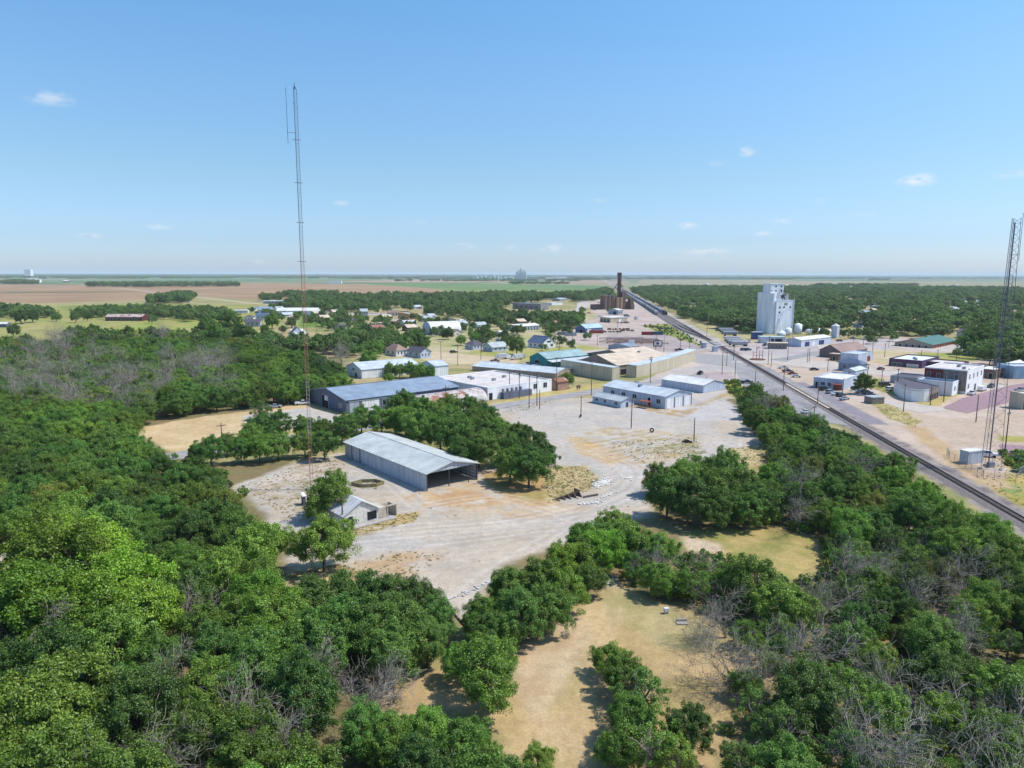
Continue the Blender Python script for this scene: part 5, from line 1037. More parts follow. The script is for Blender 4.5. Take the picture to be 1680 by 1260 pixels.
def vehicle(kind, c):
    e = empty({'pickup': 'pickup_truck', 'van': 'van', 'suv': 'parked_suv', 'sedan': 'parked_car', 'box': 'box_truck'}[kind], 0, 0)
    w, l = {'sedan': (1.8, 4.7), 'suv': (1.9, 4.8), 'pickup': (1.95, 5.6), 'van': (2.0, 5.8), 'box': (2.3, 7.5)}[kind]
    h = l / 2; b = MB(); gl = MB()
    if kind == 'sedan':
        profile_body(b, [(-h, .35), (-h, .95), (-h + .9, 1.05), (h - 1.2, 1.0), (h - .1, .8), (h, .35)], w)
        gl.hexa([(-1.45, -.8, 1.03), (1.25, -.8, 1.02), (1.25, .8, 1.02), (-1.45, .8, 1.03)], [(-.95, -.64, 1.42), (.45, -.64, 1.42), (.45, .64, 1.42), (-.95, .64, 1.42)]); b.box(-.9, .42, -.64, .64, 1.42, 1.47)
    elif kind == 'suv':
        profile_body(b, [(-h, .4), (-h, 1.1), (h - 1.4, 1.12), (h - .1, 1.0), (h, .4)], w)
        gl.hexa([(-2.3, -.88, 1.1), (1.1, -.88, 1.1), (1.1, .88, 1.1), (-2.3, .88, 1.1)], [(-2.1, -.72, 1.66), (.45, -.72, 1.66), (.45, .72, 1.66), (-2.1, .72, 1.66)]); b.box(-2.1, .45, -.74, .74, 1.66, 1.74)
    elif kind == 'pickup':
        profile_body(b, [(-h, .5), (-h, .85), (h - 1.5, .85), (h - 1.5, 1.15), (h - .1, 1.05), (h, .5)], w)
        b.box(-h, -.6, -.97, -.88, .85, 1.2); b.box(-h, -.6, .88, .97, .85, 1.2); b.box(-h, -h + .1, -.88, .88, .85, 1.2); b.box(-.6, h - 1.5, -.97, .97, .85, 1.16)
        gl.hexa([(-.55, -.85, 1.16), (1.55, -.85, 1.16), (1.55, .85, 1.16), (-.55, .85, 1.16)], [(-.35, -.7, 1.72), (.85, -.7, 1.72), (.85, .7, 1.72), (-.35, .7, 1.72)]); b.box(-.35, .85, -.72, .72, 1.72, 1.79)
    elif kind == 'van':
        profile_body(b, [(-h, .45), (-h, 2.15), (h - 1.9, 2.15), (h - .95, 1.2), (h, 1.05), (h, .45)], w)
        gl.hexa([(h - 1.85, -.9, 2.12), (h - .93, -.9, 1.24), (h - .93, .9, 1.24), (h - 1.85, .9, 2.12)], [(h - 1.8, -.9, 2.16), (h - .88, -.9, 1.28), (h - .88, .9, 1.28), (h - 1.8, .9, 2.16)])
    else:
        b.box(-h, h - 2.2, -w / 2, w / 2, 1.1, 3.3); profile_body(b, [(h - 2.0, .6), (h - 2.0, 2.3), (h - 1.0, 2.25), (h - .7, 1.4), (h, 1.3), (h, .6)], w * .9)
        b.box(-h, h - 2, -.5, .5, .6, 1.09); gl.hexa([(h - 1.02, -.9, 2.2), (h - .7, -.9, 1.45), (h - .7, .9, 1.45), (h - 1.02, .9, 2.2)], [(h - .97, -.9, 2.24), (h - .65, -.9, 1.5), (h - .65, .9, 1.5), (h - .97, .9, 2.24)])
    b.build('body', c, e); gl.build('window', GLASS, e)
    for sx in (-1, 1):
        for sy in (-1, 1):
            x = sx * (h - .95); wm_ = MB().tube((x, sy * (w / 2 - .22), .36), (x, sy * (w / 2 + .03), .36), .36, k=12).build('wheel', TYRE, e)
    o = MB(); [o.box(h - .02, h + .03, s * (w / 2 - .4) - .16, s * (w / 2 - .4) + .16, .68, .84) for s in (-1, 1)]; o.build('headlight', TRIM, e)
    return e
VC = {}
def car(px, py, kind, colr, ang, label):
    x, y = G(px, py); k = (kind, colr)
    if k not in VC: VC[k] = e = vehicle(kind, CP[colr]); e.location = (x, y, .03); e.rotation_euler = (0, 0, rad(ang))
    else: e = dup(VC[k], (x, y, .03), rad(ang))
    e['label'] = label; e['category'] = {'pickup': 'pickup truck', 'van': 'van', 'suv': 'car', 'sedan': 'car', 'box': 'truck'}[kind]
    if 'group' in e: del e['group']
cars = [(496,664,'pickup','white',20,"white pickup parked left of the blue roofed warehouse"),(452,669,'sedan','silver',15,"silver car under the trees at the back of the dirt lot"),
 (571,674.5,'sedan','black',100,"dark car parked close to the warehouse gable wall"),(865,599,'pickup','white',30,"white pickup at the left of the teal workshop, farther one"),(881,601.5,'pickup','white',20,"white pickup nearest the teal workshop doorway"),
 (847,590,'box','white',200,"white box truck in the truck lot, closest to the workshop"),(821,589,'box','white',190,"white box truck at the left end of the truck lot"),(834,588,'van','white',30,"white van parked between the two box trucks"),(856,587,'van','silver',120,"silver van at the back of the truck lot"),(812,594,'pickup','grey',10,"grey flatbed pickup at the front of the truck lot"),
 (744,579,'suv','black',40,"dark car standing on the dirt street corner"),(1148.7,614,'pickup','black',60,"black pickup on the open grey lot behind the boat shed"),(1114,575.5,'pickup','black',5,"black pickup beside the pole near the curved shed road"),
 (1255,567.5,'pickup','blue',50,"blue pickup beside the tan kiosk"),(1220,575,'suv','black',20,"dark car left in the pair in front of the grey trailers"),(1227,575,'suv','navy',20,"navy car right in the pair in front of the grey trailers"),
 (1229,562,'pickup','white',80,"white pickup behind the grey hopper trailers"),(1335.7,607.5,'sedan','black',0,"black car driving alone on the concrete road"),(1285,605,'pickup','white',-10,"white pickup at the top of the row beside the rails"),
 (1292,611,'pickup','maroon',-10,"maroon pickup second in the row beside the rails"),(1300,614.5,'sedan','red',-10,"red car third in the row beside the rails"),(1306,619,'sedan','white',-10,"white car last in the row against the corner store"),
 (1225,629,'pickup','navy',0,"dark pickup under the tree edge on the paved lot"),(1351,640,'suv','black',35,"black car at the head of the row before the red porch"),(1362,645,'suv','silver',35,"silver car second in the row before the red porch"),
 (1371,648,'sedan','white',35,"white car in the middle of the row before the red porch"),(1379,650.5,'suv','black',30,"dark car fourth in the row before the red porch"),(1385,656,'sedan','silver',30,"silver grey car at the near end of the row before the red porch"),
 (1405,640,'suv','navy',10,"navy car at the far end of the short row by the lone tree"),(1412,644,'sedan','silver',10,"silver car second in the short row by the lone tree"),(1422,646.5,'suv','blue',10,"blue car third in the short row by the lone tree"),(1431,651,'sedan','navy',10,"navy car nearest the little grey shed"),
 (1451,634,'van','black',20,"dark van parked on the grass behind the curved facade"),(1461,640.5,'suv','white',25,"white car on the grass behind the curved facade"),(1445,606.5,'sedan','maroon',30,"maroon car on the street before the purple store"),
 (1594,647.5,'pickup','white',40,"white pickup at the near end of the brick street"),(1611,641,'van','white',40,"white van on the brick street below the two storey block"),(1626,635.5,'pickup','grey',42,"grey truck ahead of the white van on the brick street"),
 (1629,618,'pickup','teal',20,"teal pickup in front of the dark brick store"),(1674,642,'pickup','silver',20,"silver pickup at the photo edge of the brick street"),(1322,678,'sedan','white',40,"white car half hidden under the trees by the rails"),(1331,686,'sedan','silver',40,"silver car nearer the pole under the trees by the rails"),
 (1617,749,'pickup','white',-20,"white pickup tucked behind the equipment cabin"),(1400,556.5,'suv','silver',0,"silver car in the elevator yard, nearer the white leg tower"),(1423,555.5,'suv','white',0,"white car farther along from the leg tower"),(1377,560,'sedan','black',0,"black car before the white leg tower"),
 (965.7,514.5,'pickup','red',0,"red truck on the road left of the brown mill"),(945,500,'pickup','white',70,"white truck on the pale road left of the mill"),(707,549,'suv','silver',10,"silver car before the large arched store"),(818,559,'suv','white',20,"white car beside the little cream cottage"),(897,572.5,'pickup','white',100,"white pickup beside the blue gabled house"),
 (985,520,'van','white',0,"white van beside the mill warehouse"),(1028,520,'box','grey',30,"grey truck right of the mill warehouse"),(1044,524,'box','silver',60,"silver truck alone between the warehouse and the rails"),(975,509,'suv','black',10,"dark car near the brown mill office"),(441,530,'suv','black',0,"dark car beside the grey carport house"),(398,511,'suv','navy',0,"dark car before the pale grey trailer home"),
 (990,545.5,'pickup','navy',10,"navy pickup at the right end of the machine shed"),(645,507,'suv','white',0,"white car on the village street behind the brown roofed house")]
for c_ in cars: car(*c_)
# containers, trailers, yard things
def container(px, py, l, ang, r, g_, b_, label, n=None, h=2.6, name="shipping_container"):
    x, y = G(px, py); m = mat('container %d %d %d' % (r, g_, b_), lin(r, g_, b_), seam='xy', seamw=.6, var=.2, scale=.6); e = empty(name, x, y, ang); tag(e, label, "container")
    MB().box(0, l, 0, 2.45, .15, h).build('body', m, e); o = MB(); [o.box(p, p + .12, q, q + .12, 0, h + .05) for p in (-.03, l - .09) for q in (-.03, 2.36)]; o.build('corner_post', m, e); MB().box(l + .01, l + .06, .2, 2.25, .3, h - .15).build('door', m, e)
container(1053, 549.5, 9, -4, 156, 52, 56, "red shipping container in the pair near the grassy rail bank"); container(1066, 549.3, 11, -4, 60, 104, 112, "teal shipping container joined to the red one near the rail bank")
container(914, 549.5, 12, -8, 146, 150, 164, "grey container before the machine shed"); container(928, 551, 9, 5, 168, 172, 184, "silver container right of the grey one before the machine shed"); container(967, 547, 12, 2, 170, 76, 64, "long red container against the machine shed wall")
container(1175, 543, 14, 0, 84, 104, 96, "dark green container by the rails left of the elevator", h=3.2)
def trailer(px, py, ang, label, c=(172, 178, 190)):
    x, y = G(px, py); e = empty("grain_trailer", x, y, ang); tag(e, label, "trailer"); m = mat('trailer %d' % c[0], lin(*c), var=.15)
    MB().hexa([(1.2, -.7, 1.1), (11, -.7, 1.1), (11, .7, 1.1), (1.2, .7, 1.1)], [(0, -1.25, 3.2), (12.2, -1.25, 3.2), (12.2, 1.25, 3.2), (0, 1.25, 3.2)]).build('hopper', m, e)
    MB().hexa([(0, -1.25, 3.21), (12.2, -1.25, 3.21), (12.2, 1.25, 3.21), (0, 1.25, 3.21)], [(0, -.3, 3.7), (12.2, -.3, 3.7), (12.2, .3, 3.7), (0, .3, 3.7)]).build('tarp', STEEL, e)
    for q in (9.2, 10.6, 1.6): MB().tube((q, -1.2, .5), (q, 1.2, .5), .5, k=10).build('wheel', TYRE, e)
    MB().box(.2, 12, -.5, .5, .85, 1.08).build('frame', STEEL, e)
for i, (px, py, a, c) in enumerate([(1187, 560, 5, (172, 178, 190)), (1190, 563, 3, (182, 186, 196)), (1194, 566, 5, (168, 176, 192)), (1200, 568, 4, (178, 182, 192))]): trailer(px, py, a, ("silver grain trailer, %s in the rank beside the elevator yard" % ["farthest", "second farthest", "second nearest", "nearest"][i]), c)
for i, (px, py) in enumerate([(1179, 545), (1182, 548), (1186, 551)]): trailer(px, py, 2, "blue grey trailer by the rails, %s of three" % ["farthest", "middle", "nearest"][i], (130, 140, 166))
for i in range(6):   # pipe racks
    px, py = 984 + (i % 3) * 12, 556.5 + i * 1.7; x, y = G(px, py); e = empty("pipe_rack", x, y, 2); tag(e, "long low rack of dark pipes in the pipe yard, %s from the road" % ["farthest", "fifth", "fourth", "third", "second", "nearest"][i], "pipe rack")
    L_ = 34 + 5 * (i % 2); o = MB(); [o.tube((0, j * .45, .9), (L_, j * .45, .9), .22, k=5) for j in range(4)]; o.build('pipe', RUSTY if i % 2 else mat('dark pipe', lin(66, 58, 66)), e); o = MB(); [o.box(j * L_ / 4, j * L_ / 4 + .3, -.3, 1.7, 0, .7) for j in range(5)]; o.build('trestle', TIE, e)
for i, (px, py) in enumerate([(1021, 541), (1028, 543), (1000, 541), (1022, 530), (975, 541), (1090, 540), (1068, 537), (1008, 545), (985, 497), (978, 500), (992, 500)]):
    x, y = G(px, py); e = MB(); rr_ = random.Random(i)
    for k in range(14): a = rr_.uniform(-6, 6); b_ = rr_.uniform(-2, 2); e.hexa([(a, b_, 0), (a + 1.8, b_, 0), (a + 1.8, b_ + 1.2, 0), (a, b_ + 1.2, 0)], [(a + .3, b_ + .2, rr_.uniform(.5, 1.6)), (a + 1.5, b_ + .1, rr_.uniform(.5, 1.8)), (a + 1.4, b_ + 1, rr_.uniform(.4, 1.5)), (a + .4, b_ + 1, rr_.uniform(.4, 1.5))])
    o = e.build("scrap_heap", [RUSTY, TIE][i % 2]); o.location = (x, y, 0); tag(o, "low rusty scrap heap in the yards around the brown mill", "scrap heap", "scrap heaps around the brown mill")
# billboards and rail signal
def board(px, py, w_, h0, h1, ang, label, c, name="billboard"):
    x, y = G(px, py); e = empty(name, x, y, ang); tag(e, label, "sign"); MB().box(-w_ / 2, w_ / 2, -.12, .12, h0, h1).build('panel', c, e); o = MB(); [o.box(s * w_ * .3 - .1, s * w_ * .3 + .1, -.1, .1, 0, h0) for s in (-1, 1)]; o.build('post', TIE, e); return e
bb = board(1079, 571.5, 6.5, 1.2, 5.4, 10, "small white billboard with a dark frame beside the curved shed road", DARK)
MB().box(-2.6, 2.6, -.17, -.125, 1.9, 4.9).build('poster', TRIM, bb); MB().box(-.9, .7, -.2, -.175, 2.6, 4.2).build('emblem', DARK, bb)
board(1036, 567, 4, 1, 4.4, 5, "white sign board with reddish marks by the pipe yard", W_WHITE, "yard_sign")
board(949, 640, 2.2, .8, 2.2, 37, "small brown notice board on the yellow verge beside the road", W_BROWN, "notice_board")
px_s = G(1243, 590); e = empty("pipe_sculpture", *px_s, 20); tag(e, "rusty red pipe frame standing on a round plinth near the crossing", "pipe frame")
o = MB(); [o.tube((x, 0, .3), (x, 0, h_), .18) for x, h_ in ((-3.4, 5), (-1, 8), (1.2, 5.5), (3.4, 6))]; o.tube((-3.4, 0, 2.5), (3.4, 0, 2.5), .15); o.tube((-1, 0, 6.5), (1, 0, 7.5), .3); o.tube((-3.4, 0, 4.4), (-1, 0, 4.4), .12); o.build('frame', mat('red white pipe', lin(190, 130, 120), var=.3), e); MB().tube((0, 0, -.1), (0, 0, .35), 4.5, k=20).build('plinth', RUSTY, e)
# cabin fence and ice bridge beside the lattice tower
def fence(pts, label, h=2.0, name="chain_link_fence", m=None):
    P = [Vector(G(*p)) for p in pts]; e = empty(name, *P[0]); tag(e, label, "fence"); po = MB(); wi = MB()
    for a, b_ in zip(P, P[1:]):
        n = max(1, round((b_ - a).length / 3)); 
        for i in range(n + 1): p = a.lerp(b_, i / n) - P[0]; po.tube((p.x, p.y, -.2), (p.x, p.y, h), .05, k=5)
        a2, b2_ = a - P[0], b_ - P[0]
        for z in (h, h * .5, .1): wi.tube((a2.x, a2.y, z), (b2_.x, b2_.y, z), .025, k=3)
        L_ = (b_ - a).length; k = int(L_ / .45)
        for i in range(k):
            p, q = a2.lerp(b2_, i / k), a2.lerp(b2_, min(1, (i + 4) / k)); wi.tube((p.x, p.y, 0.05), (q.x, q.y, h), .012, k=3, cap=False); wi.tube((q.x, q.y, 0.05), (p.x, p.y, h), .012, k=3, cap=False)
    po.build('post', STEEL, e); wi.build('mesh', STEEL, e)
fence([(1553,745),(1557,752),(1613,784),(1668,783),(1690,770),(1655,752)], "chain link fence around the lattice tower compound")
fence([(894,764),(911,768),(912,757)], "short chain link panel beside the round tree at the drive", name="fence_panel")
e = empty("generator", *G(1625, 766), 15); tag(e, "small grey generator box on the ground beside the tower leg", "generator"); MB().box(-.9, .9, -.5, .5, .15, 1.3).build('body', STEEL, e); MB().box(-1, 1, -.6, .6, 0, .14).build('base', CONC, e)
# ---------------------------------------------------------------- things in the yard
ct = empty("abandoned_cottage", *G(565, 867), 41); tag(ct, "abandoned pale board cottage with a broken dark window in the yard", "cottage")
hE, hP = 2.7, 4.9; lu, lv = 7.6, 8.5; CB = mat('weathered boards', lin(236, 230, 222), var=.25, scale=1.2, seam='z', seamw=.35)
wb = MB(); wb.face((0, 0, 0), (lu, 0, 0), (lu, 0, hE), (lu * .5, 0, hP), (0, 0, hE)); wb.face((0, lv, 0), (0, 0, 0), (0, 0, hE), (0, lv, hE)); wb.face((lu, 0, 0), (lu, lv, 0), (lu, lv, hE), (lu, 0, hE)); wb.face((lu, lv, 0), (0, lv, 0), (0, lv, hE), (lu * .5, lv, hP), (lu, lv, hE)); wb.build('wall', CB, ct)
rb = MB()
for s in (0, 1):
    x0, x1 = (-.5, lu / 2) if s == 0 else (lu + .5, lu / 2); k = (hP - hE) / (lu / 2); z0 = hE - .5 * k
    rb.hexa([(x0, -.4, z0 + .02), (x1, -.4, hP + .02), (x1, lv + .3, hP + .02), (x0, lv + .3, z0 + .02)][::1 if s == 0 else -1], [(x0, -.4, z0 + .14), (x1, -.4, hP + .14), (x1, lv + .3, hP + .14), (x0, lv + .3, z0 + .14)][::1 if s == 0 else -1])
rb.build('roof', roofm('old tin', 'y', 222, 222, 224, rust=.15), ct)
MB().box(.9, 1.9, -.06, .02, 0, 2.1).build('door', mat('navy door', lin(44, 48, 76)), ct); MB().box(5.2, 7.3, -.06, .02, .5, 2.2).build('window', DARK, ct)
lt_ = MB(); lt_.box(lu + .02, lu + 2.1, .2, 4.5, 0, 2.3); lt_.build('lean_to', mat('old plaster', lin(206, 194, 176), var=.25), ct)
o = MB(); o.box(lu + 2.3, lu + 2.5, .1, .3, 0, 2.3); o.box(lu + 4.4, lu + 4.6, .1, .3, 0, 2.3); o.box(lu + 2.2, lu + 4.7, .05, .35, 2.3, 2.5); o.box(lu + 4.4, lu + 4.6, .3, 3, 0, 2.2); o.box(lu + 2.2, lu + 4.7, 3, 3.15, 0, 2.1); o.build('ruined_wall', mat('old plaster', lin(206, 194, 176), var=.25), ct)
MB().box(.5, lu + 3.5, -1.8, -.1, -.1, .22).build('porch_slab', CONC, ct)
for p in (G(565, 867),): FOOT.append([(p[0] - 2, p[1] - 2), (p[0] + 10, p[1] + 6), (p[0] + 6, p[1] + 14), (p[0] - 8, p[1] + 8)])
pc = empty("hexagonal_trough", *G(603, 795.5), 8); tag(pc, "low hexagonal timber walled trough with weeds in front of the open shed", "trough")
hx = [(4.0, 0), (1.8, 2.5), (-1.6, 2.5), (-3.9, .5), (-1.4, -1.9), (2.2, -1.9)]
for i in range(6):
    a, b_ = Vector(hx[i]), Vector(hx[(i + 1) % 6]); d = (b_ - a).normalized(); n = Vector((-d.y, d.x)) * .25; a2, b2_ = a + d * .05, b_ - d * .05
    MB().hexa([(*a2, -.1), (*b2_, -.1), (*(b2_ + n), -.1), (*(a2 + n), -.1)], [(*a2, .75), (*b2_, .75), (*(b2_ + n), .75), (*(a2 + n), .75)]).build('side', mat('old timber', lin(150, 138, 96), var=.3, scale=1.5), pc)
bld("privy", "tiny grey outhouse shed behind the bright green yard tree", "shed", (497.5, 829.5), 494, 502, 815.5, 'shed', .4, W_SLATE, RW['x'], ang=30, over=.15, lv=1.6)
def logs(px, py, ang, l, r, label, m=None):
    x, y = G(px, py); e = MB(); e.tube((-l / 2, 0, r), (-l / 6, .08, r * 1.05), r, r * .97, k=9); e.tube((-l / 6, .08, r * 1.05), (l / 2, 0, r * .9), r * .97, r * .75, k=9); e.tube((l * .1, 0, r), (l * .18, r * 2, r * 1.8), r * .25, r * .15, k=5)
    o = e.build("fallen_log", m or mat('log', lin(196, 176, 158), var=.25, scale=2)); o.location = (x, y, 0); o.rotation_euler = (0, 0, rad(ang)); tag(o, label, "log")
logs(497, 957, 20, 2.6, .28, "thick pale log lying on the dry grass, farther of two"); logs(488, 964.5, 12, 2.6, .24, "pale log lying on the dry grass, nearer of two"); logs(757, 1019, 118, 4.4, .2, "long pale pole log lying by the dark bush"); logs(556, 950, 60, 1.5, .2, "short stump log near the lone tree trunk", TIE)
for i, (px, py, s) in enumerate([(1069, 709, .75), (1127, 725, .95), (1123, 726, .8), (1131, 726, .85), (953, 685, .6)]):
    x, y = G(px, py); e = MB(); n = 14
    for k in range(n):
        for j in range(6):
            a0, a1 = 2 * math.pi * k / n, 2 * math.pi * (k + 1) / n; b0, b1 = 2 * math.pi * j / 6, 2 * math.pi * (j + 1) / 6; f_ = lambda a, b: ((s * .72 + s * .28 * math.cos(b)) * math.cos(a), (s * .72 + s * .28 * math.cos(b)) * math.sin(a), s * .3 + s * .28 * math.sin(b))
            e.face(f_(a0, b0), f_(a1, b0), f_(a1, b1), f_(a0, b1))
    o = e.build("discarded_tyre", TYRE, None, True); o.location = (x, y, .05); o.rotation_euler = (rad(80 if i in (0, 4) else 8), 0, i); o.location.z = s * .9 if i in (0, 4) else .05
    tag(o, ["lone big tyre standing on the furrowed lot", "largest flat tyre at the foot of the lot pole", "flat tyre at the far side of the tyre group", "flat tyre nearest the pole foot", "small tyre leaning at the foot of the bare pole"][i], "tyre")
pit = empty("timber_dock", *G(926, 814), 30); pit.scale = (.75, .75, .75); RUSTY_ = RUSTY; RUSTY = mat('dark timber', lin(92, 70, 62), var=.3, scale=2); tag(pit, "dark rusty loading dock frame sunk in weeds by the drive", "loading dock")
o = MB(); o.hexa([(-4, -1.6, 0), (4.2, -1.6, 0), (4.2, -1.2, 0), (-4, -1.2, 0)], [(-4, -1.6, .3), (4.2, -1.6, 1.5), (4.2, -1.2, 1.5), (-4, -1.2, .3)]); o.build('retaining_wall', RUSTY, pit); o = MB(); o.hexa([(4.3, -1.6, 0), (4.7, -1.6, 0), (5.6, 2.4, 0), (5.2, 2.4, 0)], [(4.3, -1.6, 1.5), (4.7, -1.6, 1.5), (5.6, 2.4, 1.1), (5.2, 2.4, 1.1)]); o.build('end_wall', RUSTY, pit)
o = MB(); [o.hexa([(-4 + i * 2, -3.4, 0), (-3.8 + i * 2, -3.4, 0), (-3.8 + i * 2, -1.7, 0), (-4 + i * 2, -1.7, 0)], [(-4 + i * 2, -3.4, .15), (-3.8 + i * 2, -3.4, .15), (-3.8 + i * 2, -1.7, .35 + i * .3), (-4 + i * 2, -1.7, .35 + i * .3)]) for i in range(5)]; o.box(4, 9.5, -4.4, -4.0, 0, .5); o.build('beam', TIE, pit)
RUSTY = RUSTY_; CH = mat('white rubble', lin(222, 218, 210), var=.12, scale=2, bump=.4)
def rubble(px, py, lx, ly, ang, n, label, m=CH, s0=.25, s1=.9, name="rubble_pile"):
    x, y = G(px, py); e = MB(); rr_ = random.Random(px)
    for k in range(n):
        a, b_ = rr_.gauss(0, lx / 2.4), rr_.gauss(0, ly / 2.4); s = rr_.uniform(s0, s1); t = rr_.uniform(.04, .2)
        q = [(a + s * math.cos(w_ + rr_.uniform(-.3, .3)) * rr_.uniform(.7, 1), b_ + s * math.sin(w_) * rr_.uniform(.6, 1)) for w_ in (0, 1.2, 2.4, 3.7, 5)]
        e.prism(q, -.05, t)
    o = e.build(name, m); o.location = (x, y, 0); o.rotation_euler = (0, 0, rad(ang)); tag(o, label, "rubble pile")
rubble(989, 792, 5.4, 2.0, 55, 230, "largest white rubble pile by the curve of the drive", s0=.12, s1=.5); rubble(995, 813, 3.2, .8, 50, 70, "narrow white rubble pile next to the wheel tracks", s0=.1, s1=.4); rubble(968, 825, 3.6, 1.0, 15, 80, "low white rubble spread at the end of the timber dock", s0=.1, s1=.4)
rubble(1030, 785, .9, .4, 20, 5, "tiny white debris patch on the drive"); 
rubble(778, 966, 10, .6, 47, 60, "long thin line of pale broken kerb along the yard edge", mat('kerb stone', lin(206, 200, 196), var=.2), .15, .5, "broken_kerb")
rubble(688, 746, 4, 2, 20, 10, "few pale slabs behind the open shed", CONC)
rubble(795, 775, 6, 2, 10, 24, "heap of brush and boards by the shed opening", TIE, .2, .8, "debris_heap")
x, y = G(1093, 1006); e = empty("white_box", x, y, 15); tag(e, "small white box on two legs at the clearing edge", "box"); MB().box(-.35, .35, -.25, .25, .35, .85).build('body', TRIM, e); o = MB(); [o.box(s * .25 - .05, s * .25 + .05, -.2, .2, 0, .35) for s in (-1, 1)]; o.build('leg', TRIM, e)
x, y = G(1119, 1022); o = MB(); o.box(-.8, .8, -.5, .5, 0, .1); o.box(-.8, .8, .3, .5, .11, .4); o = o.build("stone_bench", CONC); o.location = (x, y, 0); tag(o, "pale stone bench in the tree shade at the clearing edge", "bench")
x, y = G(995, 955); o = MB(); o.box(-1.3, 1.3, -1.0, 1.0, 0, .1); o.box(-.9, .9, -.6, .6, .11, .2); o = o.build("concrete_pad", CONC); o.location = (x, y, 0.03); tag(o, "grey concrete pad at the top of the dry clearing", "concrete pad")
# guy anchor wires for the slender mast
for k in range(3):
    pass
# ---------------------------------------------------------------- vegetation
def leafmat(name, c1, c2, c3, yel=.0):
    m = bpy.data.materials.new(name); m.use_nodes = True; nt = m.node_tree; nt.nodes.clear(); L = nt.links
    geo = N_(nt, 'ShaderNodeNewGeometry'); oi = N_(nt, 'ShaderNodeObjectInfo')
    r = N_(nt, 'ShaderNodeValToRGB'); cr = r.color_ramp; cr.elements[0].color = (*c1, 1); cr.elements[1].color = (*c3, 1); e = cr.elements.new(.55); e.color = (*c2, 1)
    if yel: e = cr.elements.new(.9); e.color = (*c3, 1); cr.elements[-1].color = (.20, .17, .05, 1)
    L.new(geo.outputs['Random Per Island'], r.inputs[0])
    tcn = N_(nt, 'ShaderNodeTexCoord'); nz = N_(nt, 'ShaderNodeTexNoise'); nz.inputs['Scale'].default_value = .5; nz.inputs['Detail'].default_value = 2; L.new(tcn.outputs['Object'], nz.inputs['Vector'])
    hs = N_(nt, 'ShaderNodeHueSaturation'); mr = N_(nt, 'ShaderNodeMapRange'); mr.inputs['To Min'].default_value = .480; mr.inputs['To Max'].default_value = .512; L.new(oi.outputs['Random'], mr.inputs['Value']); L.new(mr.outputs[0], hs.inputs['Hue'])
    wn = N_(nt, 'ShaderNodeTexWhiteNoise', noise_dimensions='1D'); L.new(oi.outputs['Random'], wn.inputs['W'])
    mv = N_(nt, 'ShaderNodeMapRange'); mv.inputs['To Min'].default_value = .9; mv.inputs['To Max'].default_value = 2.0; L.new(wn.outputs['Value'], mv.inputs['Value'])
    mn = N_(nt, 'ShaderNodeMapRange'); mn.inputs['From Min'].default_value = .3; mn.inputs['From Max'].default_value = .7; mn.inputs['To Min'].default_value = .8; mn.inputs['To Max'].default_value = 1.2; L.new(nz.outputs[0], mn.inputs['Value'])
    mu = N_(nt, 'ShaderNodeMath', operation='MULTIPLY'); L.new(mv.outputs[0], mu.inputs[0]); L.new(mn.outputs[0], mu.inputs[1]); L.new(mu.outputs[0], hs.inputs['Value']); L.new(r.outputs[0], hs.inputs['Color'])
    d = N_(nt, 'ShaderNodeBsdfDiffuse'); t = N_(nt, 'ShaderNodeBsdfTranslucent'); gl = N_(nt, 'ShaderNodeBsdfGlossy'); gl.inputs['Roughness'].default_value = .45; gl.inputs['Color'].default_value = (.8, .85, .8, 1)
    L.new(hs.outputs[0], d.inputs[0]); L.new(hs.outputs[0], t.inputs[0]); mx = N_(nt, 'ShaderNodeMixShader'); mx.inputs[0].default_value = .33; L.new(d.outputs[0], mx.inputs[1]); L.new(t.outputs[0], mx.inputs[2])
    m2 = N_(nt, 'ShaderNodeMixShader'); m2.inputs[0].default_value = .035; L.new(mx.outputs[0], m2.inputs[1]); L.new(gl.outputs[0], m2.inputs[2]); o = N_(nt, 'ShaderNodeOutputMaterial'); L.new(m2.outputs[0], o.inputs[0]); return m
LM = {'dark': leafmat('leaf dark', (.045, .10, .014), (.08, .165, .024), (.145, .25, .045)), 'mid': leafmat('leaf mid', (.058, .112, .012), (.105, .19, .022), (.18, .28, .042)),
      'bright': leafmat('leaf bright', (.08, .155, .010), (.135, .25, .018), (.21, .34, .035)), 'yellow': leafmat('leaf yellow', (.07, .11, .012), (.16, .19, .022), (.27, .27, .05), 1), 'far': leafmat('leaf far', (.04, .08, .018), (.085, .155, .03), (.17, .25, .06))}
BARK = mat('bark', lin(112, 98, 88), var=.3, scale=2); DEADW = mat('dead wood', lin(168, 158, 146, .8), var=.25, scale=2)
def leaves(P, Nn, size, rg, mname, lm, asp=1.6):
    n = len(P); Nn = Nn / (np.linalg.norm(Nn, axis=1, keepdims=True) + 1e-9)
    t = rg.normal(size=(n, 3)); u = np.cross(Nn, t); u /= (np.linalg.norm(u, axis=1, keepdims=True) + 1e-9); v = np.cross(Nn, u)
    s = (size * rg.uniform(.6, 1.35, n))[:, None]; u = u * s * asp / 2; v = v * s / 2
    fold = Nn * s * .22
    V = np.stack([P - u, P - v * .9 + fold, P + u, P + v * .9 + fold], 1).reshape(-1, 3)
    F = np.arange(4 * n).reshape(-1, 4); F = np.concatenate([F[:, [0, 1, 2]], F[:, [0, 2, 3]]], 0)
    return V, F
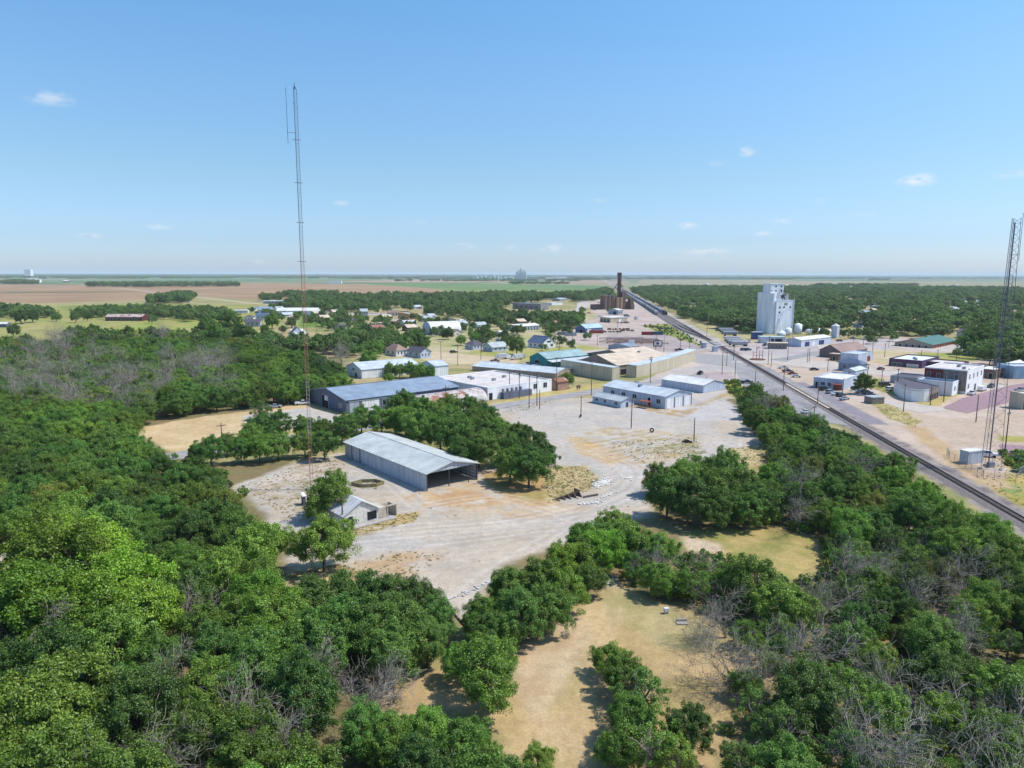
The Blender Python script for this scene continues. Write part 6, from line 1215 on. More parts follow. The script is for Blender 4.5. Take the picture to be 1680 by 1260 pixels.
def np_mesh(name, V, F, m, extra=None):
    me = bpy.data.meshes.new(name); V = V.astype(np.float32); F = F.astype(np.int32); k = F.shape[1]
    me.vertices.add(len(V)); me.vertices.foreach_set('co', V.ravel()); me.loops.add(F.size); me.loops.foreach_set('vertex_index', F.ravel()); me.polygons.add(len(F)); me.polygons.foreach_set('loop_start', np.arange(0, F.size, k, dtype=np.int32)); me.update(calc_edges=True); me.materials.append(m); return me
def crown_pts(rg, R_, Hc, zc, npuff, nleaf, pr, low=.25):
    """leaf positions gathered in puffs over an uneven crown; R_ crown radius, Hc half height, zc centre height"""
    P = []; Nn = []; cen = []
    ph = rg.uniform(0, 6.28, 4)
    for i in range(npuff):
        a = rg.uniform(0, 2 * math.pi); s = rg.uniform(-.75, 1) ; c = math.sqrt(max(0, 1 - s * s)); rr_ = rg.uniform(.45, 1) ** .5
        lob = 1 + .22 * math.sin(2 * a + ph[0]) + .16 * math.sin(3 * a + ph[1]) + .12 * math.sin(5 * a + ph[2] + 3 * s)
        jt = rg.uniform(.86, 1.2); p = np.array([R_ * rr_ * c * math.cos(a) * lob * jt, R_ * rr_ * c * math.sin(a) * lob * jt, zc + Hc * rr_ * s * jt * (1 + .2 * math.sin(3 * a + ph[3]) * math.sin(2 * a + ph[0]))]); cen.append(p)
        k = int(nleaf * rg.uniform(.6, 1.4)); d = rg.normal(size=(k, 3)); d /= np.linalg.norm(d, axis=1, keepdims=True); d[:, 2] = np.where(rg.random(k) < .55, np.abs(d[:, 2]), d[:, 2])
        q = pr * rg.uniform(.6, 1.35); r_ = rg.uniform(.35, 1.12, k)[:, None] ** .6; P.append(p + d * q * r_ * rg.uniform(.6, 1.5, 3) + rg.normal(size=(k, 3)) * .13 * pr); out = p - np.array([0, 0, zc]); out = out / (np.linalg.norm(out) + .01)
        Nn.append(d * .5 + out * .3 + rg.normal(size=(k, 3)) * .62 + np.array([0, 0, .3]))
    return np.concatenate(P), np.concatenate(Nn), cen
def limb(mb, a, b_, r0, r1, k=5):
    a = Vector(a); b_ = Vector(b_); m = a.lerp(b_, .5) + Vector((random.uniform(-.1, .1), random.uniform(-.1, .1), random.uniform(0, .12))) * (b_ - a).length
    mb.tube(a, m, r0, (r0 + r1) / 2, k=k, cap=False); mb.tube(m, b_, (r0 + r1) / 2, r1, k=k, cap=False)
def dead_branch(mb, p, d, L_, r, lev, rg):
    if lev == 0 or L_ < .35: return
    n = 3; q = Vector(p); dd = Vector(d)
    for i in range(n):
        nd = (dd + Vector(rg.normal(size=3)) * .22 + Vector((0, 0, .04))).normalized(); e = q + nd * (L_ / n); r1 = max(.017, r * (1 - .22))
        mb.tube(q, e, r, r1, k=3 if r < .06 else 5, cap=False); q = e; dd = nd; r = r1
        if i >= 0:
            for _ in range(2 if lev > 2 or rg.random() < .15 else 1):
                sd_ = (dd + Vector(rg.normal(size=3)) * .75).normalized(); dead_branch(mb, q, sd_, L_ * rg.uniform(.45, .75), max(.017, r * .6), lev - 1, rg)
VAR = {}      # kind -> list of dict(trunk, crown, R, h)
def make_variant(kind, seed, lm, R_=4.0, h=9.0, npuff=52, nleaf=120, size=.42, pr=1.15, trunkm=BARK, sparse=0, spread=1.0):
    rg = np.random.default_rng(seed); random.seed(seed)
    zc = h * .56; Hc = h * .42
    P, Nn, cen = crown_pts(rg, R_, Hc, zc, npuff, nleaf, pr)
    V, F = leaves(P, Nn, size, rg, 'crown', lm)
    keep = V[:, 2].reshape(-1, 4).min(1) > .1; fk = np.concatenate([keep, keep]); F = F[fk]
    crown = np_mesh('crown', V, F, lm)
    tb = MB(); top = Vector((rg.uniform(-.4, .4), rg.uniform(-.4, .4), h * .42)); tb.tube((0, 0, -.3), top * .5, .3, .25, k=7, cap=False); tb.tube(top * .5, top, .25, .2, k=7, cap=False)
    for c in cen[:26]: limb(tb, top * rg.uniform(.55, 1.0), Vector(c), .11, .03, k=4)
    if sparse:
        for i in range(sparse): a = rg.uniform(0, 6.28); dead_branch(tb, top * rg.uniform(.6, 1), Vector((math.cos(a) * .6, math.sin(a) * .6, .8)).normalized(), h * .42, .09, 3, rg)
    trunk = tb.mesh('trunk', DEADW if sparse else trunkm)
    VAR.setdefault(kind, []).append(dict(trunk=trunk, crown=crown, R=R_ * 1.08, h=h, kind=kind))
def make_dead(seed, h=8.5):
    rg = np.random.default_rng(seed); mb = MB(); 
    for s in range(2):
        a = rg.uniform(0, 6.28); base = Vector((math.cos(a) * .4, math.sin(a) * .4, -.2)); d = Vector((math.cos(a) * .35, math.sin(a) * .35, 1)).normalized()
        mb.tube(base, base + d * h * .22, .2, .15, k=6, cap=False)
        for _ in range(3): dead_branch(mb, base + d * h * rg.uniform(.15, .24), (d + Vector(rg.normal(size=3)) * .45).normalized(), h * rg.uniform(.5, .75), .1, 4, rg)
    V = mb.v; 
    VAR.setdefault('dead', []).append(dict(trunk=mb.mesh('branches', DEADW), crown=None, R=3.2, h=h, kind='dead'))
for i in range(4): make_variant('dark', 10 + i, LM['dark'], R_=4.2 + .3 * (i % 2), h=9 + (i % 3) * .6, npuff=190 + 10 * i, nleaf=210, size=.15, pr=.66)
for i in range(3): make_variant('mid', 30 + i, LM['mid'], R_=4.0, h=8.4 + i * .5, npuff=165, nleaf=200, size=.155, pr=.68)
for i in range(2): make_variant('bright', 50 + i, LM['bright'], R_=4.6, h=10.5, npuff=140, nleaf=270, size=.18, pr=.85)
for i in range(2): make_variant('yellow', 60 + i, LM['yellow'], R_=3.8, h=7.5, npuff=130, nleaf=190, size=.15, pr=.66)
for i in range(3): make_variant('scraggly', 70 + i, LM['mid' if i else 'dark'], R_=3.4, h=7.2, npuff=80, nleaf=140, size=.145, pr=.55, sparse=4)
for i in range(3): make_dead(80 + i)
def loc_poly(pts, z=0): return [G(*p, z) for p in pts]
def inpoly(poly, x, y):
    c = False; n = len(poly); j = n - 1
    for i in range(n):
        xi, yi = poly[i]; xj, yj = poly[j]
        if (yi > y) != (yj > y) and x < (xj - xi) * (y - yi) / (yj - yi) + xi: c = not c
        j = i
    return c
trees = []   # (x, y, h, kind, zone)
GRID = {}
def clear_at(x, y, r, f=.62):
    gx, gy = int(x // 8), int(y // 8)
    for i in range(-2, 3):
        for j in range(-2, 3):
            for (a, b_, q) in GRID.get((gx + i, gy + j), ()):
                if (a - x) ** 2 + (b_ - y) ** 2 < (f * (q + r)) ** 2: return False
    return True
def foot_hit(x, y, m=0):
    for P in FOOT:
        if inpoly(P, x, y): return True
    return False
def put(x, y, h, kind, zone):
    v = random.choice(VAR[kind]); r = v['R'] * h / v['h']; GRID.setdefault((int(x // 8), int(y // 8)), []).append((x, y, r)); trees.append([x, y, h, v, zone])
def T(px, py, w_, kind='dark', zone='', hf=None, nf=False):
    """tree by crown centre and crown width as surveyed"""
    v = VAR[kind][0]; r = 3; 
    for _ in range(6):
        h = r / v['R'] * v['h'] * (hf or 1); x, y = G(px, py, h * .56); s = math.hypot(y, H); r = w_ / 2 / FP * s
    if not nf and foot_hit(x, y): return
    put(x, y, h, kind, zone)
CLW = loc_poly([(955,985),(1010,955),(1060,985),(1150,1008),(1205,1045),(1190,1110),(1185,1250),(1180,1500),(850,1500),(840,1260),(800,1185),(730,1165),(620,1180),(600,1120),(740,1095),(780,1120),(850,1115),(890,1065)]); rng2 = random.Random(11)
MEADOW = loc_poly([(1120,885),(1180,875),(1290,868),(1335,890),(1335,935),(1250,950),(1160,915)])
def edge_dist(P, x, y):
    d = 1e9
    for i in range(len(P)):
        x1, y1 = P[i]; x2, y2 = P[(i + 1) % len(P)]; ex, ey = x2 - x1, y2 - y1; t = min(1, max(0, ((x - x1) * ex + (y - y1) * ey) / (ex * ex + ey * ey + 1e-9)))
        d = min(d, math.hypot(x - x1 - t * ex, y - y1 - t * ey))
    return d
def fill(pts, z, n, hr, kinds, zone, avoid=(), f=.62, margin=0, dist=None):
    P = loc_poly(pts, z); X = [p[0] for p in P]; Y = [p[1] for p in P]; c = 0
    ks, ws = zip(*kinds.items())
    for _ in range(n):
        x, y = rng2.uniform(min(X), max(X)), rng2.uniform(min(Y), max(Y))
        if not inpoly(P, x, y) or any(inpoly(a, x, y) for a in avoid): continue
        random.seed(rng2.random()); k = rng2.choices(ks, ws)[0]
        if vnoise(np.array([x / 22 + 5]), np.array([y / 22]))[0] > .62 and 'dark' in kinds and rng2.random() < .6: k = 'mid'
        h = rng2.uniform(*hr) * (.72 if k == 'scraggly' else 1); v = VAR[k][0]; r = v['R'] * h / v['h']
        if not clear_at(x, y, r, f) or foot_hit(x, y) or (-9 < x - xm(y) < 10) or edge_dist(P, x, y) < r * .45: continue
        if any(edge_dist(a, x, y) < r * .7 for a in avoid): continue
        put(x, y, h, k, zone); c += 1
    return c
# individually surveyed trees
Z = 'row'
for t in [(345,738,46,'dark'),(372,728,36,'mid'),(395,738,40,'dark'),(412,712,40,'mid'),(432,700,44,'dark'),(456,697,46,'dark'),(425,735,46,'mid'),(455,730,44,'dark'),(325,742,36,'mid')]: T(*t, zone='by the dirt lot road')
Z = 'behind the open shed'
for t in [(500,700,40,'dark'),(500,725,46,'mid'),(528,705,44,'mid'),(532,728,50,'dark'),(560,702,46,'dark'),(592,688,44,'dark'),(625,690,50,'dark'),(650,688,46,'mid'),(640,708,50,'dark'),
 (668,666,52,'dark'),(665,690,54,'mid'),(693,675,50,'dark'),(690,702,60,'dark'),(718,680,46,'mid'),(742,690,50,'dark'),(722,708,58,'dark'),(752,712,60,'dark'),(770,672,46,'dark'),(775,695,56,'mid'),(795,688,48,'dark'),(800,715,56,'dark'),(785,735,60,'dark'),(815,700,36,'mid'),(760,745,50,'dark'),
 (738,664,40,'mid')]: T(*t, zone=Z)
for t in [(850,712,42,'dark'),(840,735,52,'dark'),(872,728,58,'dark'),(890,745,50,'dark'),(838,760,58,'mid'),(868,765,64,'dark')]: T(*t, zone='in the round clump beside the drive')
T(543,808,74,'mid','beside the abandoned cottage',nf=True); T(520,832,42,'mid','beside the abandoned cottage',nf=True); T(556,846,36,'mid','beside the abandoned cottage')
T(530,890,46,'mid','alone in the yard before the cottage',hf=1.9,nf=True)
Z = 'in the dark thicket below the yard'
for t in [(505,995,88,'dark'),(548,985,92,'dark'),(592,982,88,'dark'),(640,985,92,'dark'),(688,992,80,'dark'),(715,1015,70,'dark'),(560,1030,96,'dark'),(610,1030,96,'dark'),(660,1035,90,'dark'),(700,1052,76,'dark'),(520,1050,92,'dark'),(640,1065,90,'dark')]: T(*t, zone=Z)
Z = 'in the hedge above the clearing'
for t in [(790,1010,70,'mid'),(800,1040,70,'mid'),(835,965,74,'dark'),(850,1010,84,'dark'),(885,955,78,'mid'),(895,1000,74,'dark'),(925,965,70,'mid'),(930,925,64,'bright'),(960,885,62,'mid'),(950,915,66,'mid'),(985,905,66,'bright'),(1005,860,58,'mid'),(965,950,56,'mid'),(1000,885,60,'dark'),(1030,885,66,'mid')]: T(*t, zone=Z)
[T(*q, zone='in the near wood') for q in ((640,1215,84,'mid'),(700,1205,84,'mid'),(760,1225,84,'mid'),(800,1262,70,'mid'),(600,1200,80,'dark'),(690,1260,90,'dark'))]; T(800,1100,112,'mid','at the clearing edge'); T(755,1085,60,'mid','at the clearing edge'); T(850,1030,30,'mid','at the clearing edge'); 
Z = 'standing in the dry clearing'
for t in [(1000,1082,52,'mid'),(1022,1108,66,'mid'),(1050,1135,74,'scraggly'),(1035,1180,80,'mid'),(1065,1215,84,'scraggly'),(1010,1230,60,'mid'),(1130,1195,74,'dark'),(1110,1240,60,'scraggly'),(882,1252,54,'mid')]: T(*t, zone=Z)
Z = 'in the group below the gravel lot'
for t in [(1080,785,52,'mid'),(1095,810,74,'dark'),(1120,780,60,'mid'),(1130,820,74,'dark'),(1158,775,50,'scraggly'),(1165,800,74,'mid'),(1195,775,64,'dark'),(1215,800,72,'mid'),(1240,825,64,'dark'),(1180,830,70,'mid'),(1222,835,60,'dark'),(1140,760,34,'scraggly'),(1190,750,36,'scraggly')]: T(*t, zone=Z)
for t in [(1480,636,0)]: pass
T(1419,628,34,'dark','lone in town beside the annex')
for t in [(640,606,22,'dark'),(655,607,24,'mid'),(672,606,26,'dark'),(690,607,26,'mid'),(704,610,20,'dark'),(680,615,18,'mid'),(637,619,16,'mid')]: T(*t, zone='in front of the long white hall', nf=True)
T(930,622,26,'mid','beside the small rusty brown shed')
for t in [(848,566,30,'dark'),(792,548,30,'mid'),(780,556,22,'dark'),(828,549,18,'dark'),(690,560,30,'dark'),(684,552,22,'dark'),(735,546,20,'dark'),(752,543,14,'dark'),(951,520,24,'dark'),(945,528,20,'dark'),(541,530,18,'dark'),(446,526,24,'dark'),(478,529,16,'dark'),(464,540,12,'dark'),(434,540,18,'mid'),(756,557,18,'mid'),(614,572,30,'dark'),(605,590,34,'mid'),(632,560,26,'dark'),(645,552,22,'dark'),(660,568,20,'dark'),(578,548,24,'dark'),(92,520,14,'dark'),(660,575,16,'yellow'),(955,508,10,'dark'),(1000,508,10,'mid')]: T(*t, zone='around the village houses')
for t in [(34,519,22,'dark'),(52,518,20,'dark'),(22,541,22,'dark'),(123,520,16,'dark'),(143,519,14,'dark'),(249,523,14,'dark'),(40,560,24,'dark')]: T(*t, zone='on the green pasture')
for t in [(1610,556,46,'dark'),(1592,563,34,'dark'),(1640,563,36,'dark'),(1665,570,40,'dark'),(1570,578,14,'mid'),(1625,580,32,'dark'),(1655,585,26,'mid'),(1540,591,12,'mid')]: T(*t, zone='behind the town stores')
for t in [(118,549,26,'dark'),(130,545,22,'dark'),(155,543,24,'dark'),(150,552,30,'scraggly'),(100,552,24,'dead'),(90,560,26,'dead'),(175,548,20,'dark'),(210,545,20,'dark'),(225,552,28,'scraggly'),(186,552,18,'dark'),(265,550,26,'dead'),(290,553,28,'scraggly'),(250,545,20,'dark'),(340,535,32,'dark'),(355,548,36,'dark'),(375,528,36,'dark'),(400,548,38,'dark')]: T(*t, zone='along the pasture edge')
# dead trees that show
for t in [(190,585,34,'dead'),(205,610,34,'dead'),(215,630,30,'dead'),(30,650,40,'dead'),(45,625,34,'dead'),(10,620,36,'dead'),(180,640,34,'dead'),(230,660,30,'dead'),(70,640,34,'dead'),(200,655,34,'dead'),(260,640,30,'dead'),(320,620,30,'dead'),(380,600,28,'dead'),(120,655,44,'dead'),(60,600,40,'dead'),(75,575,34,'dead'),(110,612,36,'dead'),(280,612,38,'dead'),(300,600,34,'dead'),(345,640,34,'dead'),(350,605,34,'dead'),(110,575,30,'dead'),(560,580,24,'dead'),(140,625,40,'dead')]: T(*t, zone='in the wood beyond the yard')
for t in [(860-0,1,0)]: pass
for t in [(1195,1010,47,'dead'),(1330,1060,55,'dead'),(1385,940,49,'dead'),(1345,985,52,'dead'),(1480,1120,68,'dead'),(1500,980,47,'dead'),(1590,1060,59,'dead'),(1080,930,37,'dead'),(1150,925,32,'dead'),(1270,960,37,'dead'),(1170,1040,37,'dead'),(1460,940,43,'dead'),(1390,1200,62,'dead')]: T(*t, zone='in the thicket beside the clearing')
for t in [(280,1120,58,'dead'),(300,1010,52,'dead'),(540,1120,58,'dead'),(580,1160,58,'dead'),(400,1180,71,'dead'),(640,1120,45,'dead'),(460,1080,52,'dead'),(250,1230,71,'dead'),(480,1230,65,'dead')]: T(*t, zone='in the near wood')
# woods
for k in range(24): T(rng2.uniform(0, 430), rng2.uniform(578, 672), rng2.uniform(22, 34), rng2.choice(['dead', 'dead', 'scraggly']), 'in the broad wood')
for t in [(1240,1060,40,'scraggly'),(1265,1085,34,'mid'),(1300,1095,60,'dead'),(1255,1110,56,'dead'),(1340,1105,40,'scraggly'),(1215,1085,60,'dead'),(1280,1060,36,'mid'),(1375,1110,44,'mid'),(1225,1120,50,'mid')]: T(*t, zone='in the gap beside the clearing')
RG_ = [(1212,650),(1245,640),(1320,690),(1420,730),(1520,800),(1600,855),(1690,905),(1900,1000),(2100,1400),(2100,1700),(1180,1700),(1190,1330),(1195,1180),(1230,1120),(1290,1080),(1220,1050),(1130,1010),(1030,960),(1010,900),(1070,880),(1110,905),(1180,905),(1260,960),(1340,950),(1350,880),(1260,860),(1250,800),(1262,740),(1230,700)]
n1 = fill(RG_, 4.0, 9000, (5, 8.5), {'dark': 3, 'mid': 5, 'scraggly': 6, 'yellow': .8, 'dead': .5}, 'in the thicket beside the railway', avoid=(CLW, MEADOW), f=.74)
LW = [(-150,566),(-60,562),(90,562),(250,562),(420,560),(560,600),(570,640),(490,642),(330,656),(236,674),(205,712),(290,750),(330,765),(400,800),(420,850),(462,900),(466,945),(475,975),(600,1060),(640,1085),(700,1080),(740,1120),(620,1120),(590,1140),(720,1150),(810,1195),(855,1290),(865,1700),(-500,1700),(-200,1100)]
n2 = fill(LW, 5.5, 24000, (6.5, 10), {'dark': 5, 'mid': 5, 'yellow': .45, 'scraggly': 1.0, 'dead': .12}, 'in the broad wood', f=.63, avoid=(loc_poly([(-60,920),(28,915),(30,1010),(10,1060),(-60,1100)]), loc_poly(YARD)))
for t in [(85,935,150,'bright'),(150,915,120,'bright'),(60,1000,150,'bright'),(190,975,130,'bright'),(230,1010,110,'bright'),(130,1010,130,'bright'),(420,985,90,'bright'),(455,1010,90,'bright'),(40,1190,150,'mid'),(430,1070,90,'bright'),(110,1150,150,'mid')]: T(*t, zone='in the near wood')
print('woods', n1, n2, len(trees))
# far plant masses
near_n = len(trees)
def far_fill(pts, z, spacing, hr, store, n=20000, foot=True, streets=False):
    P = loc_poly(pts, z); X = [p[0] for p in P]; Y = [p[1] for p in P]; ar = abs(sum(P[i][0] * P[(i+1) % len(P)][1] - P[(i+1) % len(P)][0] * P[i][1] for i in range(len(P)))) / 2
    m = int(min(n, ar / (spacing * spacing) * 1.25)); tri = 0; k = 0
    while k < m and tri < m * 12:
        tri += 1; x, y = rng2.uniform(min(X), max(X)), rng2.uniform(min(Y), max(Y))
        if not inpoly(P, x, y) or (foot and foot_hit(x, y)) or -15 < x - xm(y) < 11: continue
        if streets:
            a_, b_ = x * .766 + y * .643, -x * .643 + y * .766
            if (a_ % 118) < 13 or (b_ % 96) < 12 or vnoise(np.array([x / 34]), np.array([y / 34]))[0] < .36: continue
        store.append((x, y, rng2.uniform(*hr), spacing)); k += 1
town = []
far_fill([(1020,478),(1060,470),(1200,470),(1700,472),(1900,474),(1900,590),(1690,575),(1640,560),(1580,552),(1525,545),(1460,540),(1380,535),(1310,535),(1230,540),(1180,528),(1120,515),(1085,500),(1040,484)], 6, 20, (6, 14.5), town, 9000, streets=True)
far_fill([(1190,505),(1310,512),(1390,532),(1240,534),(1150,520)], 6, 11, (9, 13), town)
far_fill([(1590,548),(1720,548),(1800,600),(1700,592),(1600,572)], 6, 11, (8, 12), town)
belt = []
far_fill([(428,486),(470,481),(560,480),(600,484),(650,483),(700,484),(790,481),(850,480),(900,482),(950,480),(1000,474),(1010,484),(950,492),(930,486),(900,490),(840,494),(800,508),(760,514),(700,512),(690,506),(640,508),(580,505),(520,506),(480,503),(470,492),(430,490)], 6, 15, (6, 15), belt, 5000, streets=True)
far_fill([(400,508),(470,524),(560,540),(640,548),(700,556),(800,548),(860,562),(900,548),(940,545),(880,520),(800,532),(700,520),(620,520),(540,512),(470,508)], 3, 21, (5, 9), belt)
far_fill([(780,560),(900,575),(1000,560),(960,550),(880,556)], 3, 24, (4, 8), belt)
far_fill([(1340,552),(1480,562),(1460,548),(1320,545)], 3, 17, (6, 10), belt)
far_fill([(120,545),(350,545),(400,556),(300,560),(100,560)], 4, 12, (5, 9), belt)
far_fill([(1110,515),(1190,532),(1225,545),(1245,548),(1200,528),(1120,508)], 4, 12, (6, 10), belt)
far_fill([(760,508),(850,512),(900,514),(960,518),(940,530),(900,524),(850,522),(800,530),(770,528)], 6, 12, (8, 12), belt)
far_fill([(960,478),(1005,474),(1010,485),(975,488)], 6, 11, (6, 9), belt)
far_fill([(560,545),(600,540),(650,552),(690,552),(690,562),(640,570),(600,575),(560,578),(520,572),(430,566),(380,555),(370,540),(400,545),(440,548),(470,556),(520,556)], 5, 9.5, (7, 11), belt)
far_fill([(440,500),(520,498),(560,502),(560,508),(520,507),(450,503)], 6, 11, (7, 11), belt)
hedge = []
far_fill([(-40,503),(20,503),(90,511),(88,516),(20,518),(-40,518)], 4, 11, (7, 11), hedge)
far_fill([(114,513),(140,509),(170,507),(230,504),(300,506),(370,510),(380,519),(300,521),(285,517),(237,516),(165,517),(150,515),(118,515)], 5, 10.5, (7, 12), hedge)
far_fill([(238,492),(260,486),(290,482),(315,480),(322,488),(300,491),(265,493),(240,493)], 7, 14, (10, 16), hedge)
far_fill([(142,466.3),(230,465.5),(390,465.5),(391,467),(230,468),(145,467.6)], 8, 22, (14, 20), hedge, 600, foot=False)
far_fill([(0,462),(40,460),(62,462),(62,463.5),(10,464)], 8, 24, (12, 20), hedge, foot=False)
dist_ = []
R7 = random.Random(21)
for k in range(2600):      # wooded belts out to the horizon
    yb = 451.2 + 7.2 * R7.random() ** 1.6; xb = R7.uniform(-60, 1740)
    c0 = (math.sin(yb * 4.3 + xb / 170) + math.sin(yb * 9.1 - xb / 260 + 2))
    if c0 < .25 and yb > 453.2: continue
    x, y = G(xb, yb); L_ = R7.uniform(.5, 1.6)
    dist_.append((x, y, R7.uniform(11, 17), 60 + 200 * (1 - (yb - 451.2) / 7.2)))
for (xa, xb, yb, n) in ((1072,1420,457.2,130),(560,760,456.5,60),(640,800,461.5,40),(780,950,461.5,50),(0,300,454.5,120),(900,1000,459.2,40),(1425,1460,459.8,16),(1240,1300,458.6,18),(1330,1500,470,60),(700,720,461,8),(840,930,466.4,18)):
    for k in range(n):
        x, y = G(R7.uniform(xa, xb), yb + R7.uniform(-.25, .25)); dist_.append((x, y, R7.uniform(11, 16), 40))
bushes = []; R8 = random.Random(5)
WP = [loc_poly(LW, 0), loc_poly(RG_, 0)]
CLRW, MEW = CLW, MEADOW
def strew(poly, n, hr, store, avoid=()):
    X = [p[0] for p in poly]; Y = [p[1] for p in poly]; k = 0
    for _ in range(n):
        x, y = R8.uniform(min(X), max(X)), R8.uniform(min(Y), max(Y))
        if inpoly(poly, x, y) and not foot_hit(x, y) and not (-6 < x - xm(y) < 6) and not any(inpoly(a, x, y) for a in avoid): store.append((x, y, R8.uniform(*hr), 0))
strew(WP[0], 3800, (.9, 2.2), bushes, (CLRW, loc_poly(YARD))); strew(WP[1], 3400, (.8, 2.0), bushes, (CLRW, MEW))
for q in ([(1186,622),(1212,626),(1232,650),(1215,665),(1196,642)], [(1052,534),(1090,532),(1150,560),(1165,572),(1120,560)], [(1640,742),(1700,746),(1700,778),(1665,775)]): strew(loc_poly(q), 260, (.7, 1.5), bushes)
strew(loc_poly([(975,492),(1040,492),(1000,486),(960,480)]), 120, (3, 6), bushes)
tufts = []
for q, n in (([(890,765),(960,765),(985,790),(960,810),(900,825)], 400), ([(560,870),(640,848),(690,838),(680,855),(560,885)], 260), ([(470,940),(560,925),(600,940),(560,965),(480,965)], 260), ([(430,820),(500,800),(580,790),(600,830),(640,830),(560,860),(470,850)], 260), ([(385,800),(480,765),(550,745),(570,765),(520,790),(430,830)], 240),
    ([(1000,725),(1140,715),(1160,745),(1050,760)], 330), ([(1195,735),(1250,730),(1262,765),(1190,760)], 200), ([(1640,742),(1800,745),(1800,860),(1700,850),(1610,800),(1600,780)], 900), ([(1425,655),(1470,668),(1510,690),(1500,702),(1455,685)], 300),
    ([(560,930),(640,905),(740,905),(700,935),(620,950)], 90), ([(820,676),(905,652),(905,660),(840,680)], 200), ([(585,795),(600,788),(620,792),(620,802),(590,802)], 60), ([(1400,618),(1450,622),(1475,652),(1440,640),(1400,625)], 200), (YARD, 160), ([(420,716),(520,700),(620,693),(640,700),(520,716),(440,722)], 200)):
    strew(loc_poly(q), n * 2, (.07, .21), tufts)
# instancing of the plant masses
proto = bpy.data.collections.new("plant_sources"); 
def joined(v, name):
    me = bpy.data.meshes.new(name); src = [v['trunk']] + ([v['crown']] if v['crown'] else [])
    bm_V, bm_F, mi, off = [], [], [], 0
    for k, s in enumerate(src):
        n = len(s.vertices); co = np.empty(n * 3, np.float32); s.vertices.foreach_get('co', co); bm_V.append(co.reshape(-1, 3))
        for p in s.polygons: bm_F.append(tuple(i + off for i in p.vertices)); mi.append(k)
        off += n
    me.from_pydata(np.concatenate(bm_V).tolist(), [], bm_F)
    for s in src: me.materials.append(s.materials[0])
    me.polygons.foreach_set('material_index', mi); me.update(); return me
def far_crown(seed):
    rg = np.random.default_rng(seed); P, Nn, cen = crown_pts(rg, .44, .42, .53, 30, 75, .12); V, F = leaves(P, Nn, .055, rg, 'far', None); return np_mesh('far', V, F, LM['far'])
def bush_mesh(seed, lm):
    rg = np.random.default_rng(seed); P, Nn, cen = crown_pts(rg, .75, .42, .45, 12, 45, .28); V, F = leaves(P, Nn, .16, rg, 'b', None); V[:, 2] = np.maximum(V[:, 2], 0); return np_mesh('bush', V, F, lm)
GRASSM = leafmat('grass blades', (.24, .2, .1), (.32, .27, .14), (.2, .22, .08))
def tuft_mesh(seed):
    rg = np.random.default_rng(seed); n = 34; P = rg.normal(size=(n, 3)) * np.array([.9, .9, .15]) + np.array([0, 0, .4]); Nn = rg.normal(size=(n, 3)) * .45 + np.array([0.35, 0, .9]); V, F = leaves(P, Nn, .5, rg, 't', None, 2.4); V[:, 2] = np.maximum(V[:, 2], 0); return np_mesh('tuft', V, F, GRASSM)
def scatter(name, pts, meshes, label, cat, wide=False, w0=.7, w1=1.15):
    """one object: points carrying size, turn and variant, with the sources instanced on them"""
    if not pts: return
    col_ = bpy.data.collections.new(name + "_sources")
    for i, m in enumerate(meshes): o = bpy.data.objects.new("%s_source_%02d" % (name, i), m); col_.objects.link(o)
    me = bpy.data.meshes.new(name); n = len(pts); me.vertices.add(n); rs = np.random.default_rng(n)
    me.vertices.foreach_set('co', np.array([(p[0], p[1], -.05 if p[2] < 3 else -.1) for p in pts], np.float32).ravel())
    a = me.attributes.new('size', 'FLOAT_VECTOR', 'POINT'); s = np.array([(p[3] if wide else p[2] * rs.uniform(w0, w1), p[3] * .6 if wide else p[2] * rs.uniform(w0, w1), p[2]) for p in pts], np.float32); a.data.foreach_set('vector', s.ravel())
    a = me.attributes.new('turn', 'FLOAT_VECTOR', 'POINT'); t = np.zeros((n, 3), np.float32); t[:, 2] = rs.uniform(-.2 if wide else 0, .2 if wide else 6.28, n); a.data.foreach_set('vector', t.ravel())
    a = me.attributes.new('pick', 'INT', 'POINT'); a.data.foreach_set('value', rs.integers(0, len(meshes), n).astype(np.int32))
    ob = link(name, me); ng = bpy.data.node_groups.new(name, 'GeometryNodeTree')
    ng.interface.new_socket('Geometry', in_out='INPUT', socket_type='NodeSocketGeometry'); ng.interface.new_socket('Geometry', in_out='OUTPUT', socket_type='NodeSocketGeometry')
    gi = ng.nodes.new('NodeGroupInput'); go = ng.nodes.new('NodeGroupOutput'); ip = ng.nodes.new('GeometryNodeInstanceOnPoints'); ci = ng.nodes.new('GeometryNodeCollectionInfo')
    ci.inputs[0].default_value = col_; ci.inputs['Separate Children'].default_value = True; ci.inputs['Reset Children'].default_value = True; ip.inputs['Pick Instance'].default_value = True
    def attr(nm, ty):
        q = ng.nodes.new('GeometryNodeInputNamedAttribute'); q.data_type = ty; q.inputs[0].default_value = nm; return q.outputs[0]
    ng.links.new(gi.outputs[0], ip.inputs['Points']); ng.links.new(ci.outputs[0], ip.inputs['Instance']); ng.links.new(attr('pick', 'INT'), ip.inputs['Instance Index'])
    ng.links.new(attr('size', 'FLOAT_VECTOR'), ip.inputs['Scale']); ng.links.new(attr('turn', 'FLOAT_VECTOR'), ip.inputs['Rotation']); ng.links.new(ip.outputs[0], go.inputs[0])
    md = ob.modifiers.new('instances', 'NODES'); md.node_group = ng; tag(ob, label, cat, kind='stuff'); return ob
FC = [far_crown(i) for i in range(4)]
scatter("town_woodland", town, FC, "dense dark green tree cover over the town right of the trains", "trees", w0=.95, w1=1.35)
scatter("village_tree_belt", belt, FC, "dark belt of village trees across the middle distance", "trees")
scatter("farm_hedges", hedge, FC, "hedges and groves around the pasture and brown fields", "trees")
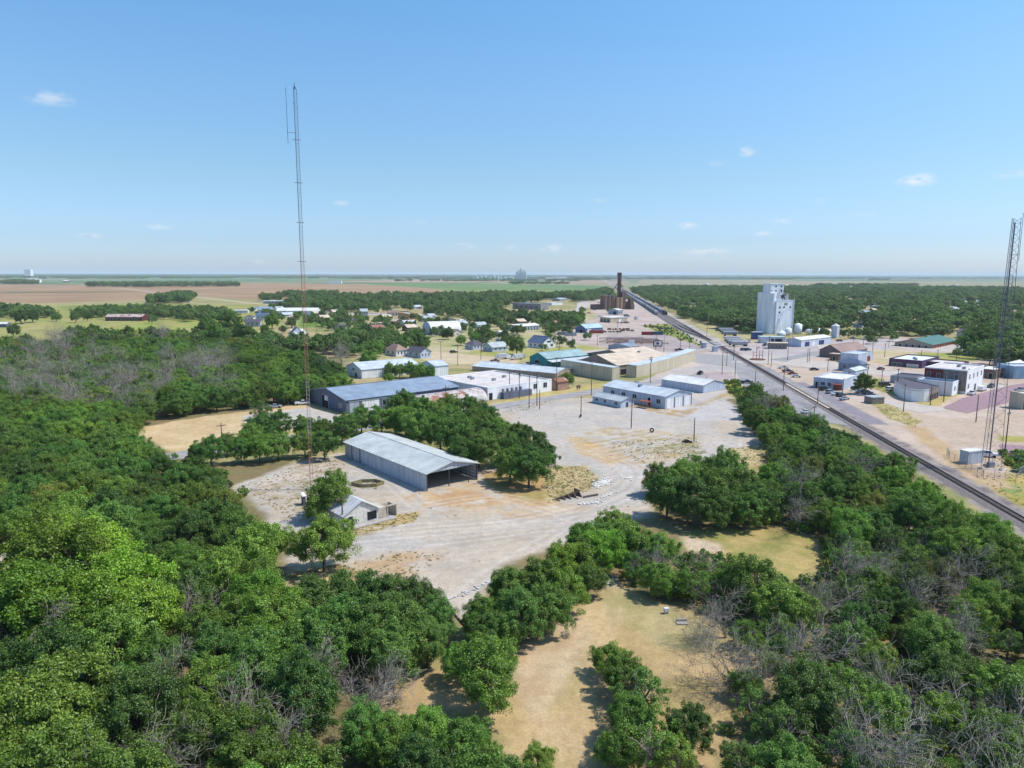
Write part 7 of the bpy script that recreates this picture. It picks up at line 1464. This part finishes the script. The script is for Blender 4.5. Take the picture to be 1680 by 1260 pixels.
scatter("distant_woodland", dist_, FC, "hazy blue wooded belts out to the horizon", "woodland", wide=True)
scatter("undergrowth", bushes, [bush_mesh(1, LM['mid']), bush_mesh(2, LM['dark']), bush_mesh(3, LM['yellow'])], "low bushes and saplings under the woods", "undergrowth")
scatter("dry_grass", tufts, [tuft_mesh(1), tuft_mesh(2)], "tufts of dry grass and weeds on the yard and clearings", "grass")
# near trees: the largest are things of their own, the rest one mass
def screen_size(t): return t[2] / math.hypot(t[0], t[1] - 0, H - 5) if t[1] > 20 else 0
def seen(t):
    X, Y = proj(t[0], t[1], t[2] * .6); return -30 < X < 1710 and -40 < Y - t[2] * 0 < 1300
trees.sort(key=lambda t: -(screen_size(t) + (.05 if t[4] not in ('in the broad wood', 'in the thicket beside the railway') else 0)) if seen(t) and screen_size(t) > 0 else 1)
ind, rest = trees[:288], trees[288:]
ORD = "first second third fourth fifth sixth seventh eighth ninth tenth eleventh twelfth thirteenth fourteenth fifteenth sixteenth seventeenth eighteenth nineteenth twentieth".split()
LOOK = {'dark': 'dense dark green tree', 'mid': 'mid green bushy tree', 'bright': 'bright light green tree', 'yellow': 'yellowish green tree', 'scraggly': 'thin half dead tree', 'dead': 'bare grey dead tree'}
zones = {}
for t in ind: zones.setdefault((t[4], t[3]['kind']), []).append(t)
def ordw(i): return ORD[i] if i < 20 else ("twenty " + ORD[i - 20] if i < 40 else "thirty " + ORD[min(19, i - 40)])
for (zn, kd), L_ in zones.items():
    L_.sort(key=lambda t: t[1]); rows = [L_] if len(L_) <= 8 else [L_[i:i + 9] for i in range(0, len(L_), 9)]
    for ri, row in enumerate(rows):
        row.sort(key=lambda t: proj(t[0], t[1], 3)[0])
        for ci_, t in enumerate(row):
            lb = LOOK[kd] + ' ' + zn
            if len(L_) > 1: lb += ", " + ordw(ci_) + " from left"
            if len(rows) > 1: lb += ", " + ordw(ri) + " rank"
            x, y, h, v = t[:4]; sc = h / v['h']; rz = (x * 12.9898 + y * 78.233) % 6.283
            if kd == 'dead':
                e = link('dead_tree', v['trunk']); e.location = (x, y, -.05); e.scale = (sc,) * 3; e.rotation_euler = (0, 0, rz)
            else:
                e = empty('tree', x, y, math.degrees(rz), -.05); e.scale = (sc,) * 3
                link('trunk', v['trunk'], e); link('crown', v['crown'], e)
            tag(e, lb, 'dead tree' if kd == 'dead' else 'tree', 'trees ' + zn)
keys = sorted({id(t[3]): t[3] for t in rest}.items(), key=lambda q: q[0]); vs_ = [v for _, v in keys]; idx = {k: i for i, (k, _) in enumerate(keys)}
def scatter_trees(name, L_, label):
    used = list({id(t[3]): t[3] for t in L_}.values()); order = {id(v): i for i, v in enumerate(used)}
    ob = scatter(name, [(t[0], t[1], t[2], 0) for t in L_], [joined(v, 'woodland_source') for v in used], label, "woodland")
    n = len(L_); s = np.array([[t[2] / t[3]['h']] * 3 for t in L_], np.float32); ob.data.attributes['size'].data.foreach_set('vector', s.ravel()); ob.data.attributes['pick'].data.foreach_set('value', np.array([order[id(t[3])] for t in L_], np.int32))
scatter_trees("woodland", rest, "the rest of the trees filling the woods around the yard")
print('individual', len(ind), 'mass', len(rest), 'town', len(town), 'belt', len(belt), 'bushes', len(bushes), 'tufts', len(tufts))
for o in list(C.objects):      # variants of vehicles built but already placed keep their names tidy
    if o.parent is None and o.type == 'EMPTY' and not o.children: bpy.data.objects.remove(o)
# ---------------------------------------------------------------- haze
hz = MB().box(-76000, 76000, -4000, 76000, -1.4, 104).mesh("haze", None); hm = bpy.data.materials.new("haze"); hm.use_nodes = True; nt = hm.node_tree; nt.nodes.clear()
pv = N_(nt, 'ShaderNodeVolumePrincipled'); pv.inputs['Color'].default_value = (.80, .92, 1.0, 1); pv.inputs['Density'].default_value = 0.00005; pv.inputs['Anisotropy'].default_value = 0.0
ou = N_(nt, 'ShaderNodeOutputMaterial'); nt.links.new(pv.outputs[0], ou.inputs['Volume']); hz.materials.append(hm); tag(link("haze", hz), kind='stuff')
